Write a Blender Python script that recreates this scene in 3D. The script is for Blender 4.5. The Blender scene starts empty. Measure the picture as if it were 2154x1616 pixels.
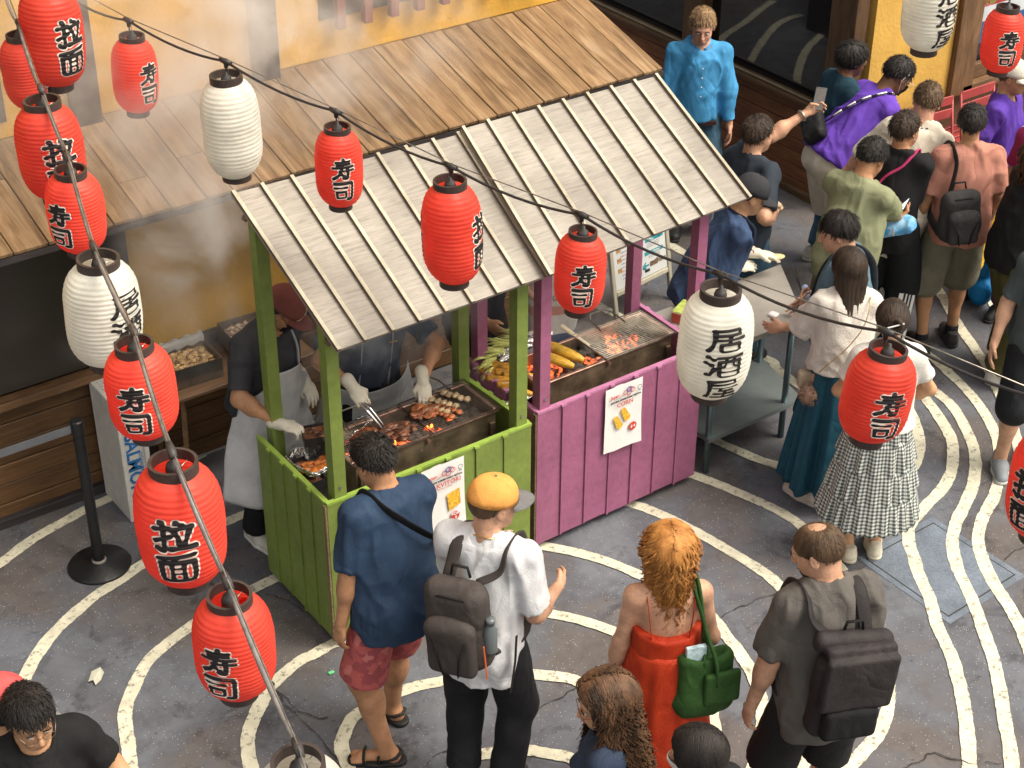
import bpy, bmesh, math, random
import numpy as np
from mathutils import Vector, Matrix, Euler
import openvdb
random.seed(7); RNG = np.random.default_rng(7)
SC = bpy.context.scene; COL = SC.collection
D2R = math.radians
# ------------------------------------------------------------------ camera
F_PX = 3530.0; IMG_W, IMG_H = 2154, 1616
CAM = np.array([-3.192, -5.990, 5.990])
def cam_axes(p=D2R(32.644), yw=D2R(35.777), r=D2R(0.261)):
    cp, sp, cy, sy = math.cos(p), math.sin(p), math.cos(yw), math.sin(yw)
    fwd = np.array([sy*cp, cy*cp, -sp]); right = np.array([cy, -sy, 0.]); up = np.cross(right, fwd)
    return math.cos(r)*right+math.sin(r)*up, -math.sin(r)*right+math.cos(r)*up, fwd
CR, CU, CF = cam_axes()
cd = bpy.data.cameras.new('camera'); camo = bpy.data.objects.new('camera', cd); COL.objects.link(camo)
camo.matrix_world = Matrix([[CR[i], CU[i], -CF[i], CAM[i]] for i in range(3)]+[[0, 0, 0, 1]])
cd.sensor_width = 36; cd.lens = F_PX*36/IMG_W; cd.clip_end = 200; cd.clip_start = .05
SC.camera = camo
def P(px, py, z=None, y=None, x=None, t=None):
    """point of the place seen at a pixel of the photo, on the plane z/y/x = const (or at a depth)"""
    d = CF*F_PX+CR*(px-1077)+CU*(808-py)
    if z is not None: k = (z-CAM[2])/d[2]
    elif y is not None: k = (y-CAM[1])/d[1]
    elif x is not None: k = (x-CAM[0])/d[0]
    else: k = t/F_PX
    return Vector(CAM+k*d)
# ------------------------------------------------------------------ light
W = bpy.data.worlds.new('World'); SC.world = W; W.use_nodes = True
nt = W.node_tree; bg = nt.nodes['Background']
sky = nt.nodes.new('ShaderNodeTexSky'); sky.sky_type = 'NISHITA'; sky.sun_disc = False
SUN_EL, SUN_AZ = D2R(62), D2R(250)
sky.sun_elevation = SUN_EL; sky.sun_rotation = D2R(200); sky.air_density = 1.0; sky.dust_density = 5.0; sky.ozone_density = .6
hs = nt.nodes.new('ShaderNodeHueSaturation'); hs.inputs['Saturation'].default_value = .35
wm = nt.nodes.new('ShaderNodeMixRGB'); wm.blend_type = 'MULTIPLY'; wm.inputs[0].default_value = 1; wm.inputs[2].default_value = (1, .945, .835, 1)   # warm overcast
nt.links.new(sky.outputs[0], hs.inputs['Color']); nt.links.new(hs.outputs[0], wm.inputs[1]); nt.links.new(wm.outputs[0], bg.inputs[0])
bg.inputs[1].default_value = .15
sl = bpy.data.lights.new('sun', 'SUN'); sl.energy = 1.35; sl.angle = D2R(32); sl.color = (1., .93, .80)
so = bpy.data.objects.new('sun', sl); COL.objects.link(so)
sdir = Vector((.42, -.50, 1)).normalized()      # towards the sun: high, from the open side of the alley
so.rotation_euler = sdir.to_track_quat('Z', 'Y').to_euler()
sky.sun_elevation = math.asin(sdir.z); sky.sun_rotation = math.atan2(sdir.x, sdir.y)
SC.view_settings.view_transform = 'Standard'; SC.view_settings.look = 'None'; SC.view_settings.gamma = 1
SC.view_settings.exposure = .95
SC.cycles.max_bounces = 7; SC.cycles.transparent_max_bounces = 8; SC.cycles.volume_bounces = 2
SC.cycles.volume_step_rate = 2.0; SC.cycles.volume_max_steps = 96
# ------------------------------------------------------------------ objects
def link(o, parent=None):
    COL.objects.link(o)
    if parent is not None: o.parent = parent
    return o
def thing(name, label, cat, loc=(0, 0, 0), rz=0, group=None, rot=None):
    o = bpy.data.objects.new(name, None); link(o); o.location = loc; o.empty_display_size = .1
    o.rotation_euler = rot if rot is not None else (0, 0, rz)
    return tag(o, label, cat, group)
def tag(o, label=None, cat=None, group=None, kind=None):
    if label: o['label'] = label
    if cat: o['category'] = cat
    if group: o['group'] = group
    if kind: o['kind'] = kind
    return o
def mesh(name, V, Fc, mats, parent=None, smooth=True, mi=None, attr=None):
    me = bpy.data.meshes.new(name)
    if isinstance(V, np.ndarray) and isinstance(Fc, np.ndarray) and Fc.ndim == 2:
        n, k = Fc.shape
        me.vertices.add(len(V)); me.vertices.foreach_set('co', np.ascontiguousarray(V, np.float32).ravel())
        me.loops.add(n*k); me.loops.foreach_set('vertex_index', np.ascontiguousarray(Fc, np.int32).ravel())
        me.polygons.add(n); me.polygons.foreach_set('loop_start', np.arange(0, n*k, k, dtype=np.int32))
        me.update(calc_edges=True)
    else:
        me.from_pydata([tuple(v) for v in V], [], [tuple(f) for f in Fc])
    if not isinstance(mats, (list, tuple)): mats = [mats]
    for m in mats: me.materials.append(m)
    if mi is not None: me.polygons.foreach_set('material_index', np.asarray(mi, np.int32))
    if smooth: me.polygons.foreach_set('use_smooth', np.ones(len(me.polygons), bool))
    if attr is not None:
        a = me.attributes.new('uvw', 'FLOAT_VECTOR', 'POINT'); a.data.foreach_set('vector', np.asarray(attr, np.float32).ravel())
    me.update()
    return link(bpy.data.objects.new(name, me), parent)
def clone(o, parent=None, loc=None, rz=None):
    c = o.copy(); COL.objects.link(c); c.parent = parent
    if loc is not None: c.location = loc
    if rz is not None: c.rotation_euler = (0, 0, rz)
    for ch in list(o.children): clone(ch, c)
    return c
class MB:
    """collects plain shapes for one mesh"""
    def __init__(s): s.v = []; s.f = []; s.m = []; s.cm = 0
    def add(s, V, Fc, m=None):
        b = len(s.v); s.v += [tuple(v) for v in V]; s.f += [tuple(b+i for i in f) for f in Fc]
        s.m += [s.cm if m is None else m]*len(Fc)
    def hexa(s, c, m=None):       # 8 corners: bottom 4 (ccw), top 4
        s.add(c, [(3, 2, 1, 0), (4, 5, 6, 7), (0, 1, 5, 4), (1, 2, 6, 5), (2, 3, 7, 6), (3, 0, 4, 7)], m)
    def box(s, c, size, R=None, m=None, ch=0):
        c = Vector(c); hx, hy, hz = [a/2 for a in size]
        if ch:
            bm = bmesh.new(); bmesh.ops.create_cube(bm, size=1)
            for v in bm.verts: v.co = Vector((v.co.x*size[0], v.co.y*size[1], v.co.z*size[2]))
            bmesh.ops.bevel(bm, geom=bm.edges[:], offset=ch, segments=1, affect='EDGES')
            V = [v.co.copy() for v in bm.verts]; Fc = [[v.index for v in f.verts] for f in bm.faces]; bm.free()
        else:
            V = [Vector((x*hx, y*hy, z*hz)) for z in (-1, 1) for x, y in ((-1, -1), (1, -1), (1, 1), (-1, 1))]
            Fc = [(3, 2, 1, 0), (4, 5, 6, 7), (0, 1, 5, 4), (1, 2, 6, 5), (2, 3, 7, 6), (3, 0, 4, 7)]
        if R is not None: V = [R @ v for v in V]
        s.add([v+c for v in V], Fc, m)
    def tube(s, pts, r, n=8, m=None, cap=True, flat=1.0):
        pts = [Vector(p) for p in pts]; k = len(pts); rr = r if isinstance(r, (list, tuple, np.ndarray)) else [r]*k
        V = []; up = None
        for i, p in enumerate(pts):
            d = (pts[min(i+1, k-1)]-pts[max(i-1, 0)]).normalized()
            if up is None: up = Vector((0, 0, 1)) if abs(d.z) < .9 else Vector((1, 0, 0))
            sd = d.cross(up).normalized(); up = sd.cross(d).normalized()
            for j in range(n):
                a = 2*math.pi*j/n; V.append(p+(sd*math.cos(a)+up*math.sin(a)*flat)*rr[i])
        Fc = [(i*n+j, i*n+(j+1) % n, (i+1)*n+(j+1) % n, (i+1)*n+j) for i in range(k-1) for j in range(n)]
        if cap: Fc += [tuple(range(n-1, -1, -1)), tuple((k-1)*n+j for j in range(n))]
        s.add(V, Fc, m)
    def lathe(s, prof, n=24, c=(0, 0, 0), m=None, R=None):
        V = []; c = Vector(c)
        for r, z in prof:
            for j in range(n):
                a = 2*math.pi*j/n; v = Vector((r*math.cos(a), r*math.sin(a), z)); V.append((R @ v if R else v)+c)
        Fc = [(i*n+j, i*n+(j+1) % n, (i+1)*n+(j+1) % n, (i+1)*n+j) for i in range(len(prof)-1) for j in range(n)]
        s.add(V, Fc, m)
    def build(s, name, mats, parent=None, smooth=False):
        return mesh(name, s.v, s.f, mats, parent, smooth, mi=s.m)
def smooth_path(pts, n=8):
    """Catmull-Rom through the points"""
    p = [np.array(q, float) for q in pts]; p = [2*p[0]-p[1]]+p+[2*p[-1]-p[-2]]; out = []
    for i in range(1, len(p)-2):
        for j in range(n):
            t = j/n; a, b, c, d = p[i-1], p[i], p[i+1], p[i+2]
            out.append(.5*((2*b)+(-a+c)*t+(2*a-5*b+4*c-d)*t*t+(-a+3*b-3*c+d)*t**3))
    out.append(p[-2]); return out
# numpy value noise
_T = RNG.random((32, 32, 32)).astype(np.float32)*2-1
def vnoise(p, f=1.0, seed=0):
    q = np.asarray(p, np.float32)*f+seed*7.31; i = np.floor(q).astype(np.int32); t = q-i; t = t*t*(3-2*t); i &= 31; j = (i+1) & 31
    x0, y0, z0 = i[..., 0], i[..., 1], i[..., 2]; x1, y1, z1 = j[..., 0], j[..., 1], j[..., 2]; tx, ty, tz = t[..., 0], t[..., 1], t[..., 2]
    L = lambda a, b, k: a+(b-a)*k
    return L(L(L(_T[x0, y0, z0], _T[x1, y0, z0], tx), L(_T[x0, y1, z0], _T[x1, y1, z0], tx), ty),
             L(L(_T[x0, y0, z1], _T[x1, y0, z1], tx), L(_T[x0, y1, z1], _T[x1, y1, z1], tx), ty), tz)
# ------------------------------------------------------------------ materials
MATS = {}
def nodes(m):
    nt = m.node_tree; return nt, nt.nodes, nt.links, nt.nodes['Principled BSDF']
def mat(name, col, rough=.7, var=.12, vs=6, bump=.15, bs=60, metal=0, spec=.4, stretch=(1, 1, 1), col2=None, sheen=0, fine=.0, fs=180, trans=0, emis=None, crease=0):
    """procedural surface: base colour broken by two noises, with fine relief"""
    if name in MATS: return MATS[name]
    m = bpy.data.materials.new(name); m.use_nodes = True; nt, N, L, B = nodes(m)
    tc = N.new('ShaderNodeTexCoord'); mp = N.new('ShaderNodeMapping'); mp.inputs['Scale'].default_value = stretch
    L.new(tc.outputs['Object'], mp.inputs[0])
    n1 = N.new('ShaderNodeTexNoise'); n1.inputs['Scale'].default_value = vs; n1.inputs['Detail'].default_value = 5; n1.inputs['Roughness'].default_value = .6
    L.new(mp.outputs[0], n1.inputs['Vector'])
    c = np.array(col[:3]); a = tuple(np.clip(c*(1-var*1.6), 0, 1))+(1,); b = tuple(np.clip(c*(1+var*1.4), 0, 1))+(1,)
    if col2 is not None: b = tuple(col2)+(1,); a = tuple(col)+(1,)
    rp = N.new('ShaderNodeValToRGB'); rp.color_ramp.elements[0].position = .32; rp.color_ramp.elements[1].position = .68
    rp.color_ramp.elements[0].color = a; rp.color_ramp.elements[1].color = b
    L.new(n1.outputs['Fac'], rp.inputs[0]); out = rp.outputs[0]
    n2 = N.new('ShaderNodeTexNoise'); n2.inputs['Scale'].default_value = bs; n2.inputs['Detail'].default_value = 3
    L.new(mp.outputs[0], n2.inputs['Vector'])
    if fine:
        mx = N.new('ShaderNodeMixRGB'); mx.blend_type = 'MULTIPLY'; mx.inputs[0].default_value = fine
        n3 = N.new('ShaderNodeTexNoise'); n3.inputs['Scale'].default_value = fs; n3.inputs['Detail'].default_value = 2; L.new(mp.outputs[0], n3.inputs['Vector'])
        r3 = N.new('ShaderNodeValToRGB'); r3.color_ramp.elements[0].position = .35; r3.color_ramp.elements[1].position = .6; r3.color_ramp.elements[0].color = (.25, .25, .25, 1)
        L.new(n3.outputs['Fac'], r3.inputs[0]); L.new(out, mx.inputs[1]); L.new(r3.outputs[0], mx.inputs[2]); out = mx.outputs[0]
    L.new(out, B.inputs['Base Color'])
    B.inputs['Roughness'].default_value = rough; B.inputs['Metallic'].default_value = metal; B.inputs['Specular IOR Level'].default_value = spec
    if sheen: B.inputs['Sheen Weight'].default_value = sheen
    if trans: B.inputs['Transmission Weight'].default_value = trans
    if emis: B.inputs['Emission Color'].default_value = tuple(emis[:3])+(1,); B.inputs['Emission Strength'].default_value = emis[3]
    if bump:
        bp = N.new('ShaderNodeBump'); bp.inputs['Strength'].default_value = bump; bp.inputs['Distance'].default_value = .01
        if crease:
            n5 = N.new('ShaderNodeTexNoise'); n5.inputs['Scale'].default_value = 4.2; n5.inputs['Detail'].default_value = 1.5; n5.inputs['Distortion'].default_value = 1.6; m5 = N.new('ShaderNodeMapping'); m5.inputs['Scale'].default_value = (1, 1, .7); L.new(tc.outputs['Object'], m5.inputs[0]); L.new(m5.outputs[0], n5.inputs['Vector'])
            s5 = N.new('ShaderNodeMath'); s5.operation = 'SUBTRACT'; s5.inputs[1].default_value = .5; L.new(n5.outputs['Fac'], s5.inputs[0]); a5 = N.new('ShaderNodeMath'); a5.operation = 'ABSOLUTE'; L.new(s5.outputs[0], a5.inputs[0]); p5 = N.new('ShaderNodeMath'); p5.operation = 'POWER'; p5.inputs[1].default_value = .9; L.new(a5.outputs[0], p5.inputs[0])
            b5 = N.new('ShaderNodeBump'); b5.inputs['Strength'].default_value = crease; b5.inputs['Distance'].default_value = .045; L.new(p5.outputs[0], b5.inputs['Height']); L.new(b5.outputs[0], bp.inputs['Normal'])
        L.new(n2.outputs['Fac'], bp.inputs['Height']); L.new(bp.outputs[0], B.inputs['Normal'])
    MATS[name] = m; return m
def s2l(r, g, b):
    f = lambda c: (c/255/12.92) if c/255 <= .04045 else ((c/255+.055)/1.055)**2.4
    return (f(r), f(g), f(b))
def wood_mat(name, cols, rough=.6, grain=(1, 14, 14), bump=.3, grey=0, obj_var=.25, spec=.35):
    """long grain along local X; tone differs board to board"""
    if name in MATS: return MATS[name]
    m = bpy.data.materials.new(name); m.use_nodes = True; nt, N, L, B = nodes(m)
    tc = N.new('ShaderNodeTexCoord'); mp = N.new('ShaderNodeMapping'); mp.inputs['Scale'].default_value = grain
    oi = N.new('ShaderNodeObjectInfo'); cx = N.new('ShaderNodeCombineXYZ'); ml = N.new('ShaderNodeMath'); ml.operation = 'MULTIPLY'; ml.inputs[1].default_value = 37
    L.new(oi.outputs['Random'], ml.inputs[0]); L.new(ml.outputs[0], cx.inputs[0]); L.new(ml.outputs[0], cx.inputs[1]); L.new(cx.outputs[0], mp.inputs['Location'])
    L.new(tc.outputs['Object'], mp.inputs[0])
    n1 = N.new('ShaderNodeTexNoise'); n1.inputs['Scale'].default_value = 3; n1.inputs['Detail'].default_value = 8; n1.inputs['Roughness'].default_value = .68; n1.inputs['Distortion'].default_value = .7
    L.new(mp.outputs[0], n1.inputs['Vector'])
    rp = N.new('ShaderNodeValToRGB'); e = rp.color_ramp.elements; e[0].position = .3; e[1].position = .72
    e[0].color = tuple(cols[0])+(1,); e[1].color = tuple(cols[-1])+(1,)
    for i, c in enumerate(cols[1:-1]): q = e.new(.3+.42*(i+1)/(len(cols)-1)); q.color = tuple(c)+(1,)
    L.new(n1.outputs['Fac'], rp.inputs[0])
    h = N.new('ShaderNodeHueSaturation'); mr = N.new('ShaderNodeMapRange'); mr.inputs[3].default_value = 1-obj_var; mr.inputs[4].default_value = 1+obj_var
    L.new(oi.outputs['Random'], mr.inputs[0]); L.new(mr.outputs[0], h.inputs['Value']); L.new(rp.outputs[0], h.inputs['Color'])
    n4 = N.new('ShaderNodeTexNoise'); n4.inputs['Scale'].default_value = 2.2; n4.inputs['Detail'].default_value = 4; L.new(tc.outputs['Object'], n4.inputs['Vector'])
    mx = N.new('ShaderNodeMixRGB'); mx.blend_type = 'MULTIPLY'; mx.inputs[0].default_value = .6; r4 = N.new('ShaderNodeValToRGB'); r4.color_ramp.elements[0].position = .35; r4.color_ramp.elements[0].color = (.45, .42, .4, 1); r4.color_ramp.elements[1].position = .6
    L.new(n4.outputs['Fac'], r4.inputs[0]); L.new(h.outputs[0], mx.inputs[1]); L.new(r4.outputs[0], mx.inputs[2])
    L.new(mx.outputs[0], B.inputs['Base Color']); B.inputs['Roughness'].default_value = rough; B.inputs['Specular IOR Level'].default_value = spec
    bp = N.new('ShaderNodeBump'); bp.inputs['Strength'].default_value = bump; bp.inputs['Distance'].default_value = .006
    L.new(n1.outputs['Fac'], bp.inputs['Height']); L.new(bp.outputs[0], B.inputs['Normal'])
    MATS[name] = m; return m
def text_mesh(name, s, m, parent, size, off=0, ext=.0005, M4=None, font_space=1.0, align='CENTER', sx=1.0, kind=None):
    c = bpy.data.curves.new('t', 'FONT'); c.body = s; c.size = size; c.offset = off; c.extrude = ext; c.align_x = align; c.align_y = 'CENTER'; c.space_character = font_space; c.resolution_u = 2
    t = bpy.data.objects.new('t', c); me = bpy.data.meshes.new_from_object(t)
    bpy.data.objects.remove(t); bpy.data.curves.remove(c)
    me.name = name
    if M4 is not None: me.transform(M4 @ Matrix.Diagonal((sx, 1, 1, 1)))
    me.materials.clear(); me.materials.append(m)
    for p in me.polygons: p.material_index = 0
    return link(bpy.data.objects.new(name, me), parent)
def frame(o, x, y):
    """matrix with given origin, x dir, y dir"""
    x = Vector(x).normalized(); y = Vector(y); z = x.cross(y).normalized(); y = z.cross(x)
    return Matrix([[x[i], y[i], z[i], o[i]] for i in range(3)]+[[0, 0, 0, 1]])
# ================================================================== SETTING
def ground_mat():
    m = bpy.data.materials.new('painted asphalt'); m.use_nodes = True; nt, N, L, B = nodes(m)
    tc = N.new('ShaderNodeTexCoord')
    def noise(sc, det=6, ro=.6, dist=0):
        n = N.new('ShaderNodeTexNoise'); n.inputs['Scale'].default_value = sc; n.inputs['Detail'].default_value = det; n.inputs['Roughness'].default_value = ro; n.inputs['Distortion'].default_value = dist
        L.new(tc.outputs['Object'], n.inputs['Vector']); return n
    def ramp(n, stops):
        r = N.new('ShaderNodeValToRGB'); e = r.color_ramp.elements
        e[0].position, e[0].color = stops[0][0], tuple(stops[0][1])+(1,); e[1].position, e[1].color = stops[-1][0], tuple(stops[-1][1])+(1,)
        for p, c in stops[1:-1]: q = e.new(p); q.color = tuple(c)+(1,)
        L.new(n.outputs['Fac'], r.inputs[0]); return r.outputs[0]
    def mixc(a, b, f, mode='MIX'):
        x = N.new('ShaderNodeMixRGB'); x.blend_type = mode
        if isinstance(f, (int, float)): x.inputs[0].default_value = f
        else: L.new(f, x.inputs[0])
        L.new(a, x.inputs[1]); L.new(b, x.inputs[2]); return x.outputs[0]
    base = ramp(noise(.9, 6, .62, .6), [(.34, (.098, .084, .080)), (.45, (.112, .101, .101)), (.53, (.100, .103, .120)), (.60, (.120, .127, .150)), (.70, (.150, .160, .184))])
    mott = ramp(noise(7, 8, .7, .4), [(.3, (.50, .48, .47)), (.5, (1, 1, 1)), (.72, (1.35, 1.30, 1.25))])
    c = mixc(base, mott, .5, 'MULTIPLY')
    stain = ramp(noise(2.3, 7, .72, 1.2), [(.36, (.36, .34, .35)), (.46, (1, 1, 1)), (.9, (1, 1, 1))])
    c = mixc(c, stain, .75, 'MULTIPLY')
    v = N.new('ShaderNodeTexVoronoi'); v.inputs['Scale'].default_value = 75; L.new(tc.outputs['Object'], v.inputs['Vector'])
    lt = N.new('ShaderNodeMath'); lt.operation = 'LESS_THAN'; lt.inputs[1].default_value = .15; L.new(v.outputs['Distance'], lt.inputs[0])
    sepc = N.new('ShaderNodeSeparateColor'); L.new(v.outputs['Color'], sepc.inputs[0])
    g2 = N.new('ShaderNodeMath'); g2.operation = 'GREATER_THAN'; g2.inputs[1].default_value = .70; L.new(sepc.outputs[0], g2.inputs[0])
    ml = N.new('ShaderNodeMath'); ml.operation = 'MULTIPLY'; L.new(lt.outputs[0], ml.inputs[0]); L.new(g2.outputs[0], ml.inputs[1])
    wh = N.new('ShaderNodeRGB'); wh.outputs[0].default_value = (.52, .50, .44, 1)
    c = mixc(c, wh.outputs[0], ml.outputs[0])
    v2 = N.new('ShaderNodeTexVoronoi'); v2.inputs['Scale'].default_value = 16; L.new(tc.outputs['Object'], v2.inputs['Vector'])
    l2 = N.new('ShaderNodeMath'); l2.operation = 'LESS_THAN'; l2.inputs[1].default_value = .13; L.new(v2.outputs['Distance'], l2.inputs[0])
    s2 = N.new('ShaderNodeSeparateColor'); L.new(v2.outputs['Color'], s2.inputs[0]); g3 = N.new('ShaderNodeMath'); g3.operation = 'GREATER_THAN'; g3.inputs[1].default_value = .86; L.new(s2.outputs[1], g3.inputs[0])
    m2 = N.new('ShaderNodeMath'); m2.operation = 'MULTIPLY'; L.new(l2.outputs[0], m2.inputs[0]); L.new(g3.outputs[0], m2.inputs[1])
    m3 = N.new('ShaderNodeMath'); m3.operation = 'MULTIPLY'; m3.inputs[1].default_value = .6; L.new(m2.outputs[0], m3.inputs[0])
    dk = N.new('ShaderNodeRGB'); dk.outputs[0].default_value = (.03, .03, .035, 1); c = mixc(c, dk.outputs[0], m3.outputs[0])
    L.new(c, B.inputs['Base Color']); B.inputs['Roughness'].default_value = .72; B.inputs['Specular IOR Level'].default_value = .4
    nb = noise(160, 3); bp = N.new('ShaderNodeBump'); bp.inputs['Strength'].default_value = .35; bp.inputs['Distance'].default_value = .004
    L.new(nb.outputs['Fac'], bp.inputs['Height']); L.new(bp.outputs[0], B.inputs['Normal']); return m
M_GR = ground_mat()
g = 60
tag(mesh('ground', [(-g, -g, 0), (g, -g, 0), (g, g, 0), (-g, g, 0)], [(0, 1, 2, 3)], M_GR, smooth=False), kind='structure')
def line_mat():
    m = mat('cream line paint', (.62, .59, .46), .75, .10, 9, .3, 120, fine=0)
    nt, N, L, B = nodes(m); tc = N['Texture Coordinate']
    n = N.new('ShaderNodeTexNoise'); n.inputs['Scale'].default_value = 28; n.inputs['Detail'].default_value = 7; n.inputs['Roughness'].default_value = .72; L.new(tc.outputs['Object'], n.inputs['Vector'])
    r = N.new('ShaderNodeValToRGB'); r.color_ramp.elements[0].position = .54; r.color_ramp.elements[1].position = .63; L.new(n.outputs['Fac'], r.inputs[0])
    src = B.inputs['Base Color'].links[0].from_socket; mx = N.new('ShaderNodeMixRGB'); L.new(r.outputs[0], mx.inputs[0]); L.new(src, mx.inputs[1]); mx.inputs[2].default_value = (.24, .22, .18, 1)
    L.new(mx.outputs[0], B.inputs['Base Color']); return m
M_LN = line_mat()
LINES = [
 [(-160, 1270), (-60, 1215), (0, 1186), (70, 1134), (140, 1095), (182, 1071), (228, 1050), (330, 1000), (430, 955)],
 [(5, 1700), (8, 1610), (20, 1510), (45, 1442), (66, 1400), (101, 1348), (147, 1299), (203, 1253), (252, 1222), (298, 1190), (400, 1130), (483, 1096), (560, 1065), (700, 1015), (900, 985), (1100, 1000), (1321, 1059), (1373, 1076), (1447, 1111), (1516, 1150), (1571, 1182), (1611, 1208), (1640, 1234), (1666, 1262), (1715, 1330), (1745, 1430), (1738, 1510), (1700, 1580), (1670, 1650)],
 [(1150, 880), (1300, 940), (1446, 996), (1506, 1018), (1577, 1048), (1600, 1058), (1628, 1071), (1656, 1087), (1689, 1110), (1730, 1150), (1767, 1197), (1778, 1215), (1800, 1243), (1830, 1300), (1854, 1369), (1865, 1410), (1868, 1467), (1862, 1510), (1845, 1548), (1816, 1583), (1788, 1612), (1740, 1680)],
 [(1904, 712), (1932, 734), (1964, 756), (2002, 791), (2035, 824), (2060, 854), (2079, 884), (2098, 925), (2103, 960), (2101, 1004), (2091, 1045), (2066, 1094), (2058, 1135), (2066, 1173), (2085, 1218), (2111, 1259), (2136, 1300), (2160, 1355), (2180, 1420)],
 [(1330, 465), (1430, 528), (1560, 605), (1690, 680), (1790, 740), (1870, 790), (1926, 819), (1953, 848), (1981, 887), (2000, 922), (2004, 955), (2000, 995), (1980, 1032), (1947, 1065), (1914, 1107), (1912, 1140), (1922, 1175), (1936, 1218), (1957, 1263), (1971, 1313), (1992, 1362), (2010, 1407), (2023, 1465), (2033, 1527), (2039, 1616), (2042, 1680)],
 [(1890, 770), (1940, 805), (1986, 840), (2010, 865), (2030, 900), (2046, 936), (2051, 970), (2050, 1005), (2042, 1035), (2025, 1070), (2008, 1112), (2004, 1148), (2013, 1193), (2029, 1230), (2050, 1276), (2066, 1321), (2083, 1370), (2097, 1424), (2109, 1486), (2120, 1548), (2128, 1616), (2132, 1680)],
 [(1120, 560), (1200, 600), (1270, 650), (1400, 705), (1520, 730), (1618, 758), (1640, 782), (1720, 830), (1850, 830), (1895, 845), (1917, 873), (1929, 905), (1934, 941), (1925, 974), (1890, 1010), (1820, 1027), (1740, 1014), (1657, 987), (1591, 966), (1506, 929), (1440, 900)],
 [(1860, 535), (1904, 563), (1934, 578), (1965, 600), (1981, 623), (1992, 644), (2013, 680), (2035, 712), (2057, 745), (2076, 772), (2092, 808), (2105, 835), (2130, 900), (2150, 980), (2165, 1080)],
 [(2080, 620), (2106, 677), (2119, 704), (2150, 770), (2180, 850)],
 [(276, 1690), (276, 1625), (266, 1540), (266, 1490), (287, 1435), (315, 1390), (354, 1355), (406, 1316), (470, 1275), (536, 1239), (581, 1218), (700, 1170), (850, 1135), (1000, 1130), (1123, 1148), (1150, 1152), (1217, 1165), (1280, 1184), (1343, 1210), (1410, 1236), (1477, 1280), (1522, 1332), (1545, 1360), (1565, 1389), (1583, 1418), (1600, 1470), (1605, 1530), (1590, 1600), (1570, 1660)],
 [(540, 1690), (530, 1625), (522, 1575), (525, 1540), (546, 1488), (567, 1449), (595, 1421), (630, 1393), (665, 1376), (697, 1358), (780, 1325), (880, 1295), (980, 1280), (1060, 1278), (1125, 1287), (1200, 1301), (1280, 1326), (1373, 1366), (1447, 1421), (1484, 1470), (1497, 1510), (1502, 1550), (1498, 1616), (1480, 1680)],
 [(750, 1690), (735, 1625), (722, 1590), (720, 1560), (740, 1515), (768, 1494), (826, 1463), (880, 1445), (941, 1432), (1030, 1418), (1118, 1420), (1200, 1430), (1228, 1444), (1290, 1480), (1330, 1530), (1340, 1590), (1330, 1660)],
 [(940, 1690), (950, 1630), (985, 1600), (1050, 1582), (1105, 1580), (1150, 1587), (1198, 1596), (1240, 1625), (1260, 1690)],
]
def ribbon(pts, w, z, jitter=.0042, n=16):
    c = np.array(smooth_path(pts, n)); d = np.gradient(c, axis=0); d /= np.linalg.norm(d, axis=1)[:, None]+1e-9
    nr = np.stack([-d[:, 1], d[:, 0], 0*d[:, 0]], 1); k = len(c)
    wl = w/2+jitter*(vnoise(c, 9, 1)+.7*vnoise(c, 31, 2)+.5*vnoise(c, 90, 6)); wr = w/2+jitter*(vnoise(c, 9, 3)+.7*vnoise(c, 31, 4)+.5*vnoise(c, 90, 7))
    V = np.concatenate([c+nr*wl[:, None], c-nr*wr[:, None]]); V[:, 2] = z
    Fq = np.array([(i, k+i, k+i+1, i+1) for i in range(k-1)]); return V, Fq
def ground_pts(l): return [np.array(P(x, y, z=0)) for x, y in l]
ALL = []
for l in LINES:
    ALL.append((ground_pts(l), .073))
# the same kind of curves further up the alley (seen mirrored in the shop window)
for l in ([(1470, 150), (1510, 85), (1560, 50), (1597, 20), (1620, 5)], [(1555, 165), (1567, 140), (1590, 100), (1620, 62), (1648, 44), (1680, 35)], [(1668, 235), (1668, 190), (1672, 150), (1692, 105), (1735, 66), (1770, 50)]):
    ALL.append(([np.array([11.6-p[0], p[1], 0]) for p in ground_pts(l)], .075))
for i, (l, w) in enumerate(ALL):
    V, Fq = ribbon(l, w, .004+.0003*i); n = V[Fq[0]]; 
    if np.cross(n[1]-n[0], n[2]-n[0])[2] < 0: Fq = Fq[:, ::-1]
    tag(mesh('painted_line', V, np.ascontiguousarray(Fq), M_LN, smooth=False), kind='structure')
M_CR = mat('crack', (.035, .031, .029), .9)
CRK = [[(1519, 1303), (1540, 1287), (1565, 1277), (1590, 1262), (1611, 1257), (1652, 1242), (1689, 1235)], [(1767, 1218), (1795, 1208), (1819, 1193), (1800, 1174)], [(1080, 1502), (1123, 1496), (1160, 1480), (1200, 1456), (1228, 1441)],
 [(571, 1435), (588, 1470), (608, 1492), (630, 1512), (665, 1547), (700, 1586), (720, 1620)], [(574, 1446), (613, 1484), (648, 1505), (690, 1515)], [(897, 1609), (924, 1587), (963, 1578)], [(1890, 1620), (1925, 1605), (1955, 1589), (2000, 1596), (2037, 1605), (2100, 1610)], [(2116, 1179), (2135, 1160), (2154, 1152), (2180, 1130)], [(560, 1250), (600, 1262), (640, 1290)], [(400, 1240), (440, 1230), (480, 1245)]]
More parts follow.
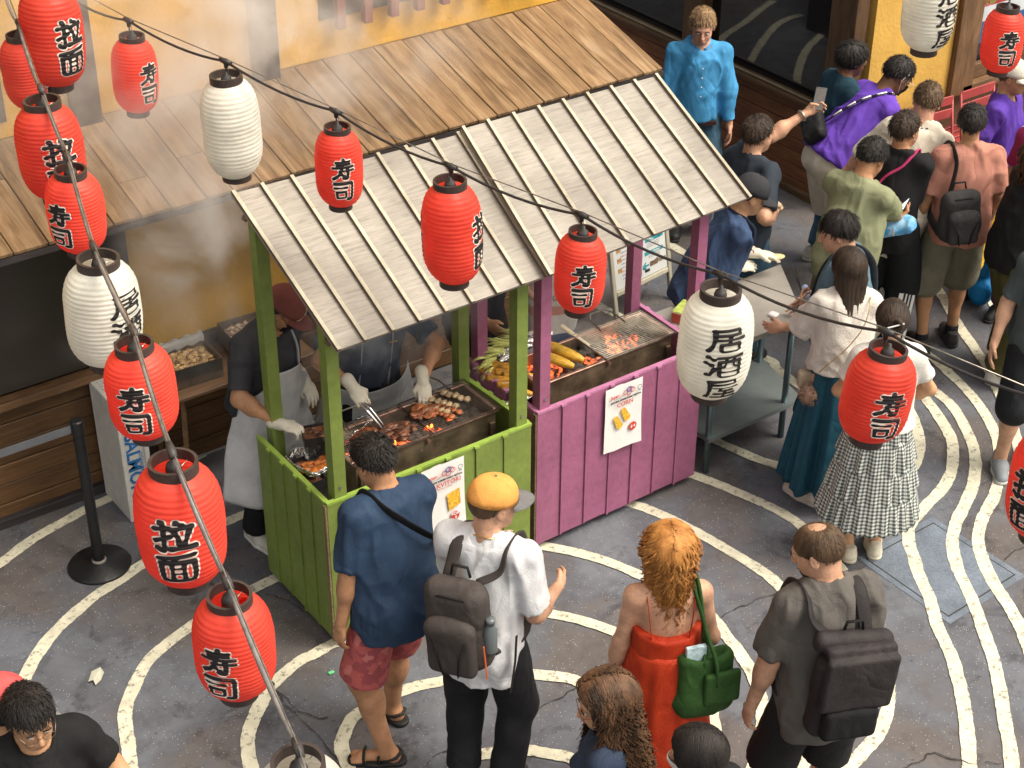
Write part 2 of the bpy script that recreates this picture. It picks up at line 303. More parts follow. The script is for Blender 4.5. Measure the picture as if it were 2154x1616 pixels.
for k, l in enumerate(CRK):
    pts = ground_pts(l); c = np.array(smooth_path(pts, 6)); c[:, :2] += .014*np.stack([vnoise(c, 26, 5+k)+.5*vnoise(c, 70, 5+k), vnoise(c, 26, 9+k)+.5*vnoise(c, 70, 9+k)], 1)
    V, Fq = ribbon([p for p in c], .0055, .0085, .0035, 2)
    n = V[Fq[0]]
    if np.cross(n[1]-n[0], n[2]-n[0])[2] < 0: Fq = Fq[:, ::-1]
    tag(mesh('ground_crack', V, np.ascontiguousarray(Fq), M_CR, smooth=False), kind='structure')
# steel cover plate let into the ground (its own sheet under the line paint)
cp = [P(x, y, z=0) for x, y in ((1800, 1174), (1998, 1313), (2157, 1212), (1961, 1088))]
M_PL = mat('painted steel plate', (.15, .18, .225), .5, .16, 5, .5, 90, fine=.25, fs=60)
t = thing('access_cover', 'square grey steel cover plate in the ground, crossed by three cream lines', 'cover plate', cp[0])
def quad_in(q, k): c = sum(q, Vector())/4; return [c+(p-c)*k for p in q]
b = MB(); o = cp[0]
def sheet(b, q, z0, z1): b.hexa([Vector((p.x, p.y, z0))-o for p in q]+[Vector((p.x, p.y, z1))-o for p in q])
sheet(b, cp, .0004, .0022); b.build('frame', M_PL, t)
b = MB(); sheet(b, quad_in(cp, .86), .0022, .0034); b.build('plate', M_PL, t)
b = MB(); q1, q2 = quad_in(cp, .885), quad_in(cp, .86)
for i in range(4):
    j = (i+1) % 4; sheet(b, [q1[i], q1[j], q2[j], q2[i]], .0022, .0026)
b.build('gap', M_CR, t)
# flattened scrap of paper on the ground
b = MB(); q = [P(x, y, z=0) for x, y in ((193, 1416), (212, 1408), (220, 1420), (213, 1434), (202, 1446), (197, 1436), (186, 1438))]
b.add([Vector((p.x, p.y, .012+.01*((i*7) % 3)/3)) for i, p in enumerate(q)], [(6, 5, 4, 3, 2, 1, 0)])
tag(b.build('paper_scrap', mat('pale paper', (.5, .5, .4), .8)), 'crumpled pale scrap of paper flattened on the ground left of the last red lantern', 'litter')
b = MB(); p0 = P(697, 1416, z=.004); b.box(p0+Vector((0, 0, .004)), (.03, .018, .006)); tag(b.build('green_scrap', mat('green wrapper', (.15, .6, .25), .5)), 'tiny bright green scrap of wrapper on the ground near the pink shorts', 'litter')

# ------------------------------------------------------------------ left building
M_OCH = mat('ochre plaster', (.56, .31, .045), .85, .14, 2.5, .5, 35)
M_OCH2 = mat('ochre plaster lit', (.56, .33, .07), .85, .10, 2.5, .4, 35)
M_TIM = wood_mat('dark timber', [(.022, .019, .022), (.04, .033, .034), (.06, .048, .045)], .7, (1, 10, 10), .3)
M_TIMB = wood_mat('brown timber', [(.07, .038, .019), (.14, .076, .036), (.21, .118, .058)], .6, (1, 9, 9), .4)
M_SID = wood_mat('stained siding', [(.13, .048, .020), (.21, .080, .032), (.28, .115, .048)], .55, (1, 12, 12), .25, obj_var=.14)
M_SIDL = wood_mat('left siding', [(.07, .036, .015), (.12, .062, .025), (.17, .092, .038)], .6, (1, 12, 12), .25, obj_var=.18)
M_AWN = wood_mat('weathered planks', [(.085, .052, .030), (.18, .11, .058), (.25, .155, .08), (.32, .22, .125), (.25, .20, .15)], .7, (.7, 8, 8), .4, obj_var=.15, spec=.2)
def glass_mat(name, col, ior=1.5, rough=.03):
    m = bpy.data.materials.new(name); m.use_nodes = True; nt, N, L, B = nodes(m)
    B.inputs['Base Color'].default_value = tuple(col)+(1,); B.inputs['Roughness'].default_value = rough; B.inputs['IOR'].default_value = ior; B.inputs['Specular IOR Level'].default_value = .5
    tc = N.new('ShaderNodeTexCoord'); n = N.new('ShaderNodeTexNoise'); n.inputs['Scale'].default_value = 3; n.inputs['Detail'].default_value = 4; L.new(tc.outputs['Object'], n.inputs['Vector'])
    r = N.new('ShaderNodeMapRange'); r.inputs[3].default_value = rough*.5; r.inputs[4].default_value = rough*2.2; L.new(n.outputs['Fac'], r.inputs[0]); L.new(r.outputs[0], B.inputs['Roughness']); return m
M_GLASS = glass_mat('dark window glass', (.012, .012, .014), 1.75, .02)
M_GLASL = glass_mat('dusty window glass', (.045, .038, .032), 1.5, .12)
YW = 2.05
bl = thing('left_building', 'ochre plastered building with dark timber posts behind the stalls', 'building', (0, YW, 0))
def part(name, c, size, m, parent, ch=.004):
    """axis-aligned board given by world centre; its local X is the long side so the grain follows it"""
    ax = int(np.argmax(size)); o = MB(); sz = list(size)
    if ax == 0: R = None
    elif ax == 1: R = Matrix.Rotation(math.pi/2, 3, 'Z'); sz = [size[1], size[0], size[2]]
    else: R = Matrix.Rotation(-math.pi/2, 3, 'Y'); sz = [size[2], size[1], size[0]]
    o.box((0, 0, 0), sz, ch=ch); ob = o.build(name, m, parent)
    loc = Vector(c)-(parent.location if parent else Vector()); ob.location = loc
    if R is not None: ob.rotation_euler = R.to_euler()
    return ob
b = MB(); b.box((-1.95, 1.66, 3.3), (10.3, 3.0, 6.6)); b.build('core_wall', M_TIM, bl)
b = MB(); b.box((1.45, .06, 1.55), (3.1, .08, 1.7)); b.build('wall', M_OCH, bl)
b = MB(); b.box((-1.9, .055, 4.56), (10.1, .11, 4.4)); b.build('upper_wall', M_OCH, bl)
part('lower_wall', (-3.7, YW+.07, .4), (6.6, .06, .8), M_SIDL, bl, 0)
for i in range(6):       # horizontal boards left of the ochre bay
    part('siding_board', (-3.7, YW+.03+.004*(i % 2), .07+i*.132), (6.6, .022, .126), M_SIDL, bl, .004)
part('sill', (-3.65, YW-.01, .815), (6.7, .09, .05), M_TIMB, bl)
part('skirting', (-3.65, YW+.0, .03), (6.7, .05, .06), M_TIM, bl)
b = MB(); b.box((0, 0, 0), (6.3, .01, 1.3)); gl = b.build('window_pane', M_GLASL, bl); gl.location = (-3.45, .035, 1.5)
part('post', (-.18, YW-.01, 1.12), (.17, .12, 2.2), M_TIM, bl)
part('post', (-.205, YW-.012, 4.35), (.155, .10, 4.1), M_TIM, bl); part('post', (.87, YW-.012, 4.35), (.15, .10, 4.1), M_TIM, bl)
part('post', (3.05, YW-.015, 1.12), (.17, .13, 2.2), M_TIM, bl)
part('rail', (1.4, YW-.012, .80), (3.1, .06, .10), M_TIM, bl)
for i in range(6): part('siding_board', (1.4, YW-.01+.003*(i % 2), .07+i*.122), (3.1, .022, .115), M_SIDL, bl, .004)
# small window with hanging slats
part('window', (2.05, YW-.004, 3.1), (1.62, .02, 1.02), M_GLASL, bl)
for i in range(9): part('slat', (1.345+i*.178, YW-.06, 3.0), (.055, .05, .92), mat('red brown paint', (.19, .065, .055), .6), bl)
part('window', (-1.6, YW-.006, 3.2), (1.95, .02, 1.5), M_TIM, bl)
part('window_pane', (-1.6, YW-.02, 3.25), (1.7, .012, 1.3), M_GLASL, bl)
# awning of weathered planks
AWF, AWZ0, AWZ1 = 1.25, 2.122, 2.348
aw = thing('plank_awning', 'long sloping awning of weathered brown planks along the ochre wall', 'awning', (0, YW, AWZ1))
sl_ = math.atan2(AWZ1-AWZ0, YW-AWF); Ls = math.hypot(YW-AWF, AWZ1-AWZ0)
x = 3.14; rr = random.Random(3)
while x > -6.5:
    w = rr.choice([.13, .15, .165, .18, .2]) if x > -2.5 else .3
    cuts = [0, Ls] if rr.random() < .88 else [0, Ls*rr.uniform(.35, .7), Ls]
    for a, c in zip(cuts[:-1], cuts[1:]):
        L_ = c-a-.004; b = MB(); b.box((0, 0, 0), (L_, w-.0055, .022), ch=.003); ob = b.build('plank', M_AWN, aw)
        s = (a+c)/2; ob.rotation_euler = Matrix.Rotation(-math.pi/2, 3, 'Z').to_euler()
        ob.rotation_euler = (Matrix.Rotation(sl_, 3, 'X') @ Matrix.Rotation(-math.pi/2, 3, 'Z')).to_euler()
        ob.location = (x-w/2, -s*math.cos(sl_), -s*math.sin(sl_)+rr.uniform(-.003, .003))
    x -= w
b = MB(); b.box((-1.7, -(YW-AWF)+.015, -(AWZ1-AWZ0)-.030), (9.7, .03, .032)); b.build('fascia', M_TIM, aw)
for i in range(9): b = MB(); b.box((0, 0, 0), (.05, Ls*.96, .07), R=Matrix.Rotation(sl_, 3, 'X')); r_ = b.build('rafter', M_TIM, aw); r_.location = (3.08-i*.9, -Ls/2*math.cos(sl_), -Ls/2*math.sin(sl_)-.05)

# ------------------------------------------------------------------ right building
XW, YC = 5.80, 2.13
br = thing('right_building', 'ochre corner building with dark shop windows over red brown wood siding', 'building', (XW, YC, 0))
b = MB(); b.box((2.65, 4.65, 3.0), (5.2, 9.2, 6.0)); b.build('wall', M_TIM, br)
nb = 7; hb = .80/nb
for i in range(nb):
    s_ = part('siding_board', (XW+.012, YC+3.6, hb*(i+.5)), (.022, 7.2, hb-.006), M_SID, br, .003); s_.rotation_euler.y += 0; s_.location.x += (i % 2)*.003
part('skirting', (XW-.02, YC+3.6, .03), (.05, 7.2, .06), M_TIMB, br)
part('sill', (XW-.035, YC+3.6, .815), (.13, 7.24, .035), M_TIMB, br)
part('sill', (XW-.05, YC+3.6, .845), (.03, 7.2, .02), mat('pale metal strip', (.25, .2, .13), .4, metal=.6), br)
for (a, c) in ((.22, 1.62), (1.86, 4.4), (4.6, 7.0)):
    b = MB(); b.box((0, 0, 0), (.012, c-a, 1.9)); o_ = b.build('window_pane', M_GLASS, br); o_.location = (.03, (a+c)/2, .83+.96)
for yy, w_ in ((.09, .26), (1.74, .22), (4.5, .2)): part('post', (XW-.02, YC+yy, 2.1), (.13, w_, 2.55), M_TIMB, br)
part('lintel', (XW-.02, YC+3.6, 2.80), (.12, 7.2, .16), M_TIMB, br)
# face towards the camera: ochre bay, post, window
b = MB(); b.box((0, 0, 0), (.93, .10, 1.9)); o_ = b.build('ochre_panel', M_OCH2, br); o_.location = (.555, -.02, .78+.95)
part('post', (XW+1.13, YC-.055, 1.85), (.25, .13, 2.15), M_TIMB, br)
part('sill', (XW+2.6, YC-.05, .80), (2.9, .14, .07), M_TIMB, br); part('rail', (XW+.6, YC-.045, .755), (1.1, .08, .05), M_TIMB, br)
b = MB(); b.box((0, 0, 0), (2.6, .012, 1.9)); o_ = b.build('window_pane', glass_mat('clear dark glass', (.02, .022, .03), 1.6, .02), br); o_.location = (2.56, .035, 1.8)
part('lower_panel', (XW+2.4, YC+.0, .37), (4.6, .05, .74), wood_mat('plain brown', [(.10, .05, .025), (.14, .07, .035), (.17, .09, .045)], .6), br)
part('window_frame', (XW+2.55, YC-.03, .90), (2.6, .05, .12), M_TIMB, br)
# flower reflection, white and blue panels: that window's reflection put into their colours
def reflection_mat():
    m = bpy.data.materials.new('flower reflection'); m.use_nodes = True; nt, N, L, B = nodes(m); tc = N.new('ShaderNodeTexCoord')
    v = N.new('ShaderNodeTexVoronoi'); v.inputs['Scale'].default_value = 28; L.new(tc.outputs['Object'], v.inputs['Vector']); s = N.new('ShaderNodeSeparateColor'); L.new(v.outputs['Color'], s.inputs[0])
    r = N.new('ShaderNodeValToRGB'); r.color_ramp.interpolation = 'CONSTANT'; e = r.color_ramp.elements; e[0].color = (.32, .03, .03, 1); e[1].position = .82; e[1].color = (.45, .12, .2, 1)
    for p, c in ((.3, (.08, .14, .02)), (.5, (.2, .18, .05)), (.66, (.38, .07, .04))): q = e.new(p); q.color = c+(1,)
    L.new(s.outputs[0], r.inputs[0]); L.new(r.outputs[0], B.inputs['Base Color']); B.inputs['Roughness'].default_value = .25; return m
for nme, cx, cz, w_, h_, mm in (('flower_reflection', 2.15, 1.62, 1.9, .46, reflection_mat()), ('white_panel', 2.15, 1.33, 1.9, .12, mat('white gloss', (.5, .53, .56), .2)), ('blue_panel', 2.15, 1.18, 1.9, .18, mat('blue gloss', (.03, .10, .24), .2)), ('blue_panel', 2.15, 1.98, 1.9, .25, mat('blue gloss', (.03, .10, .24), .2))):
    b = MB(); b.box((0, 0, 0), (w_, .006, h_)); o_ = b.build(nme, mm, br); o_.location = (cx+.15, .022, cz)
# ================================================================== STALLS
M_GRN = mat('green paint', (.175, .238, .050), .48, .11, 2.5, .25, 40, spec=.45, fine=.16, fs=22)
M_GRL = mat('light green paint edge', (.27, .40, .07), .5, .07, 6, .12, 90, fine=.12, fs=40)
M_PUR = mat('purple paint', (.31, .105, .195), .48, .11, 2.5, .25, 40, spec=.45, fine=.16, fs=22)
M_PUL = mat('light purple paint edge', (.47, .19, .34), .5, .07, 6, .12, 90, fine=.12, fs=40)
M_RAW = wood_mat('raw plywood edge', [(.10, .07, .045), (.2, .14, .08), (.28, .2, .12)], .7, (1, 20, 20))
def roof_mat():
    m = wood_mat('grey washed plywood', [(.17, .15, .125), (.265, .24, .205), (.32, .29, .25), (.355, .325, .285)], .42, (2.0, 22, 22), .12, obj_var=.04, spec=.5); return m
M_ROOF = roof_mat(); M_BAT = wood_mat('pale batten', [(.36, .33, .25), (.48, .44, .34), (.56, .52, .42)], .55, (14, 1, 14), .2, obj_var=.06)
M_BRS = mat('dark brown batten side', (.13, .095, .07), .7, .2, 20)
M_SCR = mat('zinc screw', (.5, .5, .5), .35, metal=1)
def V2(p, z): return Vector((p.x, p.y, z))
def stall(name, label, cs, roof, zf, zb, MP, ML, nf, nsd, xl):
    FL, FR, BR, BL = cs; o = V2(FL, 0); t = thing(name, label, 'food stall', o, group='market grill stalls')
    cen = sum(cs, Vector())/4
    def side(A, B, n, outward):
        d = (B-A).normalized(); L_ = (V2(B, 0)-V2(A, 0)).length
        for i in range(n):
            a, b_ = A.lerp(B, i/n), A.lerp(B, (i+1)/n); z0 = .06+.006*((i*37) % 3-1); q = [a, b_-d*.002, b_-d*.002-outward*.016, a-outward*.016]
            off = outward*(.0012*((i*13) % 3))
            m = MB(); m.hexa([V2(p+off, z0)-o for p in q]+[V2(p+off, .944)-o for p in q]); ob = m.build('board', MP, t)
            if i:
                m = MB(); a0 = a-d*.006; a1 = a+d*.006; q = [a0+outward*.011, a1+outward*.011, a1+outward*.0005, a0+outward*.0005]
                m.hexa([V2(p, z0+.002)-o for p in q]+[V2(p, .9445)-o for p in q]); m.build('batten', MP, t)
                m = MB(); a0 = a-d*.016; a1 = a+d*.016; q = [a0+outward*.016, a1+outward*.016, a1+outward*.004, a0+outward*.004]
                m.hexa([V2(p, .9455)-o for p in q]+[V2(p, .9585)-o for p in q]); m.build('cap_tab', ML, t)
        q = [A+outward*.004, B+outward*.004, B-outward*.022, A-outward*.022]
        m = MB(); m.hexa([V2(p, .9455)-o for p in q]+[V2(p, .960)-o for p in q]); m.build('top_rail', ML, t)
    xd = (FR-FL).normalized(); yd = (BL-FL).normalized(); yr = (BR-FR).normalized(); e = .0225
    side(BL, FL-yd*-e, nsd, -xd); side(FL, FR, nf, -Vector((-xd.y*-1, xd.x, 0)) if False else Vector((xd.y, -xd.x, 0))); side(FR+yr*e, BR, nsd, xd)
    m = MB(); q = [FL-xd*.012+yd*.002, FL-xd*.0015+yd*.002, FL-xd*.0015+yd*.024, FL-xd*.012+yd*.024]; m.hexa([V2(p, .06)-o for p in q]+[V2(p, .944)-o for p in q]); m.build('plywood_edge', M_RAW, t)
    # floor tray and counter shelf
    ins = [FL+xd*.025+yd*.025, FR-xd*.025+yr*.025, BR-xd*.025-yr*.02, BL+xd*.025-yd*.02]
    for nme, z0, z1, mm in (('floor_board', .10, .115, M_RAW), ('counter', .66, .675, mat('stall counter', (.24, .22, .2), .5, fine=.3))):
        m = MB(); m.hexa([V2(p, z0)-o for p in ins]+[V2(p, z1)-o for p in ins]); m.build(nme, mm, t)
    # posts
    ps = .068
    for (cx, cy, ux, uy) in ((FL, None, 1, 1), (FR, None, -1, 1), (BR, None, -1, -1), (BL, None, 1, -1)):
        yy = yd if cx in (FL, BL) else yr
        c0 = cx+xd*(.056 if ux < 0 else -.0)*ux+xd*(xl if ux > 0 else 0)+yy*uy*(.045 if uy > 0 else .05)
        q = [c0-xd*ps/2-yy*ps/2, c0+xd*ps/2-yy*ps/2, c0+xd*ps/2+yy*ps/2, c0-xd*ps/2+yy*ps/2]
        m = MB(); fr_ = (c0.y-roof[0].y)/(roof[3].y-roof[0].y); z1 = zf+(zb-zf)*fr_-.052; m.hexa([V2(p, .12)-o for p in q]+[V2(p, z1)-o for p in q]); m.build('post', MP, t)
        m = MB(); m.lathe([(.0, 0), (.009, 0), (.009, .006), (.0, .006)], 8, c=V2(c0-yy*uy*ps/2, 1.02)-o+Vector((0, 0, 0)), R=Matrix.Rotation(math.pi/2, 3, 'X')); m.build('screw', M_SCR, t)
    # casters
    for cx, ux, uy in ((FL, 1, 1), (FR, -1, 1), (BR, -1, -1), (BL, 1, -1)):
        c0 = V2(cx+xd*ux*.08+yd*uy*.08, .035)-o; m = MB(); m.tube([c0-xd*.014, c0+xd*.014], .035, 14); m.build('caster', mat('black rubber', (.02, .02, .02), .6), t)
    # roof
    RFL, RFR, RBR, RBL = roof; n = (RFR-RFL).cross(RBL-RFL).normalized(); th = .018
    for i in range(8):
        g_ = .0015
        a, b_, c_, d_ = RFL.lerp(RFR, i/8+g_), RFL.lerp(RFR, (i+1)/8-g_), RBL.lerp(RBR, (i+1)/8-g_), RBL.lerp(RBR, i/8+g_)
        m = MB(); m.hexa([p-n*th-o for p in (a, b_, c_, d_)]+[p-o for p in (a, b_, c_, d_)]); m.build('roof_board', M_ROOF, t)
    rx = (RFR-RFL).normalized()
    for i in range(9):
        u = min(max(i/8, .006), .994); a, b_ = RFL.lerp(RFR, u), RBL.lerp(RBR, u); s_ = (a-b_).normalized(); a = a+s_*.008; b_ = b_-s_*.006
        w_ = .0095; q = [a-rx*w_, a+rx*w_, b_+rx*w_, b_-rx*w_]
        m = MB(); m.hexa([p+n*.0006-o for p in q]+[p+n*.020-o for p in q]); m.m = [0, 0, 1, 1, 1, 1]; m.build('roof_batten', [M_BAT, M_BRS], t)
    # rafters and beams under the roof
    for u in (.045, .955):
        a, b_ = RFL.lerp(RFR, u).lerp(RBL.lerp(RBR, u), .03), RFL.lerp(RFR, u).lerp(RBL.lerp(RBR, u), .98)
        q = [a-rx*.02, a+rx*.02, b_+rx*.02, b_-rx*.02]; m = MB(); m.hexa([p-n*.068-o for p in q]+[p-n*.0185-o for p in q]); m.build('rafter', M_RAW, t)
    for v_ in (.10, .9):
        a, b_ = RFL.lerp(RBL, v_), RFR.lerp(RBR, v_); a = a+(b_-a)*.02; b_ = b_+(a-b_)*.02; k = Vector((0, .02, 0)); q = [a-k, b_-k, b_+k, a+k]
        m = MB(); m.hexa([p-n*.10-o for p in q]+[p-n*.069-o for p in q]); m.build('beam', M_RAW, t)
    return t
GS = [P(688, 1064, z=.95), P(1118, 893, z=.95), P(976, 790, z=.95), P(540, 920, z=.95)]
PS = [P(1131, 872, z=.95), P(1474, 735, z=.95), P(1334, 632, z=.95), P(981, 756, z=.95)]
GR = [P(708, 738, z=1.915), P(1150, 580, z=1.915), P(965, 283, z=2.375), P(487, 408, z=2.375)]
PR = [P(1153, 580, z=1.941), P(1577, 415, z=1.941), P(1381, 160, z=2.41), P(970, 272, z=2.41)]
PS[1].x += .03; PS[1] = Vector((PS[0].x+1.19, PS[1].y, .95))
green = stall('grill_stall', 'lime green wooden grill stall with grey battened roof, nearer the men in caps', GS, GR, 1.915, 2.375, M_GRN, M_GRL, 7, 5, .088)
purple = stall('grill_stall', 'purple wooden grill stall with grey battened roof and a CORN sheet on its front', PS, PR, 1.941, 2.41, M_PUR, M_PUL, 7, 5, .056)
# ------------------------------------------------------------------ grills
M_STEEL = mat('sooty steel', (.33, .255, .17), .38, .35, 7, .15, 30, metal=.75, fine=.35, fs=12)
M_RUST = mat('heat stained steel rim', (.36, .22, .17), .42, .3, 10, .2, 40, metal=.6)
M_WIRE = mat('grill wire', (.30, .27, .23), .32, .3, 20, 0, metal=.9)
M_WIRED = mat('blackened grill wire', (.07, .055, .045), .5, .3, 20, 0, metal=.6)
M_ASH = mat('ash and char', (.045, .038, .034), .95, .5, 25, .8, 60)
def coal_mat(name, glow):
    m = mat(name, (.035, .03, .028), .95, .5, 20, .8, 50, col2=(.14, .12, .105)); nt, N, L, B = nodes(m)
    if glow:
        tc = N['Texture Coordinate']; n = N.new('ShaderNodeTexNoise'); n.inputs['Scale'].default_value = 30; n.inputs['Detail'].default_value = 3; L.new(tc.outputs['Object'], n.inputs['Vector'])
        r = N.new('ShaderNodeValToRGB'); r.color_ramp.elements[0].position = .44; r.color_ramp.elements[1].position = .62; r.color_ramp.elements[0].color = (0, 0, 0, 1); r.color_ramp.elements[1].color = (1, .13, .025, 1)
        L.new(n.outputs['Fac'], r.inputs[0]); L.new(r.outputs[0], B.inputs['Emission Color']); B.inputs['Emission Strength'].default_value = 1.4
    return m
M_COAL, M_EMB = coal_mat('charcoal', 0), coal_mat('glowing charcoal', 1)
def lump(r, seed, sx=1, sy=1, sz=.7, sub=2, amp=.25):
    bm = bmesh.new(); bmesh.ops.create_icosphere(bm, subdivisions=sub, radius=1); co = np.array([v.co for v in bm.verts])
    d = 1+amp*vnoise(co, 1.4, seed)+amp*.55*vnoise(co, 3.7, seed+3)
    V = co*d[:, None]*np.array([sx, sy, sz])*r; Fc = [[v.index for v in f.verts] for f in bm.faces]; bm.free(); return V, Fc
def grill(name, label, x0, x1, y0, y1, zt, zbot, glows, wires, seed):
    t = thing(name, label, 'grill', ((x0+x1)/2, (y0+y1)/2, zbot)); w, d, h = x1-x0, y1-y0, zt-zbot
    for nme, c, s in (('front_wall', (0, -d/2, h/2), (w, .006, h)), ('back_wall', (0, d/2, h/2), (w, .006, h)), ('end_wall', (-w/2, 0, h/2), (.006, d-.008, h)), ('end_wall', (w/2, 0, h/2), (.006, d-.008, h)), ('fire_tray', (0, 0, h-.11), (w-.01, d-.01, .006))):
        b = MB(); b.box(c, s); b.build(nme, M_STEEL, t)
    b = MB()
    for c, s in (((0, -d/2-.004, h), (w+.03, .022, .012)), ((0, d/2+.004, h), (w+.03, .022, .012)), ((-w/2-.004, 0, h), (.022, d-.02, .012)), ((w/2+.004, 0, h), (.022, d-.02, .012))): b.box(c, s, ch=.003)
    b.build('rim', M_RUST, t)
    b = MB(); b.box((0, -d/2-.012, h*.35), (w*.96, .008, .05)); b.build('brace', mat('brass stained band', (.30, .23, .13), .45, .3, 8, metal=.6), t)
    for sx in (-1, 1):
        b = MB(); b.box((sx*(w/2-.03), -d/2-.016, h*.4), (.03, .018, h*.8)); b.build('leg_bracket', M_STEEL, t)
    b = MB(); b.lathe([(0, 0), (.011, 0), (.011, .02), (0, .02)], 10, c=(.0, -d/2-.006, h-.02), R=Matrix.Rotation(math.pi/2, 3, 'X')); b.build('knob', M_RUST, t)
    r_ = random.Random(seed); protos = []
    for k in range(6):
        V, Fc = lump(.028, seed+k*5, 1.2, 1, .75, 1, .3); protos.append(V)
        if k == 0: F0 = Fc
    bc = MB(); bg_ = MB()
    nx, ny = int(w/.042), int(d/.042)
    for i in range(nx):
        for j in range(ny):
            x = -w/2+.03+i*(w-.06)/(nx-1)+r_.uniform(-.01, .01); y = -d/2+.03+j*(d-.06)/(ny-1)+r_.uniform(-.01, .01)
            hot = any((x-gx)**2+(y-gy)**2 < gr**2 for gx, gy, gr in glows) and r_.random() < .62
            a = r_.uniform(0, 6.3); V = protos[r_.randrange(6)]*r_.uniform(.75, 1.15); c, s = math.cos(a), math.sin(a)
            V = np.stack([V[:, 0]*c-V[:, 1]*s+x, V[:, 0]*s+V[:, 1]*c+y, V[:, 2]+h-.085+r_.uniform(0, .02)], 1)
            (bg_ if hot else bc).add([tuple(v) for v in V], F0)
    tag(bc.build('charcoal', M_COAL, t, smooth=True), kind='stuff'); tag(bg_.build('embers', M_EMB, t, smooth=True), kind='stuff')
    # grates
    for k, (a, c, dark) in enumerate(wires):
        g_ = MB(); zt_ = h+.012+.004*k; M_ = M_WIRED if dark else M_WIRE; ww = c-a; ya, yb = -d/2-.02, d/2+.02
        loop = [(a, ya), (c, ya), (c, yb), (a, yb), (a, ya)]; g_.tube([(x, y, zt_) for x, y in loop], .0042, 6)
        n_ = int((yb-ya)/.0165)
        for i in range(1, n_): y = ya+(yb-ya)*i/n_; g_.tube([(a, y, zt_+.002), (c, y, zt_+.002)], .0013, 4)
        for i in range(1, int(ww/.07)+1): x = a+ww*i/(int(ww/.07)+1); g_.tube([(x, ya, zt_-.002), (x, yb, zt_-.002)], .0018, 4)
        g_.build('grate', M_, t)
        hb = MB(); hx = (a+c)/2; hb.tube([(hx-.09, yb-.07, zt_+.006), (hx-.08, yb+.05, zt_+.02), (hx-.05, yb+.085, zt_+.03), (hx+.05, yb+.085, zt_+.03), (hx+.08, yb+.05, zt_+.02), (hx+.09, yb-.07, zt_+.006)], .005, 6); hb.build('grate_handle', M_WIRE, t)
    return t
g1 = grill('charcoal_grill', 'long sooty charcoal grill in the green stall with meat on its wire racks', .27, 1.15, .19, .50, .985, .68, [(-.12, -.06, .10), (.12, -.05, .05), (-.38, .0, .06), (.28, .02, .05)], [(-.47, .02, 1), (.03, .46, 1)], 11)
g2 = grill('charcoal_grill', 'long charcoal grill in the purple stall with glowing coals and two corn cobs', 1.50, 2.44, .25, .54, .985, .68, [(-.30, -.04, .17), (.24, .03, .12), (-.05, -.06, .09)], [(-.02, .49, 0)], 23)
# ------------------------------------------------------------------ food on the grills
M_MEAT = mat('grilled meat', (.30, .095, .035), .38, .45, 22, .6, 60, fine=.45, fs=40, spec=.6)
M_MEATD = mat('charred meat', (.16, .06, .03), .42, .5, 22, .6, 60, fine=.5, fs=40, spec=.6)
M_CHK = mat('pale chicken', (.50, .37, .22), .42, .28, 24, .5, 60, fine=.25, fs=50, spec=.6)
M_STK = mat('bamboo stick', (.5, .38, .2), .7)
def skewer(x, y, z, ang, n, m, r, label, seed, grp):
    t = thing('meat_skewer', label, 'skewer', (x, y, z), ang, grp); b = MB(); L_ = n*r*1.55; b.tube([(-L_/2-.05, 0, 0), (L_/2+.01, 0, 0)], .0022, 5); b.build('stick', M_STK, t)
    for i in range(n):
        V, Fc = lump(r, seed*7+i, .85, 1.05, .62, 2, .28); V[:, 0] += -L_/2+(i+.5)*L_/n; V[:, 1] += random.uniform(-.004, .004); mesh('meat_piece', [tuple(v) for v in V], Fc, m, t)
    return t
zg = 1.005
sk = [((952, 833), M_CHK, 'pale chicken skewer, the furthest right on the green stall grill'), ((928, 847), M_CHK, 'pale chicken skewer, second from the right on the green stall grill'), ((910, 860), M_CHK, 'pale chicken skewer lying next to the brown meat on the green stall grill')]
for k, ((px, py), m, lb) in enumerate(sk):
    p = P(px+6, py, z=zg+.012); skewer(p.x, p.y, zg+.012, D2R(-62), 5, m, .023, lb, 3+k, 'chicken skewers on the grill')
for k, (px, py, lb) in enumerate(((940, 862, 'browned meat skewer between pale chicken and the glazed meat pile'), (925, 872, 'browned meat skewer nearest the glazed meat pile'))):
    p = P(px+4, py-2, z=zg+.012); skewer(p.x, p.y, zg+.012, D2R(-62), 5, M_MEAT, .021, lb, 31+k, 'browned skewers on the grill')
def pile(name, label, cat, pts, z, r, m, seed, grp=None, hl=.012):
    c = sum((Vector((a, b, 0)) for a, b in pts), Vector())/len(pts); t = thing(name, label, cat, (c.x, c.y, z), 0, grp)
    for i, (a, b) in enumerate(pts):
        V, Fc = lump(r*random.uniform(.8, 1.25), seed+i*3, 1.25, .9, .5, 3, .6); V = V+np.array([a-c.x, b-c.y, hl+random.uniform(0, .012)]); mesh('meat_piece', [tuple(v) for v in V], Fc, m, t)
    return t
def scat(px, py, n, rx, ry, z, seed):
    r_ = random.Random(seed); p = P(px, py, z=z); out = []
    for _ in range(n):
        a, q = r_.uniform(0, 6.28), math.sqrt(r_.random()); out.append((p.x+math.cos(a)*q*rx, p.y+math.sin(a)*q*ry))
    return out
pile('grilled_meat', 'glazed brown meat pieces heaped mid grill above the orange flames', 'grilled meat', scat(893, 870, 12, .075, .055, zg, 5), zg, .026, M_MEAT, 50)
pile('grilled_meat', 'dark red meat pile held by the tongs over flames', 'grilled meat', scat(832, 915, 13, .075, .06, zg, 6), zg, .027, M_MEATD, 90)
pile('grilled_meat', 'brown meat slice at the left end of the green stall grill', 'grilled meat', scat(770, 918, 6, .06, .03, zg, 7), zg, .028, M_MEAT, 130)
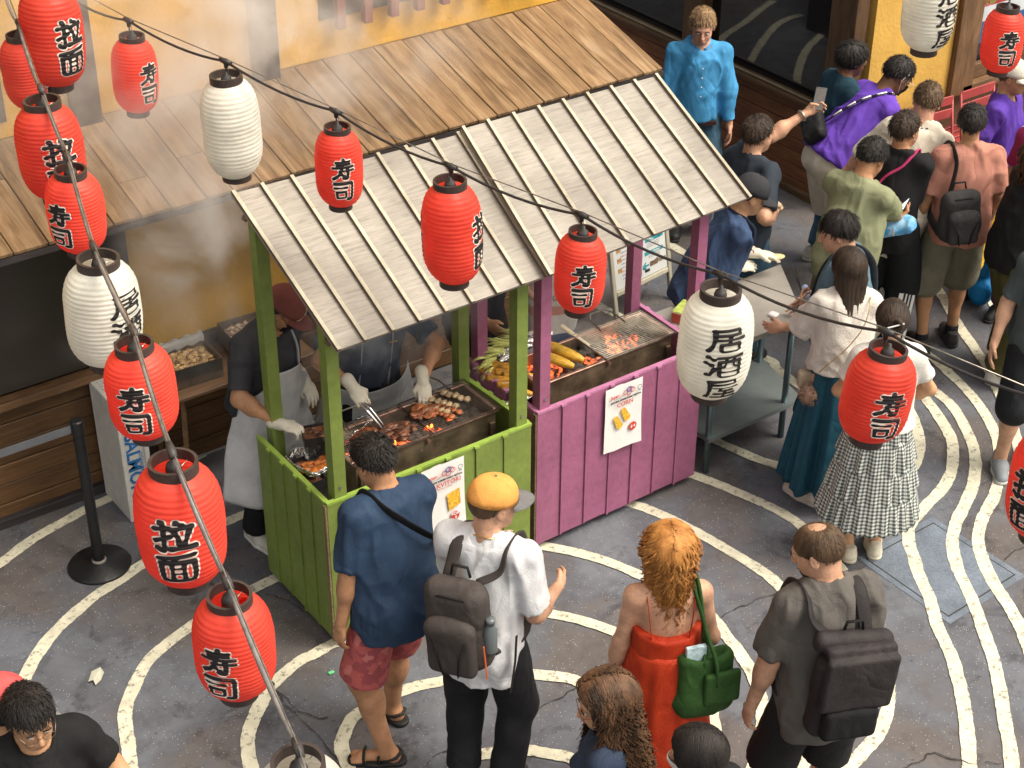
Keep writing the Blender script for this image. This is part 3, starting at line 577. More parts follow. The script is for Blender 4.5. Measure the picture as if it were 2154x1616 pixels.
pile('grilled_meat', 'small charred meat scraps near the grate edge over glowing coals', 'grilled meat', scat(862, 905, 5, .045, .03, zg, 17), zg, .015, M_MEATD, 150)
M_FLAME = mat('small flame', (1, .3, .05), .9, emis=(1, .22, .03, 3.0), bump=0)
for k, (px, py, s) in enumerate(((826, 938, .8), (808, 935, .5), (905, 900, .6))):
    p = P(px, py, z=.985); b = MB()
    for j in range(4):
        dx = random.uniform(-.02, .02); hh = random.uniform(.02, .04)*s; b.tube([(dx, 0, 0), (dx+.003, .002, hh*.5), (dx-.002, 0, hh)], [.008*s, .006*s, .001], 6)
    o_ = b.build('flame', M_FLAME, smooth=True); o_.location = p; tag(o_, 'small orange flame licking up through the green stall grate, flare %s' % ('under the tongs', 'left of the tongs', 'right of the meat heap', 'between the two meat heaps')[k], 'flame')
# corn
M_CORN = mat('roasted corn', (.62, .36, .035), .42, .2, 14, .2, 60, fine=.3, fs=26, spec=.55); M_CORND = mat('dark roasted corn', (.66, .31, .03), .42, .4, 14, .2, 60, fine=.5, fs=26, spec=.55)
def corn_mesh(L_=.19, r=.026, rows=14, cols=30):
    V = []; F_ = []; seg = rows*3
    for i in range(cols*2+1):
        u = i/(cols*2); x = (u-.5)*L_; rr_ = r*(1-.55*max(0, (u-.55)/.45)**2.2)*(1-.25*max(0, (.12-u)/.12)); rr_ *= (1-.045*(i % 2))
        if i in (0, cols*2): rr_ *= .3
        for j in range(seg):
            a = 2*math.pi*j/seg; q = rr_*(1-.07*(1 if j % 3 == 0 else 0)); V.append((x, q*math.cos(a), q*math.sin(a)))
    F_ = [(i*seg+j, (i+1)*seg+j, (i+1)*seg+(j+1) % seg, i*seg+(j+1) % seg) for i in range(cols*2) for j in range(seg)]
    F_ += [tuple(range(seg)), tuple((cols*2)*seg+j for j in range(seg-1, -1, -1))]; return V, F_
CV, CFc = corn_mesh()
def corn(p, az, pitch, m, label, grp, s=1.0):
    o_ = mesh('corn_cob', CV, CFc, m); o_.location = p; o_.rotation_euler = (random.uniform(0, 3), pitch, az); o_.rotation_euler = (Matrix.Rotation(az, 3, 'Z') @ Matrix.Rotation(pitch, 3, 'Y')).to_euler(); o_.scale = (s, s, s)
    return tag(o_, label, 'corn', grp)
corn(P(1192, 742, z=1.05), D2R(-58), D2R(14), M_CORN, 'whole yellow corn cob on the glowing coals, nearer the wire rack', 'cobs roasting on the coals', 1.15)
corn(P(1170, 757, z=1.03), D2R(-55), D2R(12), M_CORN, 'whole yellow corn cob on the glowing coals, nearer the purple corner post', 'cobs roasting on the coals', 1.15)
# foil trays
def foil_mat():
    m = mat('crumpled foil', (.72, .72, .72), .22, .05, 10, 1.2, 45, metal=1); return m
M_FOIL = foil_mat()
def foil_tray(name, label, c, w, d, h, rz, seed=1, crumple=.010):
    t = thing(name, label, 'foil tray', c, rz); n = 26; V = []; prof = [(.86, 0), (.93, h*.5), (1.0, h), (1.05, h*.96), (1.08, h*.75)]
    for k, (s, z) in enumerate(prof):
        for j in range(n*2):
            a = 2*math.pi*j/(n*2); ca, sa = math.cos(a), math.sin(a); q = (abs(ca)**8+abs(sa)**8)**(-1/8)
            V.append((w/2*s*ca*q, d/2*s*sa*q, z))
    V = np.array(V); V += crumple*np.stack([vnoise(V, 30, seed), vnoise(V, 30, seed+2), vnoise(V, 26, seed+4)], 1)*np.where(V[:, 2:3] > .001, 1, .2)
    m2 = n*2; F_ = [(i*m2+j, i*m2+(j+1) % m2, (i+1)*m2+(j+1) % m2, (i+1)*m2+j) for i in range(len(prof)-1) for j in range(m2)]+[tuple(range(m2-1, -1, -1))]
    mesh('tray', [tuple(v) for v in V], F_, M_FOIL, t, smooth=False); return t
p = P(668, 965, z=.90); ft = foil_tray('foil_tray', 'crumpled foil tray of orange sauced meat inside the green stall corner', (p.x+.02, p.y, .86), .30, .24, .07, D2R(8), 2)
pile('sauced_meat', 'orange sauced meat heaped in the foil tray beside the green post', 'grilled meat', scat(672, 975, 14, .085, .06, .91, 9), .885, .026, mat('sauced meat', (.50, .15, .03), .3, .4, 22, .5, 60, spec=.7), 170)
p = P(735, 905, z=.99); ft2 = foil_tray('foil_tray', 'sheet of bright crumpled foil folded along the left end of the grill', (p.x, p.y, .955), .30, .10, .045, D2R(18), 5, .014)
p = P(1062, 800, z=.93); ft3 = foil_tray('foil_tray', 'foil tray of finished corn cobs inside the purple stall', (p.x, p.y+.02, .87), .30, .42, .06, D2R(4), 8)
cs_ = [(1040, 783, .95), (1058, 800, .945), (1075, 785, .955), (1078, 808, .945), (1088, 822, .94), (1068, 772, .965), (1092, 790, .955), (1050, 790, .93)]
for k, (px, py, z) in enumerate(cs_): corn(P(px, py, z=z), D2R(-50+9*((k*5) % 4)), D2R(6), M_CORND, 'roasted corn cob in the purple stall foil tray, '+('back left, touching the husks', 'in the middle of the tray', 'near the back edge of the tray', 'right of the middle', 'nearest the tray front corner', 'furthest back', 'half hidden by the green post', 'leftmost of all')[k], 'finished cobs in the foil tray', .95)
# corn still in pale husks with foil
M_HUSK = mat('pale green husk', (.62, .64, .20), .65, .25, 12, .3, 50, stretch=(1, 6, 6))
for k, (px, py, z, az) in enumerate(((1040, 752, .965, 185), (1060, 738, .985, 165), (1072, 722, 1.0, 150), (1100, 705, 1.0, 150), (1045, 765, .96, 190))):
    p = P(px, py, z=z); t = thing('husked_corn', 'corn cob with pale green husk pulled back, %s' % ('lowest of the heap', 'second up the heap', 'in the middle of the heap', 'highest of the heap', 'against the foil tray')[k], 'corn', p, D2R(az), 'husked corn heap'); b = MB(); r_ = random.Random(k)
    for j in range(34):
        a = r_.uniform(0, 6.28); rr_ = .016; y, z_ = rr_*math.cos(a), rr_*math.sin(a); L_ = r_.uniform(.09, .16); sp = r_.uniform(.2, .55)
        pts = [(0, y, z_), (L_*.4, y*(1+sp), z_*(1+sp)), (L_*.75, y*(1+2.5*sp), z_*(1+2.5*sp)+.004), (L_, y*(1+3.6*sp)+r_.uniform(-.01, .01), z_*(1+3.4*sp)-.004)]
        b.tube(pts, [.008, .009, .006, .001], 4, flat=.3)
    b.build('husk', M_HUSK, t, smooth=True)
    fb = MB(); fb.tube([(-.02, 0, 0), (-.06, 0, 0), (-.12, 0, 0), (-.17, 0, -.002)], [.020, .026, .027, .018], 12); o_ = fb.build('foil_wrap', M_FOIL, t)
    me = o_.data; co = np.zeros(len(me.vertices)*3, np.float32); me.vertices.foreach_get('co', co); co = co.reshape(-1, 3); co += .006*np.stack([vnoise(co, 60, 1), vnoise(co, 60, 2), vnoise(co, 60, 3)], 1); me.vertices.foreach_set('co', co.ravel())
# black boxes and cloth in the left corner of the green stall
M_BLK = mat('black plastic', (.018, .018, .018), .35, .2, 10)
def open_box(name, label, cat, c, w, d, h, rz, m, fill=None, fm=None, th=.004):
    t = thing(name, label, cat, c, rz); b = MB(); b.box((0, 0, th/2), (w, d, th))
    for cc, s in (((0, -d/2, h/2), (w, th, h)), ((0, d/2, h/2), (w, th, h)), ((-w/2, 0, h/2), (th, d-th, h)), ((w/2, 0, h/2), (th, d-th, h))): b.box(cc, s)
    b.build('tray', m, t)
    if fill is not None:
        r_ = random.Random(int(w*1000)); bb = MB()
        for _ in range(fill):
            V, Fc = lump(r_.uniform(.012, .022), r_.randrange(999), 1.3, 1, .6, 1, .4); V += np.array([r_.uniform(-w*.42, w*.42), r_.uniform(-d*.42, d*.42), h*.62+r_.uniform(-.004, .014)]); bb.add([tuple(v) for v in V], Fc)
        tag(bb.build('food', fm, t, smooth=True), kind='stuff'); b = MB(); b.box((0, 0, h*.55), (w*.97, d*.97, .01)); b.build('food_base', fm, t)
    return t
p = P(638, 1000, z=.88); open_box('sauce_box', 'black plastic box of brown sauce tucked in the green stall corner', 'container', (p.x+.03, p.y+.02, .83), .10, .24, .06, D2R(0), M_BLK, 10, M_MEATD)
for px, py, w_, d_, nm in ((600, 985, .12, .2, 'cloth'),):
    p = P(px+20, py+5, z=.9)
M_PAN = mat('steel pan', (.30, .28, .25), .28, .2, 8, .1, 30, metal=.9)
M_NOOD = mat('cooked chicken strips', (.52, .33, .15), .45, .3, 25, .6, 60, fine=.25, fs=30, spec=.5); M_RAWC = mat('raw chicken pieces', (.50, .36, .28), .4, .25, 22, .5, 50, spec=.5)
# side table with the two deep pans against the wall
tx0, tx1, ty0, ty1, tz = -.12, .82, 1.56, 2.0, .78
t = thing('side_table', 'narrow folding table with wooden legs behind the cook in the maroon cap', 'table', (.35, 1.78, 0))
b = MB(); b.box((0, 0, tz-.0125), (tx1-tx0, ty1-ty0, .025), ch=.004); b.build('table_top', wood_mat('worn table top', [(.09, .05, .03), (.16, .09, .05), (.24, .15, .09)], .5, (1, 9, 9)), t)
for sx, sy in ((-1, -1), (1, -1), (-1, 1), (1, 1)):
    b = MB(); b.tube([(sx*.38, sy*.17, tz-.026), (sx*.42, sy*.19, 0)], .017, 4); b.build('leg', M_TIMB, t)
b = MB(); b.tube([(-.40, -.18, .33), (.40, -.18, .33)], .007, 6); b.build('stretcher', mat('bare steel rod', (.5, .5, .5), .35, metal=1), t)
open_box('food_pan', 'deep steel pan of cooked chicken strips with plastic film at its far side', 'pan', (.09, 1.78, tz+.002), .33, .27, .13, D2R(-3), M_PAN, 150, M_NOOD)
b = MB(); n_ = 12; Vv = [(-.17+.34*i/n_, .14+.02*math.sin(j*1.3), .12+.05*math.sin(math.pi*j/4)+.01*math.sin(i*2.1+j)) for j in range(5) for i in range(n_+1)]
Vv = [(x, y-.03*j/5, z) for (x, y, z), j in zip(Vv, [j for j in range(5) for _ in range(n_+1)])]
fm_ = glass_mat('plastic film', (.7, .7, .68), 1.4, .1); nt_, N_, L_n, B_ = nodes(fm_); B_.inputs['Alpha'].default_value = .35
o_ = mesh('film', Vv, [(j*(n_+1)+i, j*(n_+1)+i+1, (j+1)*(n_+1)+i+1, (j+1)*(n_+1)+i) for j in range(4) for i in range(n_)], fm_); o_.location = (.09, 1.78, tz); tag(o_, 'clear plastic film bunched on the rim of the cooked chicken pan', 'film')
open_box('food_pan', 'deep steel pan of raw chicken pieces beside the maroon cap cook', 'pan', (.56, 1.86, tz+.002), .33, .26, .13, D2R(-3), M_PAN, 60, M_RAWC)
# foam fish box standing on end
M_FOAM = mat('white foam', (.62, .60, .56), .7, .06, 12, .3, 80); FX = thing('foam_box', 'tall white foam fish box standing on end with blue lettering on its side', 'box', (-.335, 1.84, 0), D2R(0))
fw, fd, fh, ft_ = .17, .36, .80, .028
for nme, c, s in (('back_panel', (0, fd/2-.014, fh/2), (fw, .028, fh)), ('side_panel', (-fw/2+.014, -.014, fh/2), (.028, fd-.028, fh)), ('side_panel', (fw/2-.014, -.014, fh/2), (.028, fd-.028, fh)), ('end_panel', (0, -.014, fh-.014), (fw-.056, fd-.028, .028)), ('end_panel', (0, -.014, .014), (fw-.056, fd-.028, .028)), ('lid_panel', (0, -fd/2+.03, fh/2), (fw-.056, .02, fh-.056))):
    b = MB(); b.box(c, s, ch=.004); b.build(nme, M_FOAM, FX)
M_BLU = mat('blue print', (.03, .16, .42), .6, .15, 30)
text_mesh('print', 'SALMON', M_BLU, FX, .115, .003, M4=frame((-.012, -fd/2+.018, fh/2-.03), (0, 0, -1), (1, 0, 0)), sx=.95)
text_mesh('print', 'DO SALMAR', M_BLU, FX, .03, .0, M4=frame((.035, -fd/2+.017, fh/2-.03), (0, 0, -1), (1, 0, 0)), sx=.9)
# stanchion
t = thing('belt_stanchion', 'black retractable belt stanchion with a round base at the left wall', 'stanchion', (-.735, 1.395, 0)); MBK = mat('black powder coat', (.014, .014, .015), .38, .2, 8)
b = MB(); b.lathe([(0, .012), (.175, .0), (.178, .012), (.17, .022), (.05, .034), (.04, .042), (.0, .042)], 40); b.build('base', MBK, t, smooth=True)
b = MB(); b.lathe([(.031, .04), (.031, .90), (.036, .905), (.036, .985), (.030, .992), (0, .992)], 24); b.build('post', MBK, t)
b = MB(); b.lathe([(.04, .036), (.042, .045), (.034, .055)], 24); b.build('collar', mat('worn ring', (.25, .22, .2), .5), t, smooth=True)
b = MB(); b.box((-1.0, .0, .945), (1.93, .002, .05)); o_ = b.build('belt', mat('grey belt webbing', (.10, .105, .12), .8), t); 
# paper sheets on the stalls
M_PAPER = mat('white sheet', (.74, .74, .73), .6, .03, 6, .25, 14)
M_RED, M_BLKP, M_ORG = mat('red print', (.55, .06, .04), .6), mat('black print', (.02, .02, .02), .6), mat('corn print', (.80, .42, .04), .6, .3, 60)
def flat_poly(pts, y=0): return [(a, y, b_) for a, b_ in pts]
def circle(cx, cz, r, n=18, star=0): return [(cx+(r*(1+star*(k % 2)))*math.cos(2*math.pi*k/n), cz+(r*(1+star*(k % 2)))*math.sin(2*math.pi*k/n)) for k in range(n)]
def ring(b, cx, cz, r0, r1, y, n=20):
    for k in range(n):
        a0, a1 = 2*math.pi*k/n, 2*math.pi*(k+1)/n
        b.add(flat_poly([(cx+r0*math.cos(a0), cz+r0*math.sin(a0)), (cx+r1*math.cos(a0), cz+r1*math.sin(a0)), (cx+r1*math.cos(a1), cz+r1*math.sin(a1)), (cx+r0*math.cos(a1), cz+r0*math.sin(a1))], y), [(0, 1, 2, 3)])
def poster(name, label, o, xdir, w, h, word, price, corns, hide_left=False, sub=''):
    xdir = Vector(xdir).normalized(); t = thing(name, label, 'poster', o, math.atan2(xdir.y, xdir.x)); n = 10; V = []
    for j in range(n+1):
        for i in range(n+1):
            x, z = w*i/n, -h*j/n; V.append((x, -.004-.005*max(0, math.sin(3*i/n*math.pi+j*.5))*(j/n)-.010*(j/n)**3*(i/n), z+.006*(1 if (j == 0 and i in (3, 4)) else 0)))
    mesh('paper', V, [(j*(n+1)+i, (j+1)*(n+1)+i, (j+1)*(n+1)+i+1, j*(n+1)+i+1) for j in range(n) for i in range(n)], M_PAPER, t)
    y = -.017
    T = lambda s, m, size, cx, cz, off=0, sx=1., al='CENTER': text_mesh('print', s, m, t, size, off, .0003, frame((cx, y, cz), (1, 0, 0), (0, 0, 1)), sx=sx, align=al)
    T('Japan', M_RED, .032, w*.22, -h*.13, .0006, .9); T('SUMMER', M_RED, .008, w*.40, -h*.155); T('FAMILY & FRIENDS', M_BLKP, .006, w*.3, -h*.175)
    b = MB()
    for k, (cx, cz) in enumerate(((.50, -.125), (.58, -.095), (.66, -.10), (.60, -.15), (.70, -.12))): ring(b, w*cx, h*cz, .012, .0165, y)
    b.build('print', M_RED, t); b = MB(); ring(b, w*.60, -h*.09, .012, .019, y-.0006); b.build('print', M_BLU, t)
    b = MB(); ring(b, w*.88, -h*.115, .012, .015, y, 12); b.add(flat_poly([(w*.84, -h*.16), (w*.92, -h*.16), (w*.92, -h*.17), (w*.84, -h*.17)], y), [(0, 1, 2, 3)]); b.build('print', M_BLKP, t)
    T('JAPANESE SUMMER FAMILY FESTIVAL', M_BLKP, .0145, w*.52, -h*.215, .0008, .92)
    T(word, M_RED, .040, w*.5, -h*.285, .0004, 1.02)
    if sub: T(sub, M_RED, .014, w*.5, -h*.335, 0)
    if corns:
        for cx, cz in ((.33, -.56), (.53, -.47)):
            b = MB(); n_ = 14; pts = []
            for k in range(n_): a = math.pi*k/(n_-1); pts.append((math.cos(a)*.017, math.sin(a)*.02+.035))
            pts += [(-.023, -.035), (-.012, -.046), (.012, -.046), (.023, -.035)]; ca, sa = math.cos(.45), math.sin(.45)
            b.add(flat_poly([(w*cx+a*ca-c*sa, h*cz+a*sa+c*ca) for a, c in pts][::-1], y), [tuple(range(len(pts)))]); b.build('print', M_ORG, t)
    else:
        b = MB(); b.add(flat_poly([(w*.55, -h*.46), (w*.85, -h*.42), (w*.88, -h*.66), (w*.6, -h*.72)][::-1], y), [(0, 1, 2, 3)]); b.build('print', M_ORG, t)
    b = MB(); b.add(flat_poly(circle(w*.74, -h*(.70 if corns else .82), .026, 30, .18)[::-1], y-.0004), [tuple(range(30))]); b.build('print', M_RED, t)
    T(price, mat('white print', (.8, .8, .8), .6), .026, w*.74, -h*(.70 if corns else .82), .0006).location.y = -.0016
    return t
xd = (PS[1]-PS[0]).normalized(); p = PS[0]+xd*(.455); p.z = .942
poster('stall_poster', 'white CORN poster with two cobs and a red price burst on the purple stall', p+Vector((xd.y, -xd.x, 0))*.018, xd, .265, .43, 'CORN', '$ 4', True)
xd = (GS[1]-GS[0]).normalized(); p = GS[0]+xd*(.545); p.z = .942
poster('stall_poster', 'white NEGITORI or YAKITORI style poster with a red burst, on the green stall front behind the navy shirt' if False else 'white poster ending in VITORI with a red burst on the green stall front', p+Vector((xd.y, -xd.x, 0))*.018, xd, .265, .43, 'YAKVITORI', 'FOR\n 0', False, sub='Skewers of Pork')
p = GS[0]+xd*.075; p.z = .93
poster('stall_poster', 'white poster at the left corner of the green stall behind the navy shirt', p+Vector((xd.y, -xd.x, 0))*.018, xd, .20, .40, 'PORK', '$ 6', False)
# ------------------------------------------------------------------ steel table with undershelf
M_SST = mat('brushed steel top', (.50, .47, .43), .42, .16, 2.0, .03, 20, metal=.55); M_SSG = mat('galvanised shelf', (.33, .38, .385), .36, .12, 3, .05, 20, metal=.7)
tb = thing('steel_table', 'long stainless steel prep table with an undershelf, beside the purple stall', 'table', (3.0, .32, 0))
TA, TB, TC, TD = Vector((2.62, .0, 0)), Vector((3.34, .02, 0)), Vector((3.66, .63, 0)), Vector((2.64, .62, 0))
TB = Vector((3.36, .03, 0)); TC = Vector((3.56, .66, 0))
TB = P(1690, 668, z=.9); TC = P(1642, 556, z=.9); TA = Vector((2.62, TB.y+.005, 0)); TD = Vector((2.62, TC.y-.01, 0))
b = MB(); b.hexa([V2(p, .865)-tb.location for p in (TA, TB, TC, TD)]+[V2(p, .90)-tb.location for p in (TA, TB, TC, TD)]); b.build('table_top', M_SST, tb)
SA, SB, SC_, SD = Vector((2.64, TA.y+.02, 0)), Vector((3.42, TB.y+.03, 0)), Vector((3.55, .6, 0)), Vector((2.64, .58, 0))
b = MB(); b.hexa([V2(p, .235)-tb.location for p in (SA, SB, SC_, SD)]+[V2(p, .262)-tb.location for p in (SA, SB, SC_, SD)]); b.build('undershelf', M_SSG, tb)
for q in ((2.66, TA.y+.05), (3.30, TB.y+.07), (3.5, .56), (2.66, .55)):
    b = MB(); b.tube([(q[0]-3, q[1]-.32, 0), (q[0]-3, q[1]-.32, .864)], .02, 14); b.build('leg', mat('blue grey steel tube', (.13, .19, .21), .35, metal=.6), tb, smooth=True)
b = MB(); p = P(1627, 663, z=.905); b.box((0, 0, .009), (.055, .055, .018), ch=.006); o_ = b.build('card_reader', mat('glossy white plastic', (.8, .78, .78), .25)); o_.location = (p.x, p.y, .9005); o_.rotation_euler.z = D2R(15); tag(o_, 'small white square card reader on the steel table', 'card reader')
# tea box between stall and table
t = thing('tea_box', 'cream and green paper carton on the steel table by the purple stall', 'box', (P(1440, 660, z=.93).x, P(1440, 660, z=.93).y, .902), D2R(25))
b = MB(); b.box((0, 0, .035), (.17, .10, .07), ch=.002); b.build('carton', mat('cream card', (.6, .52, .36), .6), t); b = MB(); b.box((0, 0, .0725), (.165, .095, .004)); b.build('green_lid', mat('lime card', (.42, .50, .12), .6, .25, 25), t); b = MB(); b.box((-.0865, 0, .035), (.002, .09, .06)); b.build('red_end', mat('red card', (.55, .12, .07), .6), t)
# A-frame menu board
def aframe():
    A, B_ = Vector((3.29, 1.77, 0)), Vector((3.91, 1.86, 0)); xd = (B_-A).normalized(); nrm = Vector((xd.y, -xd.x, 0)); H_ = 1.22; W_ = .60
    t = thing('menu_board', 'white A-frame menu board with red and teal lettering behind the purple stall', 'sign', A+xd*.3, math.atan2(xd.y, xd.x)); M_F = mat('white plastic frame', (.46, .43, .34), .5)
    lean = .17; M4 = lambda x, z: Vector((x, -.002+lean*z*1.0, z))
    up = Vector((0, lean, 1)).normalized(); fy = Vector((0, 1, 0)); R = frame((0, 0, 0), (1, 0, 0), up).to_3x3()
    def bar(c, s, nme, m=M_F):
        b = MB(); b.box((0, 0, 0), s, R=R, ch=.004); o = b.build(nme, m, t); o.location = c
    for sx in (-1, 1): bar(up*.62+Vector((sx*.285, 0, 0)), (.035, 1.24, .03), 'leg')
    bar(up*1.21, (.53, .035, .03), 'rail'); bar(up*.24, (.53, .035, .03), 'rail'); bar(up*.725, (.54, .93, .008), 'panel', mat('menu paper', (.66, .68, .68), .45, .03))
    for sx in (-1, 1): b = MB(); b.tube([Vector((sx*.285, .22, 1.16)), Vector((sx*.285, .58, 0))], .017, 4); b.build('back_leg', M_F, t)
    nf = up.cross(Vector((1, 0, 0))).normalized(); nf = -nf if nf.y > 0 else nf
    MT, MR_, MG, MDK = mat('teal print', (.03, .30, .38), .5), mat('faded red print', (.55, .12, .09), .5), mat('grey print', (.2, .2, .22), .5), mat('dark photo print', (.18, .12, .08), .5, .5, 60)
    def tx(s, m, size, x, u, off=0, sx=1):
        u = .31+(u-.5)*.62; size = size*.78
        return text_mesh('print', s, m, t, size, off, .0003, Matrix.Translation(up*u+Vector((x, 0, 0))+nf*.0065) @ frame((0, 0, 0), (1, 0, 0), up), sx=sx)
    def blk(x, u, w, h, m, k=.0052):
        u, h = (.31+(u-.5)*.62, h*.7) if h < .5 else (u, h); b = MB(); b.box((0, 0, 0), (w, h, .001), R=R); o = b.build('print', m, t); o.location = up*u+Vector((x, 0, 0))+nf*k
    blk(.0, .72, .003, .88, MG)
    for y_, s_ in ((1.13, 'Japanese'), (1.09, 'Summer Family'), (1.05, 'Festival')): blk(.135, y_, .19, .032, MR_); tx(s_, M_PAPER, .026, .135, y_, .0004, .9)
    tx('Hibi creations', MT, .022, .135, 1.0); tx('$ 5.00', MG, .05, .13, .95, .0005); blk(.225, .94, .055, .08, MDK); blk(.055, .91, .05, .08, mat('pale photo print', (.35, .35, .35), .5, .3, 50))
    blk(.14, .84, .16, .035, MT); tx('"The', M_PAPER, .03, .12, .84, .0006); blk(.215, .855, .06, .05, MT)
    for k in range(3): tx('served with lemon syrup and ice', MG, .0125, .135, .80-.02*k)
    blk(.14, .69, .19, .038, MT); tx('"Yuzu Mojito"', M_PAPER, .03, .14, .69, .0006)
    for k in range(2): tx('yuzu mint and sparkling water', MG, .0125, .14, .65-.018*k)
    tx('Oldies', MDK, .07, .20, .56, .001, .8); tx('←', MT, .10, .05, .55, .003); blk(.13, .55, .08, .05, MDK); blk(.06, .49, .05, .03, M_BLKP)
    tx('Menu', MG, .05, -.13, 1.13, .001); 
    for k in range(13): tx('grilled %s ........ $%d' % (('corn', 'pork', 'chicken', 'squid')[k % 4], 4+k % 5), (MG, MR_)[k % 4 == 2], .019, -.13, 1.07-.045*k)
    for k in range(4): blk(-.21+.0*k, 1.0-.12*k, .04, .045, mat('food photo print', (.45, .25, .1), .5, .4, 60))
    for k in range(5): blk(-.06+.035*k*.9, .36, .014, .08, (MDK, MT, MG, MDK, MG)[k])
    return t
aframe()
# charcoal bag behind the purple grill
def bag():
    p = P(1185, 690, z=.80); t = thing('charcoal_bag', 'open white charcoal bag with a red band behind the purple stall grill', 'bag', (p.x, p.y+.12, .675), D2R(-20)); n, m_ = 24, 14; V = []
    for i in range(m_+1):
        u = i/m_; z = .46*u
        for j in range(n):
            a = 2*math.pi*j/n; q = (abs(math.cos(a))**4+abs(math.sin(a))**4)**(-.25); s = 1-.25*max(0, u-.75)/.25*1; V.append((.15*q*math.cos(a)*s, .085*q*math.sin(a)*(1-.35*u), z))
    V = np.array(V); V += .012*np.stack([vnoise(V, 12, 1), vnoise(V, 12, 2), vnoise(V, 9, 3)], 1)
    F_ = [(i*n+j, i*n+(j+1) % n, (i+1)*n+(j+1) % n, (i+1)*n+j) for i in range(m_) for j in range(n)]; mi = []
    for i in range(m_): mi += [2 if i in (0, 1) else (1 if 6 <= i <= 7 else 0)]*n
    mesh('sack', [tuple(v) for v in V], F_, [mat('white sack', (.62, .60, .57), .5, .08, 10, .5, 25), mat('red orange band', (.52, .10, .05), .5, .15, 20), mat('navy print', (.04, .07, .16), .5)], t, mi=mi)
    text_mesh('print', 'ORIGINAL', M_BLKP, t, .055, .002, .0003, frame((.0, -.098, .33), (1, 0, 0), (0, 0, 1)), sx=.85)
    text_mesh('print', '100%', M_BLKP, t, .035, .001, .0003, frame((.05, -.095, .40), (1, 0, 0), (0, 0, 1))); return t
bag()
b = MB(); b.box((0, .0, 0), (.036, .13, .016), ch=.006); b.box((0, -.10, .004), (.02, .09, .01), ch=.004); o_ = b.build('basting_brush', mat('pale wood handle', (.62, .52, .34), .6)); p = P(1198, 698, z=1.0); o_.location = p; o_.rotation_euler = (D2R(20), 0, D2R(20)); tag(o_, 'pale wooden brush handle resting by the charcoal bag', 'brush')
# ------------------------------------------------------------------ red folding chairs
def chair(loc, rz, label):
    t = thing('folding_chair', label, 'chair', loc, rz, 'red folding chairs'); M_ = mat('red enamel', (.33, .045, .045), .4)
    for sx in (-1, 1):
        for nme, pts in (('frame_rail', [(sx*.19, .02, .87), (sx*.19, .10, .46), (sx*.19, .22, 0)]), ('leg', [(sx*.17, .16, .45), (sx*.17, -.2, 0)])):
            b = MB(); b.tube(pts, .011, 6); b.build(nme, M_, t, smooth=True)
    for k, z in enumerate((.84, .74)): b = MB(); b.box((0, .03+.012*k, z), (.38, .012, .075), ch=.003); b.build('back_slat', M_, t)
    for k in range(5): b = MB(); b.box((0, .10-.075*k, .455), (.36, .055, .012), ch=.003); b.build('seat_slat', M_, t)
p = P(2055, 185, z=.85); chair((p.x-.02, p.y, 0), D2R(180), 'red folding chair under the window print, right of the beige shirt')
p = P(1960, 215, z=.85); chair((p.x, p.y, 0), D2R(175), 'red folding chair mostly hidden behind the beige shirt man')
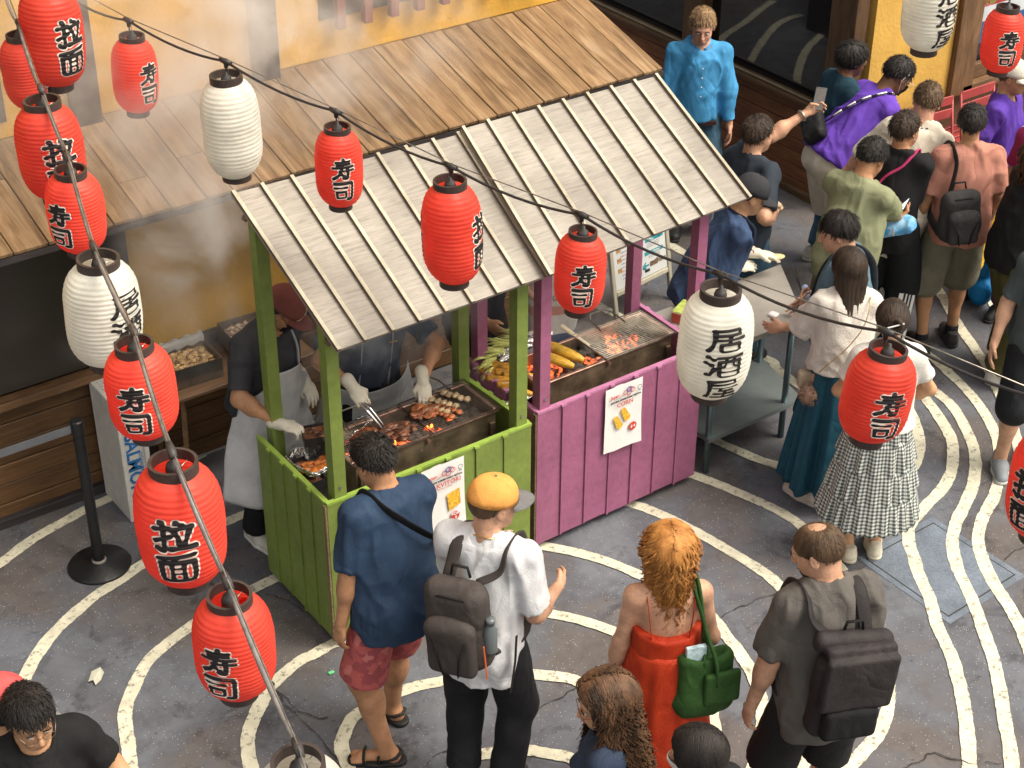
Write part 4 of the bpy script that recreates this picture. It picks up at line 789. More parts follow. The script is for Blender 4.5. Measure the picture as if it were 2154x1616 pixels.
# ================================================================== LANTERNS
GLY = {
 '寿': [([(.18, .87), (.8, .90)], .10), ([(.22, .74), (.80, .765)], .09), ([(.04, .60), (.96, .63)], .10), ([(.52, 1.0), (.47, .7), (.40, .42), (.26, .2), (.05, .06)], .12), ([(.34, .44), (.97, .45)], .09), ([(.70, .56), (.72, .2), (.68, .05), (.52, .08)], .12), ([(.42, .27), (.54, .17)], .12)],
 '司': [([(.08, .90), (.86, .92), (.90, .8), (.89, .14), (.84, .04), (.70, .05)], .125), ([(.08, .68), (.64, .69)], .10), ([(.17, .46), (.60, .47), (.60, .20), (.56, .15), (.19, .14), (.17, .46)], .095)],
 '拉': [([(.02, .78), (.40, .82)], .12), ([(.18, 1.0), (.24, .9), (.24, .12), (.18, .05), (.06, .13)], .13), ([(.02, .38), (.40, .55)], .12), ([(.58, .98), (.72, .90)], .13), ([(.46, .77), (.96, .83)], .12), ([(.53, .66), (.60, .50), (.62, .26)], .12), ([(.90, .72), (.80, .42), (.72, .18)], .12), ([(.40, .10), (.60, .13), (1.0, .16)], .14)],
 '面': [([(.03, .88), (.95, 1.0)], .11), ([(.50, .92), (.42, .78)], .12), ([(.08, .72), (.93, .76), (.95, .4), (.92, .1), (.80, .05), (.2, .04), (.10, .12), (.09, .72)], .12), ([(.36, .72), (.36, .10)], .10), ([(.66, .72), (.67, .10)], .10), ([(.36, .52), (.62, .54)], .07), ([(.36, .33), (.62, .34)], .07)],
 '居': [([(.12, .90), (.86, .97), (.88, .78), (.20, .72)], .12), ([(.17, .90), (.18, .5), (.12, .22), (.03, .06)], .14), ([(.28, .54), (.99, .60)], .10), ([(.60, .70), (.58, .36)], .12), ([(.36, .35), (.86, .39), (.86, .12), (.80, .06), (.40, .04), (.36, .10), (.36, .35)], .11)],
 '酒': [([(.05, .92), (.20, .82)], .14), ([(.0, .66), (.15, .57)], .14), ([(.04, .12), (.12, .10), (.24, .42)], .13), ([(.32, .90), (.98, .97)], .11), ([(.36, .72), (.92, .76), (.93, .12), (.86, .05), (.42, .03), (.37, .12), (.36, .72)], .11), ([(.54, .92), (.53, .60), (.47, .48)], .09), ([(.75, .94), (.74, .56), (.82, .50)], .09), ([(.40, .26), (.90, .28)], .09)],
 '屋': [([(.12, .92), (.86, .97), (.87, .80), (.20, .76)], .11), ([(.17, .92), (.17, .5), (.12, .22), (.03, .04)], .13), ([(.30, .60), (.94, .64)], .09), ([(.52, .60), (.42, .46), (.82, .48)], .09), ([(.32, .28), (.92, .31)], .10), ([(.62, .46), (.60, .06)], .11), ([(.24, .06), (1.0, .10)], .11)],
}
def glyph(ch, grow=0.0, n=36, seed=0):
    """marching-squares mesh of the brush strokes: unit box, returns verts (u, v) and faces"""
    m = .12; xs = np.linspace(-m, 1+m, n); X, Y = np.meshgrid(xs, xs, indexing='ij'); D = np.full(X.shape, 9.0)
    for pts, w in GLY[ch]:
        sm = smooth_path([(a, b_, 0) for a, b_ in pts], 4) if len(pts) > 2 and ch not in '司面居酒屋' else [np.array((a, b_, 0.)) for a, b_ in pts]
        k = len(sm)-1
        for i in range(k):
            a, b_ = sm[i][:2], sm[i+1][:2]; ab = b_-a; L2 = ab@ab+1e-9; t = np.clip(((X-a[0])*ab[0]+(Y-a[1])*ab[1])/L2, 0, 1)
            tt = (i+t)/k; ww = w*(.56+.10*np.cos(tt*6.28)); D = np.minimum(D, np.hypot(X-a[0]-t*ab[0], Y-a[1]-t*ab[1])-ww)
    D += .008*vnoise(np.stack([X, Y, X*0], -1), 9, seed)-grow
    V = []; F_ = []; idx = {}
    def vid(key, p):
        if key not in idx: idx[key] = len(V); V.append(p)
        return idx[key]
    ii, jj = np.where((np.minimum.reduce([D[:-1, :-1], D[1:, :-1], D[:-1, 1:], D[1:, 1:]])) < 0)
    for i, j in zip(ii, jj):
        c = [(i, j), (i+1, j), (i+1, j+1), (i, j+1)]; poly = []
        for q in range(4):
            a, b_ = c[q], c[(q+1) % 4]; da, db = D[a], D[b_]
            if da < 0: poly.append(vid(a, (xs[a[0]], xs[a[1]])))
            if (da < 0) != (db < 0):
                t = da/(da-db); key = (a, b_) if a < b_ else (b_, a); poly.append(vid(key, (xs[a[0]]+(xs[b_[0]]-xs[a[0]])*t, xs[a[1]]+(xs[b_[1]]-xs[a[1]])*t)))
        if len(poly) > 2: F_.append(poly)
    return np.array(V), F_
GM = {}
def paper_mat(name, col, tr):
    m = bpy.data.materials.new(name); m.use_nodes = True; nt, N, L, B = nodes(m); tc = N.new('ShaderNodeTexCoord')
    n = N.new('ShaderNodeTexNoise'); n.inputs['Scale'].default_value = 9; n.inputs['Detail'].default_value = 5; oj = N.new('ShaderNodeObjectInfo'); vm = N.new('ShaderNodeVectorMath'); vm.operation = 'ADD'; L.new(tc.outputs['Object'], vm.inputs[0]); L.new(oj.outputs['Location'], vm.inputs[1]); L.new(vm.outputs[0], n.inputs['Vector'])
    r = N.new('ShaderNodeValToRGB'); r.color_ramp.elements[0].position = .3; r.color_ramp.elements[1].position = .7; c = np.array(col)
    r.color_ramp.elements[0].color = tuple(c*.82)+(1,); r.color_ramp.elements[1].color = tuple(np.clip(c*1.06, 0, 1))+(1,); L.new(n.outputs['Fac'], r.inputs[0])
    oi = N.new('ShaderNodeObjectInfo'); hv = N.new('ShaderNodeHueSaturation'); mr = N.new('ShaderNodeMapRange'); mr.inputs[3].default_value = .9; mr.inputs[4].default_value = 1.08; L.new(oi.outputs['Random'], mr.inputs[0]); L.new(mr.outputs[0], hv.inputs['Value']); L.new(r.outputs[0], hv.inputs['Color'])
    L.new(hv.outputs[0], B.inputs['Base Color']); B.inputs['Roughness'].default_value = .38; B.inputs['Specular IOR Level'].default_value = .35
    t = N.new('ShaderNodeBsdfTranslucent'); L.new(hv.outputs[0], t.inputs['Color']); mx = N.new('ShaderNodeMixShader'); mx.inputs[0].default_value = tr
    bp = N.new('ShaderNodeBump'); bp.inputs['Strength'].default_value = .3; bp.inputs['Distance'].default_value = .01
    n2 = N.new('ShaderNodeTexNoise'); n2.inputs['Scale'].default_value = 22; n2.inputs['Detail'].default_value = 3; L.new(tc.outputs['Object'], n2.inputs['Vector']); L.new(n2.outputs['Fac'], bp.inputs['Height']); L.new(bp.outputs[0], B.inputs['Normal'])
    o = N['Material Output']; L.new(B.outputs[0], mx.inputs[1]); L.new(t.outputs[0], mx.inputs[2]); L.new(mx.outputs[0], o.inputs[0]); return m
M_RLAN, M_WLAN = paper_mat('red lantern paper', (1.0, .115, .075), .50), paper_mat('white lantern paper', (.86, .85, .77), .40)
M_PRED = M_RLAN; M_KRING = mat('dark brown lantern ring', (.045, .032, .028), .5, .2, 20); M_INK = mat('lantern ink', (.012, .010, .011), .65, .2, 30); M_EDGE = mat('pale print edge', (.72, .62, .55), .6)
M_CABLE = mat('black cable', (.03, .026, .026), .45, .2, 20); M_CABG = mat('grey weathered cable', (.18, .165, .16), .45, .25, 20, spec=.6); M_SOCK = mat('bulb socket', (.045, .04, .04), .5, .2, 20)
def lantern(label, px, py, dpx, diam, aspect, red, txt, az, ribs=22, tilt=(0, 0), group=None, both=True):
    both = bool(red)
    """(px, py, dpx): where the photo shows its middle and how wide; diam: its real width"""
    t_ = F_PX*diam/dpx; c = P(px, py, t=t_); R = diam/2; H = diam*aspect; hb = H*.90/2
    cols = .52
    t = thing('paper_lantern', label, 'lantern', c, 0, group, rot=(tilt[0], tilt[1], 0)); m = M_RLAN if red else M_WLAN; fac = math.degrees(math.atan2(-CR[0]*0-CF[1], -CF[0]))
    A = D2R(az)+math.atan2(-CF[1], -CF[0])
    def prof(u):     # u in -1..1
        a = abs(u); base = (1-(a*.918)**3.6)**(1/2.1); f = (u+1)/2*ribs; s = abs(math.sin(math.pi*f)); return R*base*(1-.026*s)
    n = 40; sub = 4; V = []; rows = ribs*sub
    ph = random.uniform(0, 6)
    for i in range(rows+1):
        u = -1+2*i/rows; r = prof(u)
        for j in range(n):
            a = 2*math.pi*j/n; q = r*(1+.014*vnoise(np.array([math.cos(a)*2+ph, math.sin(a)*2, u*3]), 1.5)); z = u*hb+.004*math.sin(a+ph)
            V.append((q*math.cos(a), q*math.sin(a), z))
    F_ = [(i*n+j, i*n+(j+1) % n, (i+1)*n+(j+1) % n, (i+1)*n+j) for i in range(rows) for j in range(n)]
    mesh('shade', V, F_, m, t)
    rt = prof(1)*1.0; rb = prof(-1)*.92
    for nme, z0, z1, rr in (('top_ring', hb-.006, hb+.028*diam/.25, rt*1.04), ('bottom_ring', -hb-.030*diam/.25, -hb+.006, rb*1.02)):
        b = MB(); b.lathe([(rr, z0), (rr, z1), (rr*.86, z1), (rr*.86, z0), (rr, z0)], 36); b.build(nme, M_KRING, t)
    b = MB(); k = rt*.86
    for a in (.4, .4+math.pi): b.tube([(k*math.cos(a), k*math.sin(a), hb), (0, 0, hb-.012)], .0016, 4)
    b.build('wire', M_WIRE, t)
    b = MB(); b.lathe([(0, .052), (.007, .05), (.010, .035), (.021, .028), (.026, .012), (.026, -.01), (.0, -.012)], 16, c=(0, 0, hb-.005)); b.build('bulb_socket', M_SOCK, t, smooth=True)
    b = MB(); V2_, Fc = lump(.03, 3, 1, 1, 1.1, 2, 0); b.add([(v[0], v[1], v[2]+hb-.05) for v in V2_], Fc); b.build('bulb', mat('frosted bulb', (.7, .7, .66), .2), t, smooth=True)
    nt_ = len(txt); gw = (.90 if nt_ == 2 else 1.02)*R; gh = (.82 if nt_ == 2 else .70)*R*min(aspect/1.7, 1.12); gap = .10*R; z0 = -.04*H+(nt_*gh+(nt_-1)*gap)/2
    for side in ((0, math.pi) if both else (0,)):
        for gi, ch in enumerate(txt):
            zt_ = z0-gi*(gh+gap)
            for grow, off, mm, nm in ((.046, .0016, M_EDGE, 'print_edge'), (.004 if nt_ == 2 else -.010, .0026, M_INK, 'print')):
                if not red and nm == 'print_edge': continue
                key = (ch, grow)
                if key not in GM: GM[key] = glyph(ch, grow, seed=ord(ch) % 50)
                U, Fg = GM[key]; x = (U[:, 0]-.5)*gw; z = zt_-(1-U[:, 1])*gh; u = z/hb; r = np.array([prof(q) for q in u])+off; a = A+side+x/R
                mesh(nm, [(ri*math.cos(ai), ri*math.sin(ai), zi) for ri, ai, zi in zip(r, a, z)], Fg, mm, t)
    top = c+Vector((0, 0, hb+.03)); t['top'] = 0; del t['top']; return c, hb, t
RG, WG = 'red paper lanterns strung over the alley', 'white paper lanterns strung over the alley'
LA = [
 ('hazy red lantern over the plank awning, leftmost on the thin black string', 284, 158, 97, .22, 1.78, 1, '寿司', 52),
 ('plain cream white lantern hanging over the plank awning in the smoke', 487, 268, 125, .275, 1.84, 0, '居酒屋', 178),
 ('small red lantern hanging over the left part of the green stall roof', 713, 352, 102, .22, 1.80, 1, '寿司', 16),
 ('large red lantern over the seam between the two stall roofs', 951, 490, 129, .27, 1.86, 1, '拉面', 74),
 ('red lantern right in front of the purple stall posts', 1220, 572, 110, .22, 1.74, 1, '寿司', 6),
 ('big white lantern with three black characters covering the steel table corner', 1504, 722, 158, .30, 1.62, 0, '居酒屋', 10),
 ('red lantern hiding the back of the woman in the checked skirt', 1845, 831, 148, .255, 1.50, 1, '寿司', 10),
]
LB = [
 ('red lantern second from the top on the left string, prints on both its sides', 55, 152, 99, .21, 1.66, 1, '寿司', 86),
 ('red lantern with the lettering behind the cable, over the awning left end', 107, 318, 140, .265, 1.58, 1, '拉面', 32),
 ('red lantern above the left white lantern, lettering on its left half', 160, 445, 122, .225, 1.55, 1, '寿司', -24),
 ('stained white lantern with lettering turned to its right, left string', 217, 657, 161, .28, 1.55, 0, '居酒屋', 56),
 ('red lantern in front of the foam box, lettering crossed by the cable', 298, 822, 148, .24, 1.50, 1, '寿司', -1),
 ('largest red lantern, low on the left string beside the black stanchion', 380, 1100, 188, .28, 1.60, 1, '拉面', 3),
 ('lowest red lantern on the left string, over the bare ground', 493, 1357, 172, .245, 1.55, 1, '寿司', -14),
 ('white lantern cut by the bottom edge of the picture', 640, 1722, 205, .27, 1.6, 0, '居酒屋', 40),
]
def hang(lst, cable_m, rad, grp, lift=.10):
    tops = []
    for l in lst:
        tl = (D2R(3), D2R(4)) if 'checked skirt' in l[0] else (D2R(random.uniform(-2, 2)), D2R(random.uniform(-2, 2)))
        c, hb, t = lantern(*l, tilt=tl, group=grp[0] if l[6] else grp[1]); tops.append((c, hb, t, c+Vector((0, 0, hb+lift))))
    return tops
TA_ = hang(LA, M_CABLE, .007, (RG, WG), .095); TB_ = hang(LB, M_CABG, .010, (RG, WG), .075)
def string(name, label, tops, m, rad, start, end, sag_w=True, wire_lift=.02, wire=True):
    t = thing(name, label, 'cable', tops[0][3]); o = tops[0][3]; pts = [start]+[q[3] for q in tops]+[end]; path = []
    for a, b_ in zip(pts[:-1], pts[1:]):
        for k in range(8):
            u = k/8; p = a.lerp(b_, u); p.z -= .045*4*u*(1-u)*((b_-a).length/.9); path.append(p)
    path.append(pts[-1]); b = MB(); b.tube([p-o for p in path], rad, 8); b.build('power_cable', m, t, smooth=True)
    if wire:
        b = MB(); wp = [a+Vector((0, 0, .012)) for a in pts]; b.tube([p-o for p in wp], .0028, 5); b.build('support_wire', M_WIRE, t, smooth=True)
    for c, hb, lt, tp in tops:
        d = Vector((0, 0, 1)); i = tops.index((c, hb, lt, tp)); dr = (pts[i+2]-pts[i]).normalized()
        b = MB(); b.tube([tp-dr*.032-o, tp-o, tp+dr*.032-o], [.011, .015, .011], 8); b.tube([tp-o, tp-Vector((0, 0, .03))-o], [.012, .009], 8); b.build('socket_tee', m if m is M_CABLE else M_SOCK, t, smooth=True)
        b = MB(); b.tube([tp-Vector((0, 0, .02))-o, c+Vector((0, 0, hb+.045))-o], .0032, 6); b.build('lead', M_CABLE, t)
        b = MB(); b.tube([tp+Vector((0, 0, .014))-o+dr*.008, tp+Vector((.012, 0, -.02))-o, c+Vector((.006, 0, hb))-o], .0016, 5); b.build('hook_wire', M_WIRE, t)
    return t
a0 = TA_[0][3]; sA = P(80, -60, t=F_PX*.22/90); eA = P(2230, 850, t=F_PX*.255/160)
string('lantern_string', 'thin black lantern string with a fine wire, crossing the picture left to right', TA_, M_CABLE, .0062, sA, eA)
sB = P(-10, -80, t=F_PX*.21/86); eB = P(760, 2000, t=F_PX*.27/235)
string('lantern_string', 'thick grey cable running down the left side past seven lanterns', TB_, M_CABG, .0085, sB, eB)
TC_ = hang([('dim red lantern at the top left behind the first string, in the smoke', 110, 75, 133, .28, 1.72, 1, '拉面', 50)], M_CABLE, .006, (RG, WG), .1)
TD_ = hang([('white lantern cut by the top edge in front of the ochre corner', 1955, 12, 114, .28, 1.80, 0, '居酒屋', 36), ('small red lantern in front of the shop window at the top right', 2109, 85, 88, .215, 1.62, 1, '寿司', 4)], M_CABLE, .006, (RG, WG), .09)
TE_ = hang([('red lantern cut by the right edge of the picture near the grey sneaker', 2206, 1020, 166, .27, 1.62, 1, '拉面', -50)], M_CABLE, .006, (RG, WG), .09)
q = TC_[0][3]; string('lantern_string', 'lantern string out of the top left corner carrying the dim red lantern', TC_, M_CABLE, .006, q+Vector((-1.2, .4, .25)), q+Vector((1.3, .9, .75)), wire=False)
q = TD_[0][3]; q2 = TD_[1][3]; string('lantern_string', 'short stretch of lantern string at the top right corner', TD_, M_CABLE, .006, q+Vector((-1.2, -.1, .5)), q2+Vector((1.3, .2, .1)), wire=False)
q = TE_[0][3]; string('lantern_string', 'lantern string outside the right edge carrying one red lantern', TE_, M_CABLE, .006, q+Vector((1, -.7, .3)), q+Vector((1.2, .9, .3)), wire=False)
# ================================================================== PEOPLE
F32 = np.float32
class Grid:
    """signed distance field; shapes are blended in and the skin is meshed in one piece"""
    def __init__(s, lo, hi, vs):
        s.vs = vs; s.lo = np.array(lo, float)-3*vs; n = np.ceil((np.array(hi, float)+3*vs-s.lo)/vs).astype(int)+1
        s.a = np.full(n, .3, F32); s.ax = [(s.lo[i]+vs*np.arange(n[i])).astype(F32) for i in range(3)]; s.n = n
    def reg(s, lo, hi):
        i0 = np.clip(np.floor((np.array(lo)-s.lo)/s.vs).astype(int), 0, s.n); i1 = np.clip(np.ceil((np.array(hi)-s.lo)/s.vs).astype(int)+1, 0, s.n)
        sl_ = tuple(slice(a, b) for a, b in zip(i0, i1)); return sl_, s.ax[0][sl_[0]][:, None, None], s.ax[1][sl_[1]][None, :, None], s.ax[2][sl_[2]][None, None, :]
    def put(s, sl_, d, k, sub=False):
        a = s.a[sl_]
        if a.size == 0: return
        if sub: d = -d; h = np.maximum(k-np.abs(a-d), 0)/k if k else 0; s.a[sl_] = np.maximum(a, d)+h*h*k*.25
        else: h = np.maximum(k-np.abs(a-d), 0)/k if k else 0; s.a[sl_] = np.minimum(a, d)-h*h*k*.25
    def cone(s, a, b, ra, rb, k=.02, flat=False, sub=False):
        a, b = np.array(a, float), np.array(b, float); m = max(ra, rb)+k+2.5*s.vs
        sl_, X, Y, Z = s.reg(np.minimum(a, b)-m, np.maximum(a, b)+m); ab = b-a; L2 = float(ab@ab)+1e-12
        t = ((X-a[0])*ab[0]+(Y-a[1])*ab[1]+(Z-a[2])*ab[2])/L2; tc = np.clip(t, 0, 1)
        d = np.sqrt((X-a[0]-tc*ab[0])**2+(Y-a[1]-tc*ab[1])**2+(Z-a[2]-tc*ab[2])**2)-(ra+(rb-ra)*tc)
        if flat: d = np.maximum(d, (t-1)*math.sqrt(L2))
        s.put(sl_, d.astype(F32), k, sub)
    def ell(s, c, r, R=None, k=.02, sub=False):
        c = np.array(c, float); m = max(r)+k+2.5*s.vs; sl_, X, Y, Z = s.reg(c-m, c+m); X, Y, Z = X-c[0], Y-c[1], Z-c[2]
        if R is not None: X, Y, Z = X*R[0][0]+Y*R[1][0]+Z*R[2][0], X*R[0][1]+Y*R[1][1]+Z*R[2][1], X*R[0][2]+Y*R[1][2]+Z*R[2][2]
        k0 = np.sqrt((X/r[0])**2+(Y/r[1])**2+(Z/r[2])**2); k1 = np.sqrt((X/r[0]**2)**2+(Y/r[1]**2)**2+(Z/r[2]**2)**2)+1e-6
        s.put(sl_, (k0*(k0-1)/k1).astype(F32)+np.zeros((X+Y+Z).shape, F32), k, sub)
    def ecol(s, o, R, z0, z1, prof, k=.02):
        """elliptic column in a frame: prof(z) -> (a, b, cy)"""
        o = np.array(o, float); m = .45; sl_, X, Y, Z = s.reg(o-m-.3, o+m+.4); X, Y, Z = X-o[0], Y-o[1], Z-o[2]
        X, Y, Z = X*R[0][0]+Y*R[1][0]+Z*R[2][0], X*R[0][1]+Y*R[1][1]+Z*R[2][1], X*R[0][2]+Y*R[1][2]+Z*R[2][2]
        a, b, cy = prof(np.clip(Z, z0, z1)); q = np.sqrt((X/a)**2+((Y-cy)/b)**2)
        d = (q-1)*np.minimum(a, b); d = np.maximum(d, np.maximum(z0-Z, Z-z1)); s.put(sl_, d.astype(F32), k)
    def clip(s, p, n):
        n = np.array(n, float); n /= np.linalg.norm(n); X, Y, Z = s.ax[0][:, None, None], s.ax[1][None, :, None], s.ax[2][None, None, :]
        s.a = np.maximum(s.a, ((X-p[0])*n[0]+(Y-p[1])*n[1]+(Z-p[2])*n[2]).astype(F32))
    def mesh(s):
        a = s.a; a[0] = a[-1] = .1; a[:, 0] = a[:, -1] = .1; a[:, :, 0] = a[:, :, -1] = .1
        g_ = openvdb.FloatGrid(.3); g_.copyFromArray(np.ascontiguousarray(a/s.vs)); p, q = g_.convertToQuads(0.0)
        return p.astype(np.float64)*s.vs+s.lo, q.astype(np.int32)
def vnormals(V, Q):
    n = np.cross(V[Q[:, 2]]-V[Q[:, 0]], V[Q[:, 3]]-V[Q[:, 1]]); N_ = np.zeros_like(V)
    for i in range(4): np.add.at(N_, Q[:, i], n)
    return N_/(np.linalg.norm(N_, axis=1)[:, None]+1e-12)
def relax(V, Q, it=2, f=.5):
    e = np.concatenate([Q[:, [0, 1]], Q[:, [1, 2]], Q[:, [2, 3]], Q[:, [3, 0]]]); n = len(V)
    cnt = np.bincount(e[:, 0], minlength=n)+np.bincount(e[:, 1], minlength=n)
    for _ in range(it):
        S = np.stack([np.bincount(e[:, 0], V[e[:, 1], i], n)+np.bincount(e[:, 1], V[e[:, 0], i], n) for i in range(3)], 1); V = V*(1-f)+f*S/cnt[:, None]
    return V
def folds(V, Q, amp, sc, seed, kind='v'):
    N_ = vnormals(V, Q); w = .5*np.stack([vnoise(V, 3, seed+1), vnoise(V, 3, seed+2), vnoise(V, 3, seed+3)], 1)
    n1 = vnoise((V+w*.25)*np.array(sc), 1, seed+5); n2 = vnoise((V+w*.2)*np.array(sc)*2.3, 1, seed+8)
    d = amp*np.maximum((1-3.2*np.abs(n1))*.6+(.5-1.6*np.abs(n2))*.4, -.38); return V+N_*d[:, None]
def skin_mat(name, col): return mat(name, col, .5, .15, 11, .2, 160, spec=.36, fine=.12, fs=70)
SK = {'light': skin_mat('light skin', (.56, .315, .205)), 'pink': skin_mat('pink skin', (.60, .32, .22)), 'tan': skin_mat('tan skin', (.44, .225, .12)), 'olive': skin_mat('olive skin', (.50, .28, .155)), 'brown': skin_mat('brown skin', (.20, .095, .05)), 'pale': skin_mat('pale skin', (.66, .42, .28))}
def hair_mat(name, col, col2, rough=.55): return mat(name, col, rough, .2, 5, .25, 200, stretch=(3, 3, .6), col2=col2, spec=.28)
HR = {'black': hair_mat('black hair', (.006, .005, .005), (.022, .017, .015)), 'dark': hair_mat('dark brown hair', (.012, .008, .006), (.055, .035, .024)), 'brown': hair_mat('brown hair', (.05, .03, .018), (.13, .08, .045)), 'blond': hair_mat('sandy hair', (.12, .07, .035), (.33, .21, .11)),
      'red': hair_mat('copper hair', (.24, .085, .018), (.62, .29, .08)), 'curly': hair_mat('curly brown hair', (.018, .010, .006), (.15, .075, .038))}
def rotm(ax, deg): return np.array(Matrix.Rotation(D2R(deg), 3, ax))
def ik(a, c, l1, l2, hint):
    a, c = np.array(a, float), np.array(c, float); d = c-a; L_ = np.linalg.norm(d); Lm = (l1+l2)*.999
    if L_ > Lm: c = a+d/L_*Lm; d = c-a; L_ = Lm
    u = d/L_; x = (l1*l1-l2*l2+L_*L_)/(2*L_); h = math.sqrt(max(l1*l1-x*x, 0)); hn = np.array(hint, float); hn = hn-u*(hn@u); hn /= np.linalg.norm(hn)+1e-9
    return a+u*x+hn*h, c
class Person: pass
def hand_field(G_, w, d, n, sgn, curl, s, glove=0, spread=0):
    """palm, four unequal fingers with three joints, thumb off the side of the palm. d along, n palm normal, thumb side t"""
    d = np.array(d, float); d /= np.linalg.norm(d); n = np.array(n, float); n = n-d*(n@d); n /= np.linalg.norm(n); t = np.cross(d, n)*sgn; R = np.stack([t, d, n], 1); w = np.array(w, float)
    e = glove
    G_.cone(w-d*.03*s, w+d*.015*s, .027*s+e, .026*s+e, .01); G_.ell(w+d*.050*s, (.041*s+e, .050*s, .0155*s+e), R, .012)
    for i, (off, L_) in enumerate(((.030, .070), (.010, .080), (-.010, .074), (-.029, .058))):
        p = w+d*(.082+(-.006 if i in (0, 3) else 0))*s+t*off*s; ang = math.radians(curl*(.45+.06*i)); dd = d+t*off*(1.2+spread*8); dd /= np.linalg.norm(dd)
        for j, q in enumerate((.45, .32, .23)):
            di = dd*math.cos(ang)+n*math.sin(ang); pn = p+di*L_*q*s; r0 = (.0088-.0009*j)*s+e*.6; G_.cone(p, pn, r0, r0-.0008*s, .004); p = pn; ang += math.radians(curl*(.62, .45, 0)[j])
    b0 = w+d*.018*s+t*.022*s; b1 = w+d*.050*s+t*.050*s+n*.010*s; b2 = w+d*.080*s+t*(.052-.0003*curl)*s+n*(.018+.0003*curl)*s; G_.cone(b0, b1, .014*s+e, .0105*s+e, .01); G_.cone(b1, b2, .0105*s+e, .0085*s+e, .004)
def head_field(G_, c, R, s, female=False, ears=True, face=True):
    f = lambda x, y, z: c+R@(np.array([x, y, z])*s)
    q = (.95 if female else 1.0)*s
    G_.ell(f(0, -.012, .030), (.075*q, .095*q, .088*s), R, .02); G_.ell(f(0, .028, -.022), (.060*q, .066*q, .080*s), R, .03)
    G_.ell(f(0, .052, -.082), ((.034 if female else .040)*s, .036*s, .028*s), R, .035); G_.ell(f(.036, .045, -.035), (.025*s, .03*s, .035*s), R, .02); G_.ell(f(-.036, .045, -.035), (.025*s, .03*s, .035*s), R, .02)
    G_.ell(f(0, .080, .030), (.048*s, .016*s, .012*s), R, .02)
    if face:
        for x in (-.031, .031): G_.ell(f(x, .100, .006), (.019*s, .014*s, .012*s), R, .012, sub=True); G_.ell(f(x, .081, .005), (.013*s, .012*s, .010*s), R, .004)
        G_.cone(f(0, .090, .018), f(0, .113, -.026), .008*s, .0115*s, .012); 
        for x in (-.012, .012): G_.ell(f(x, .100, -.029), (.008*s, .010*s, .007*s), R, .006)
        G_.ell(f(0, .090, -.055), (.023*s, .012*s, .006*s), R, .006); G_.ell(f(0, .087, -.065), (.020*s, .012*s, .007*s), R, .006); G_.ell(f(0, .103, -.0595), (.02*s, .006*s, .0015*s), R, .003, sub=True)
    if ears:
        for x in (-1, 1): G_.ell(f(x*.077, -.008, -.004), (.008*s, .020*s, .032*s), R @ rotm('Z', x*-22), .006); G_.ell(f(x*.088, -.006, .0), (.006*s, .010*s, .017*s), R, .004, sub=True)
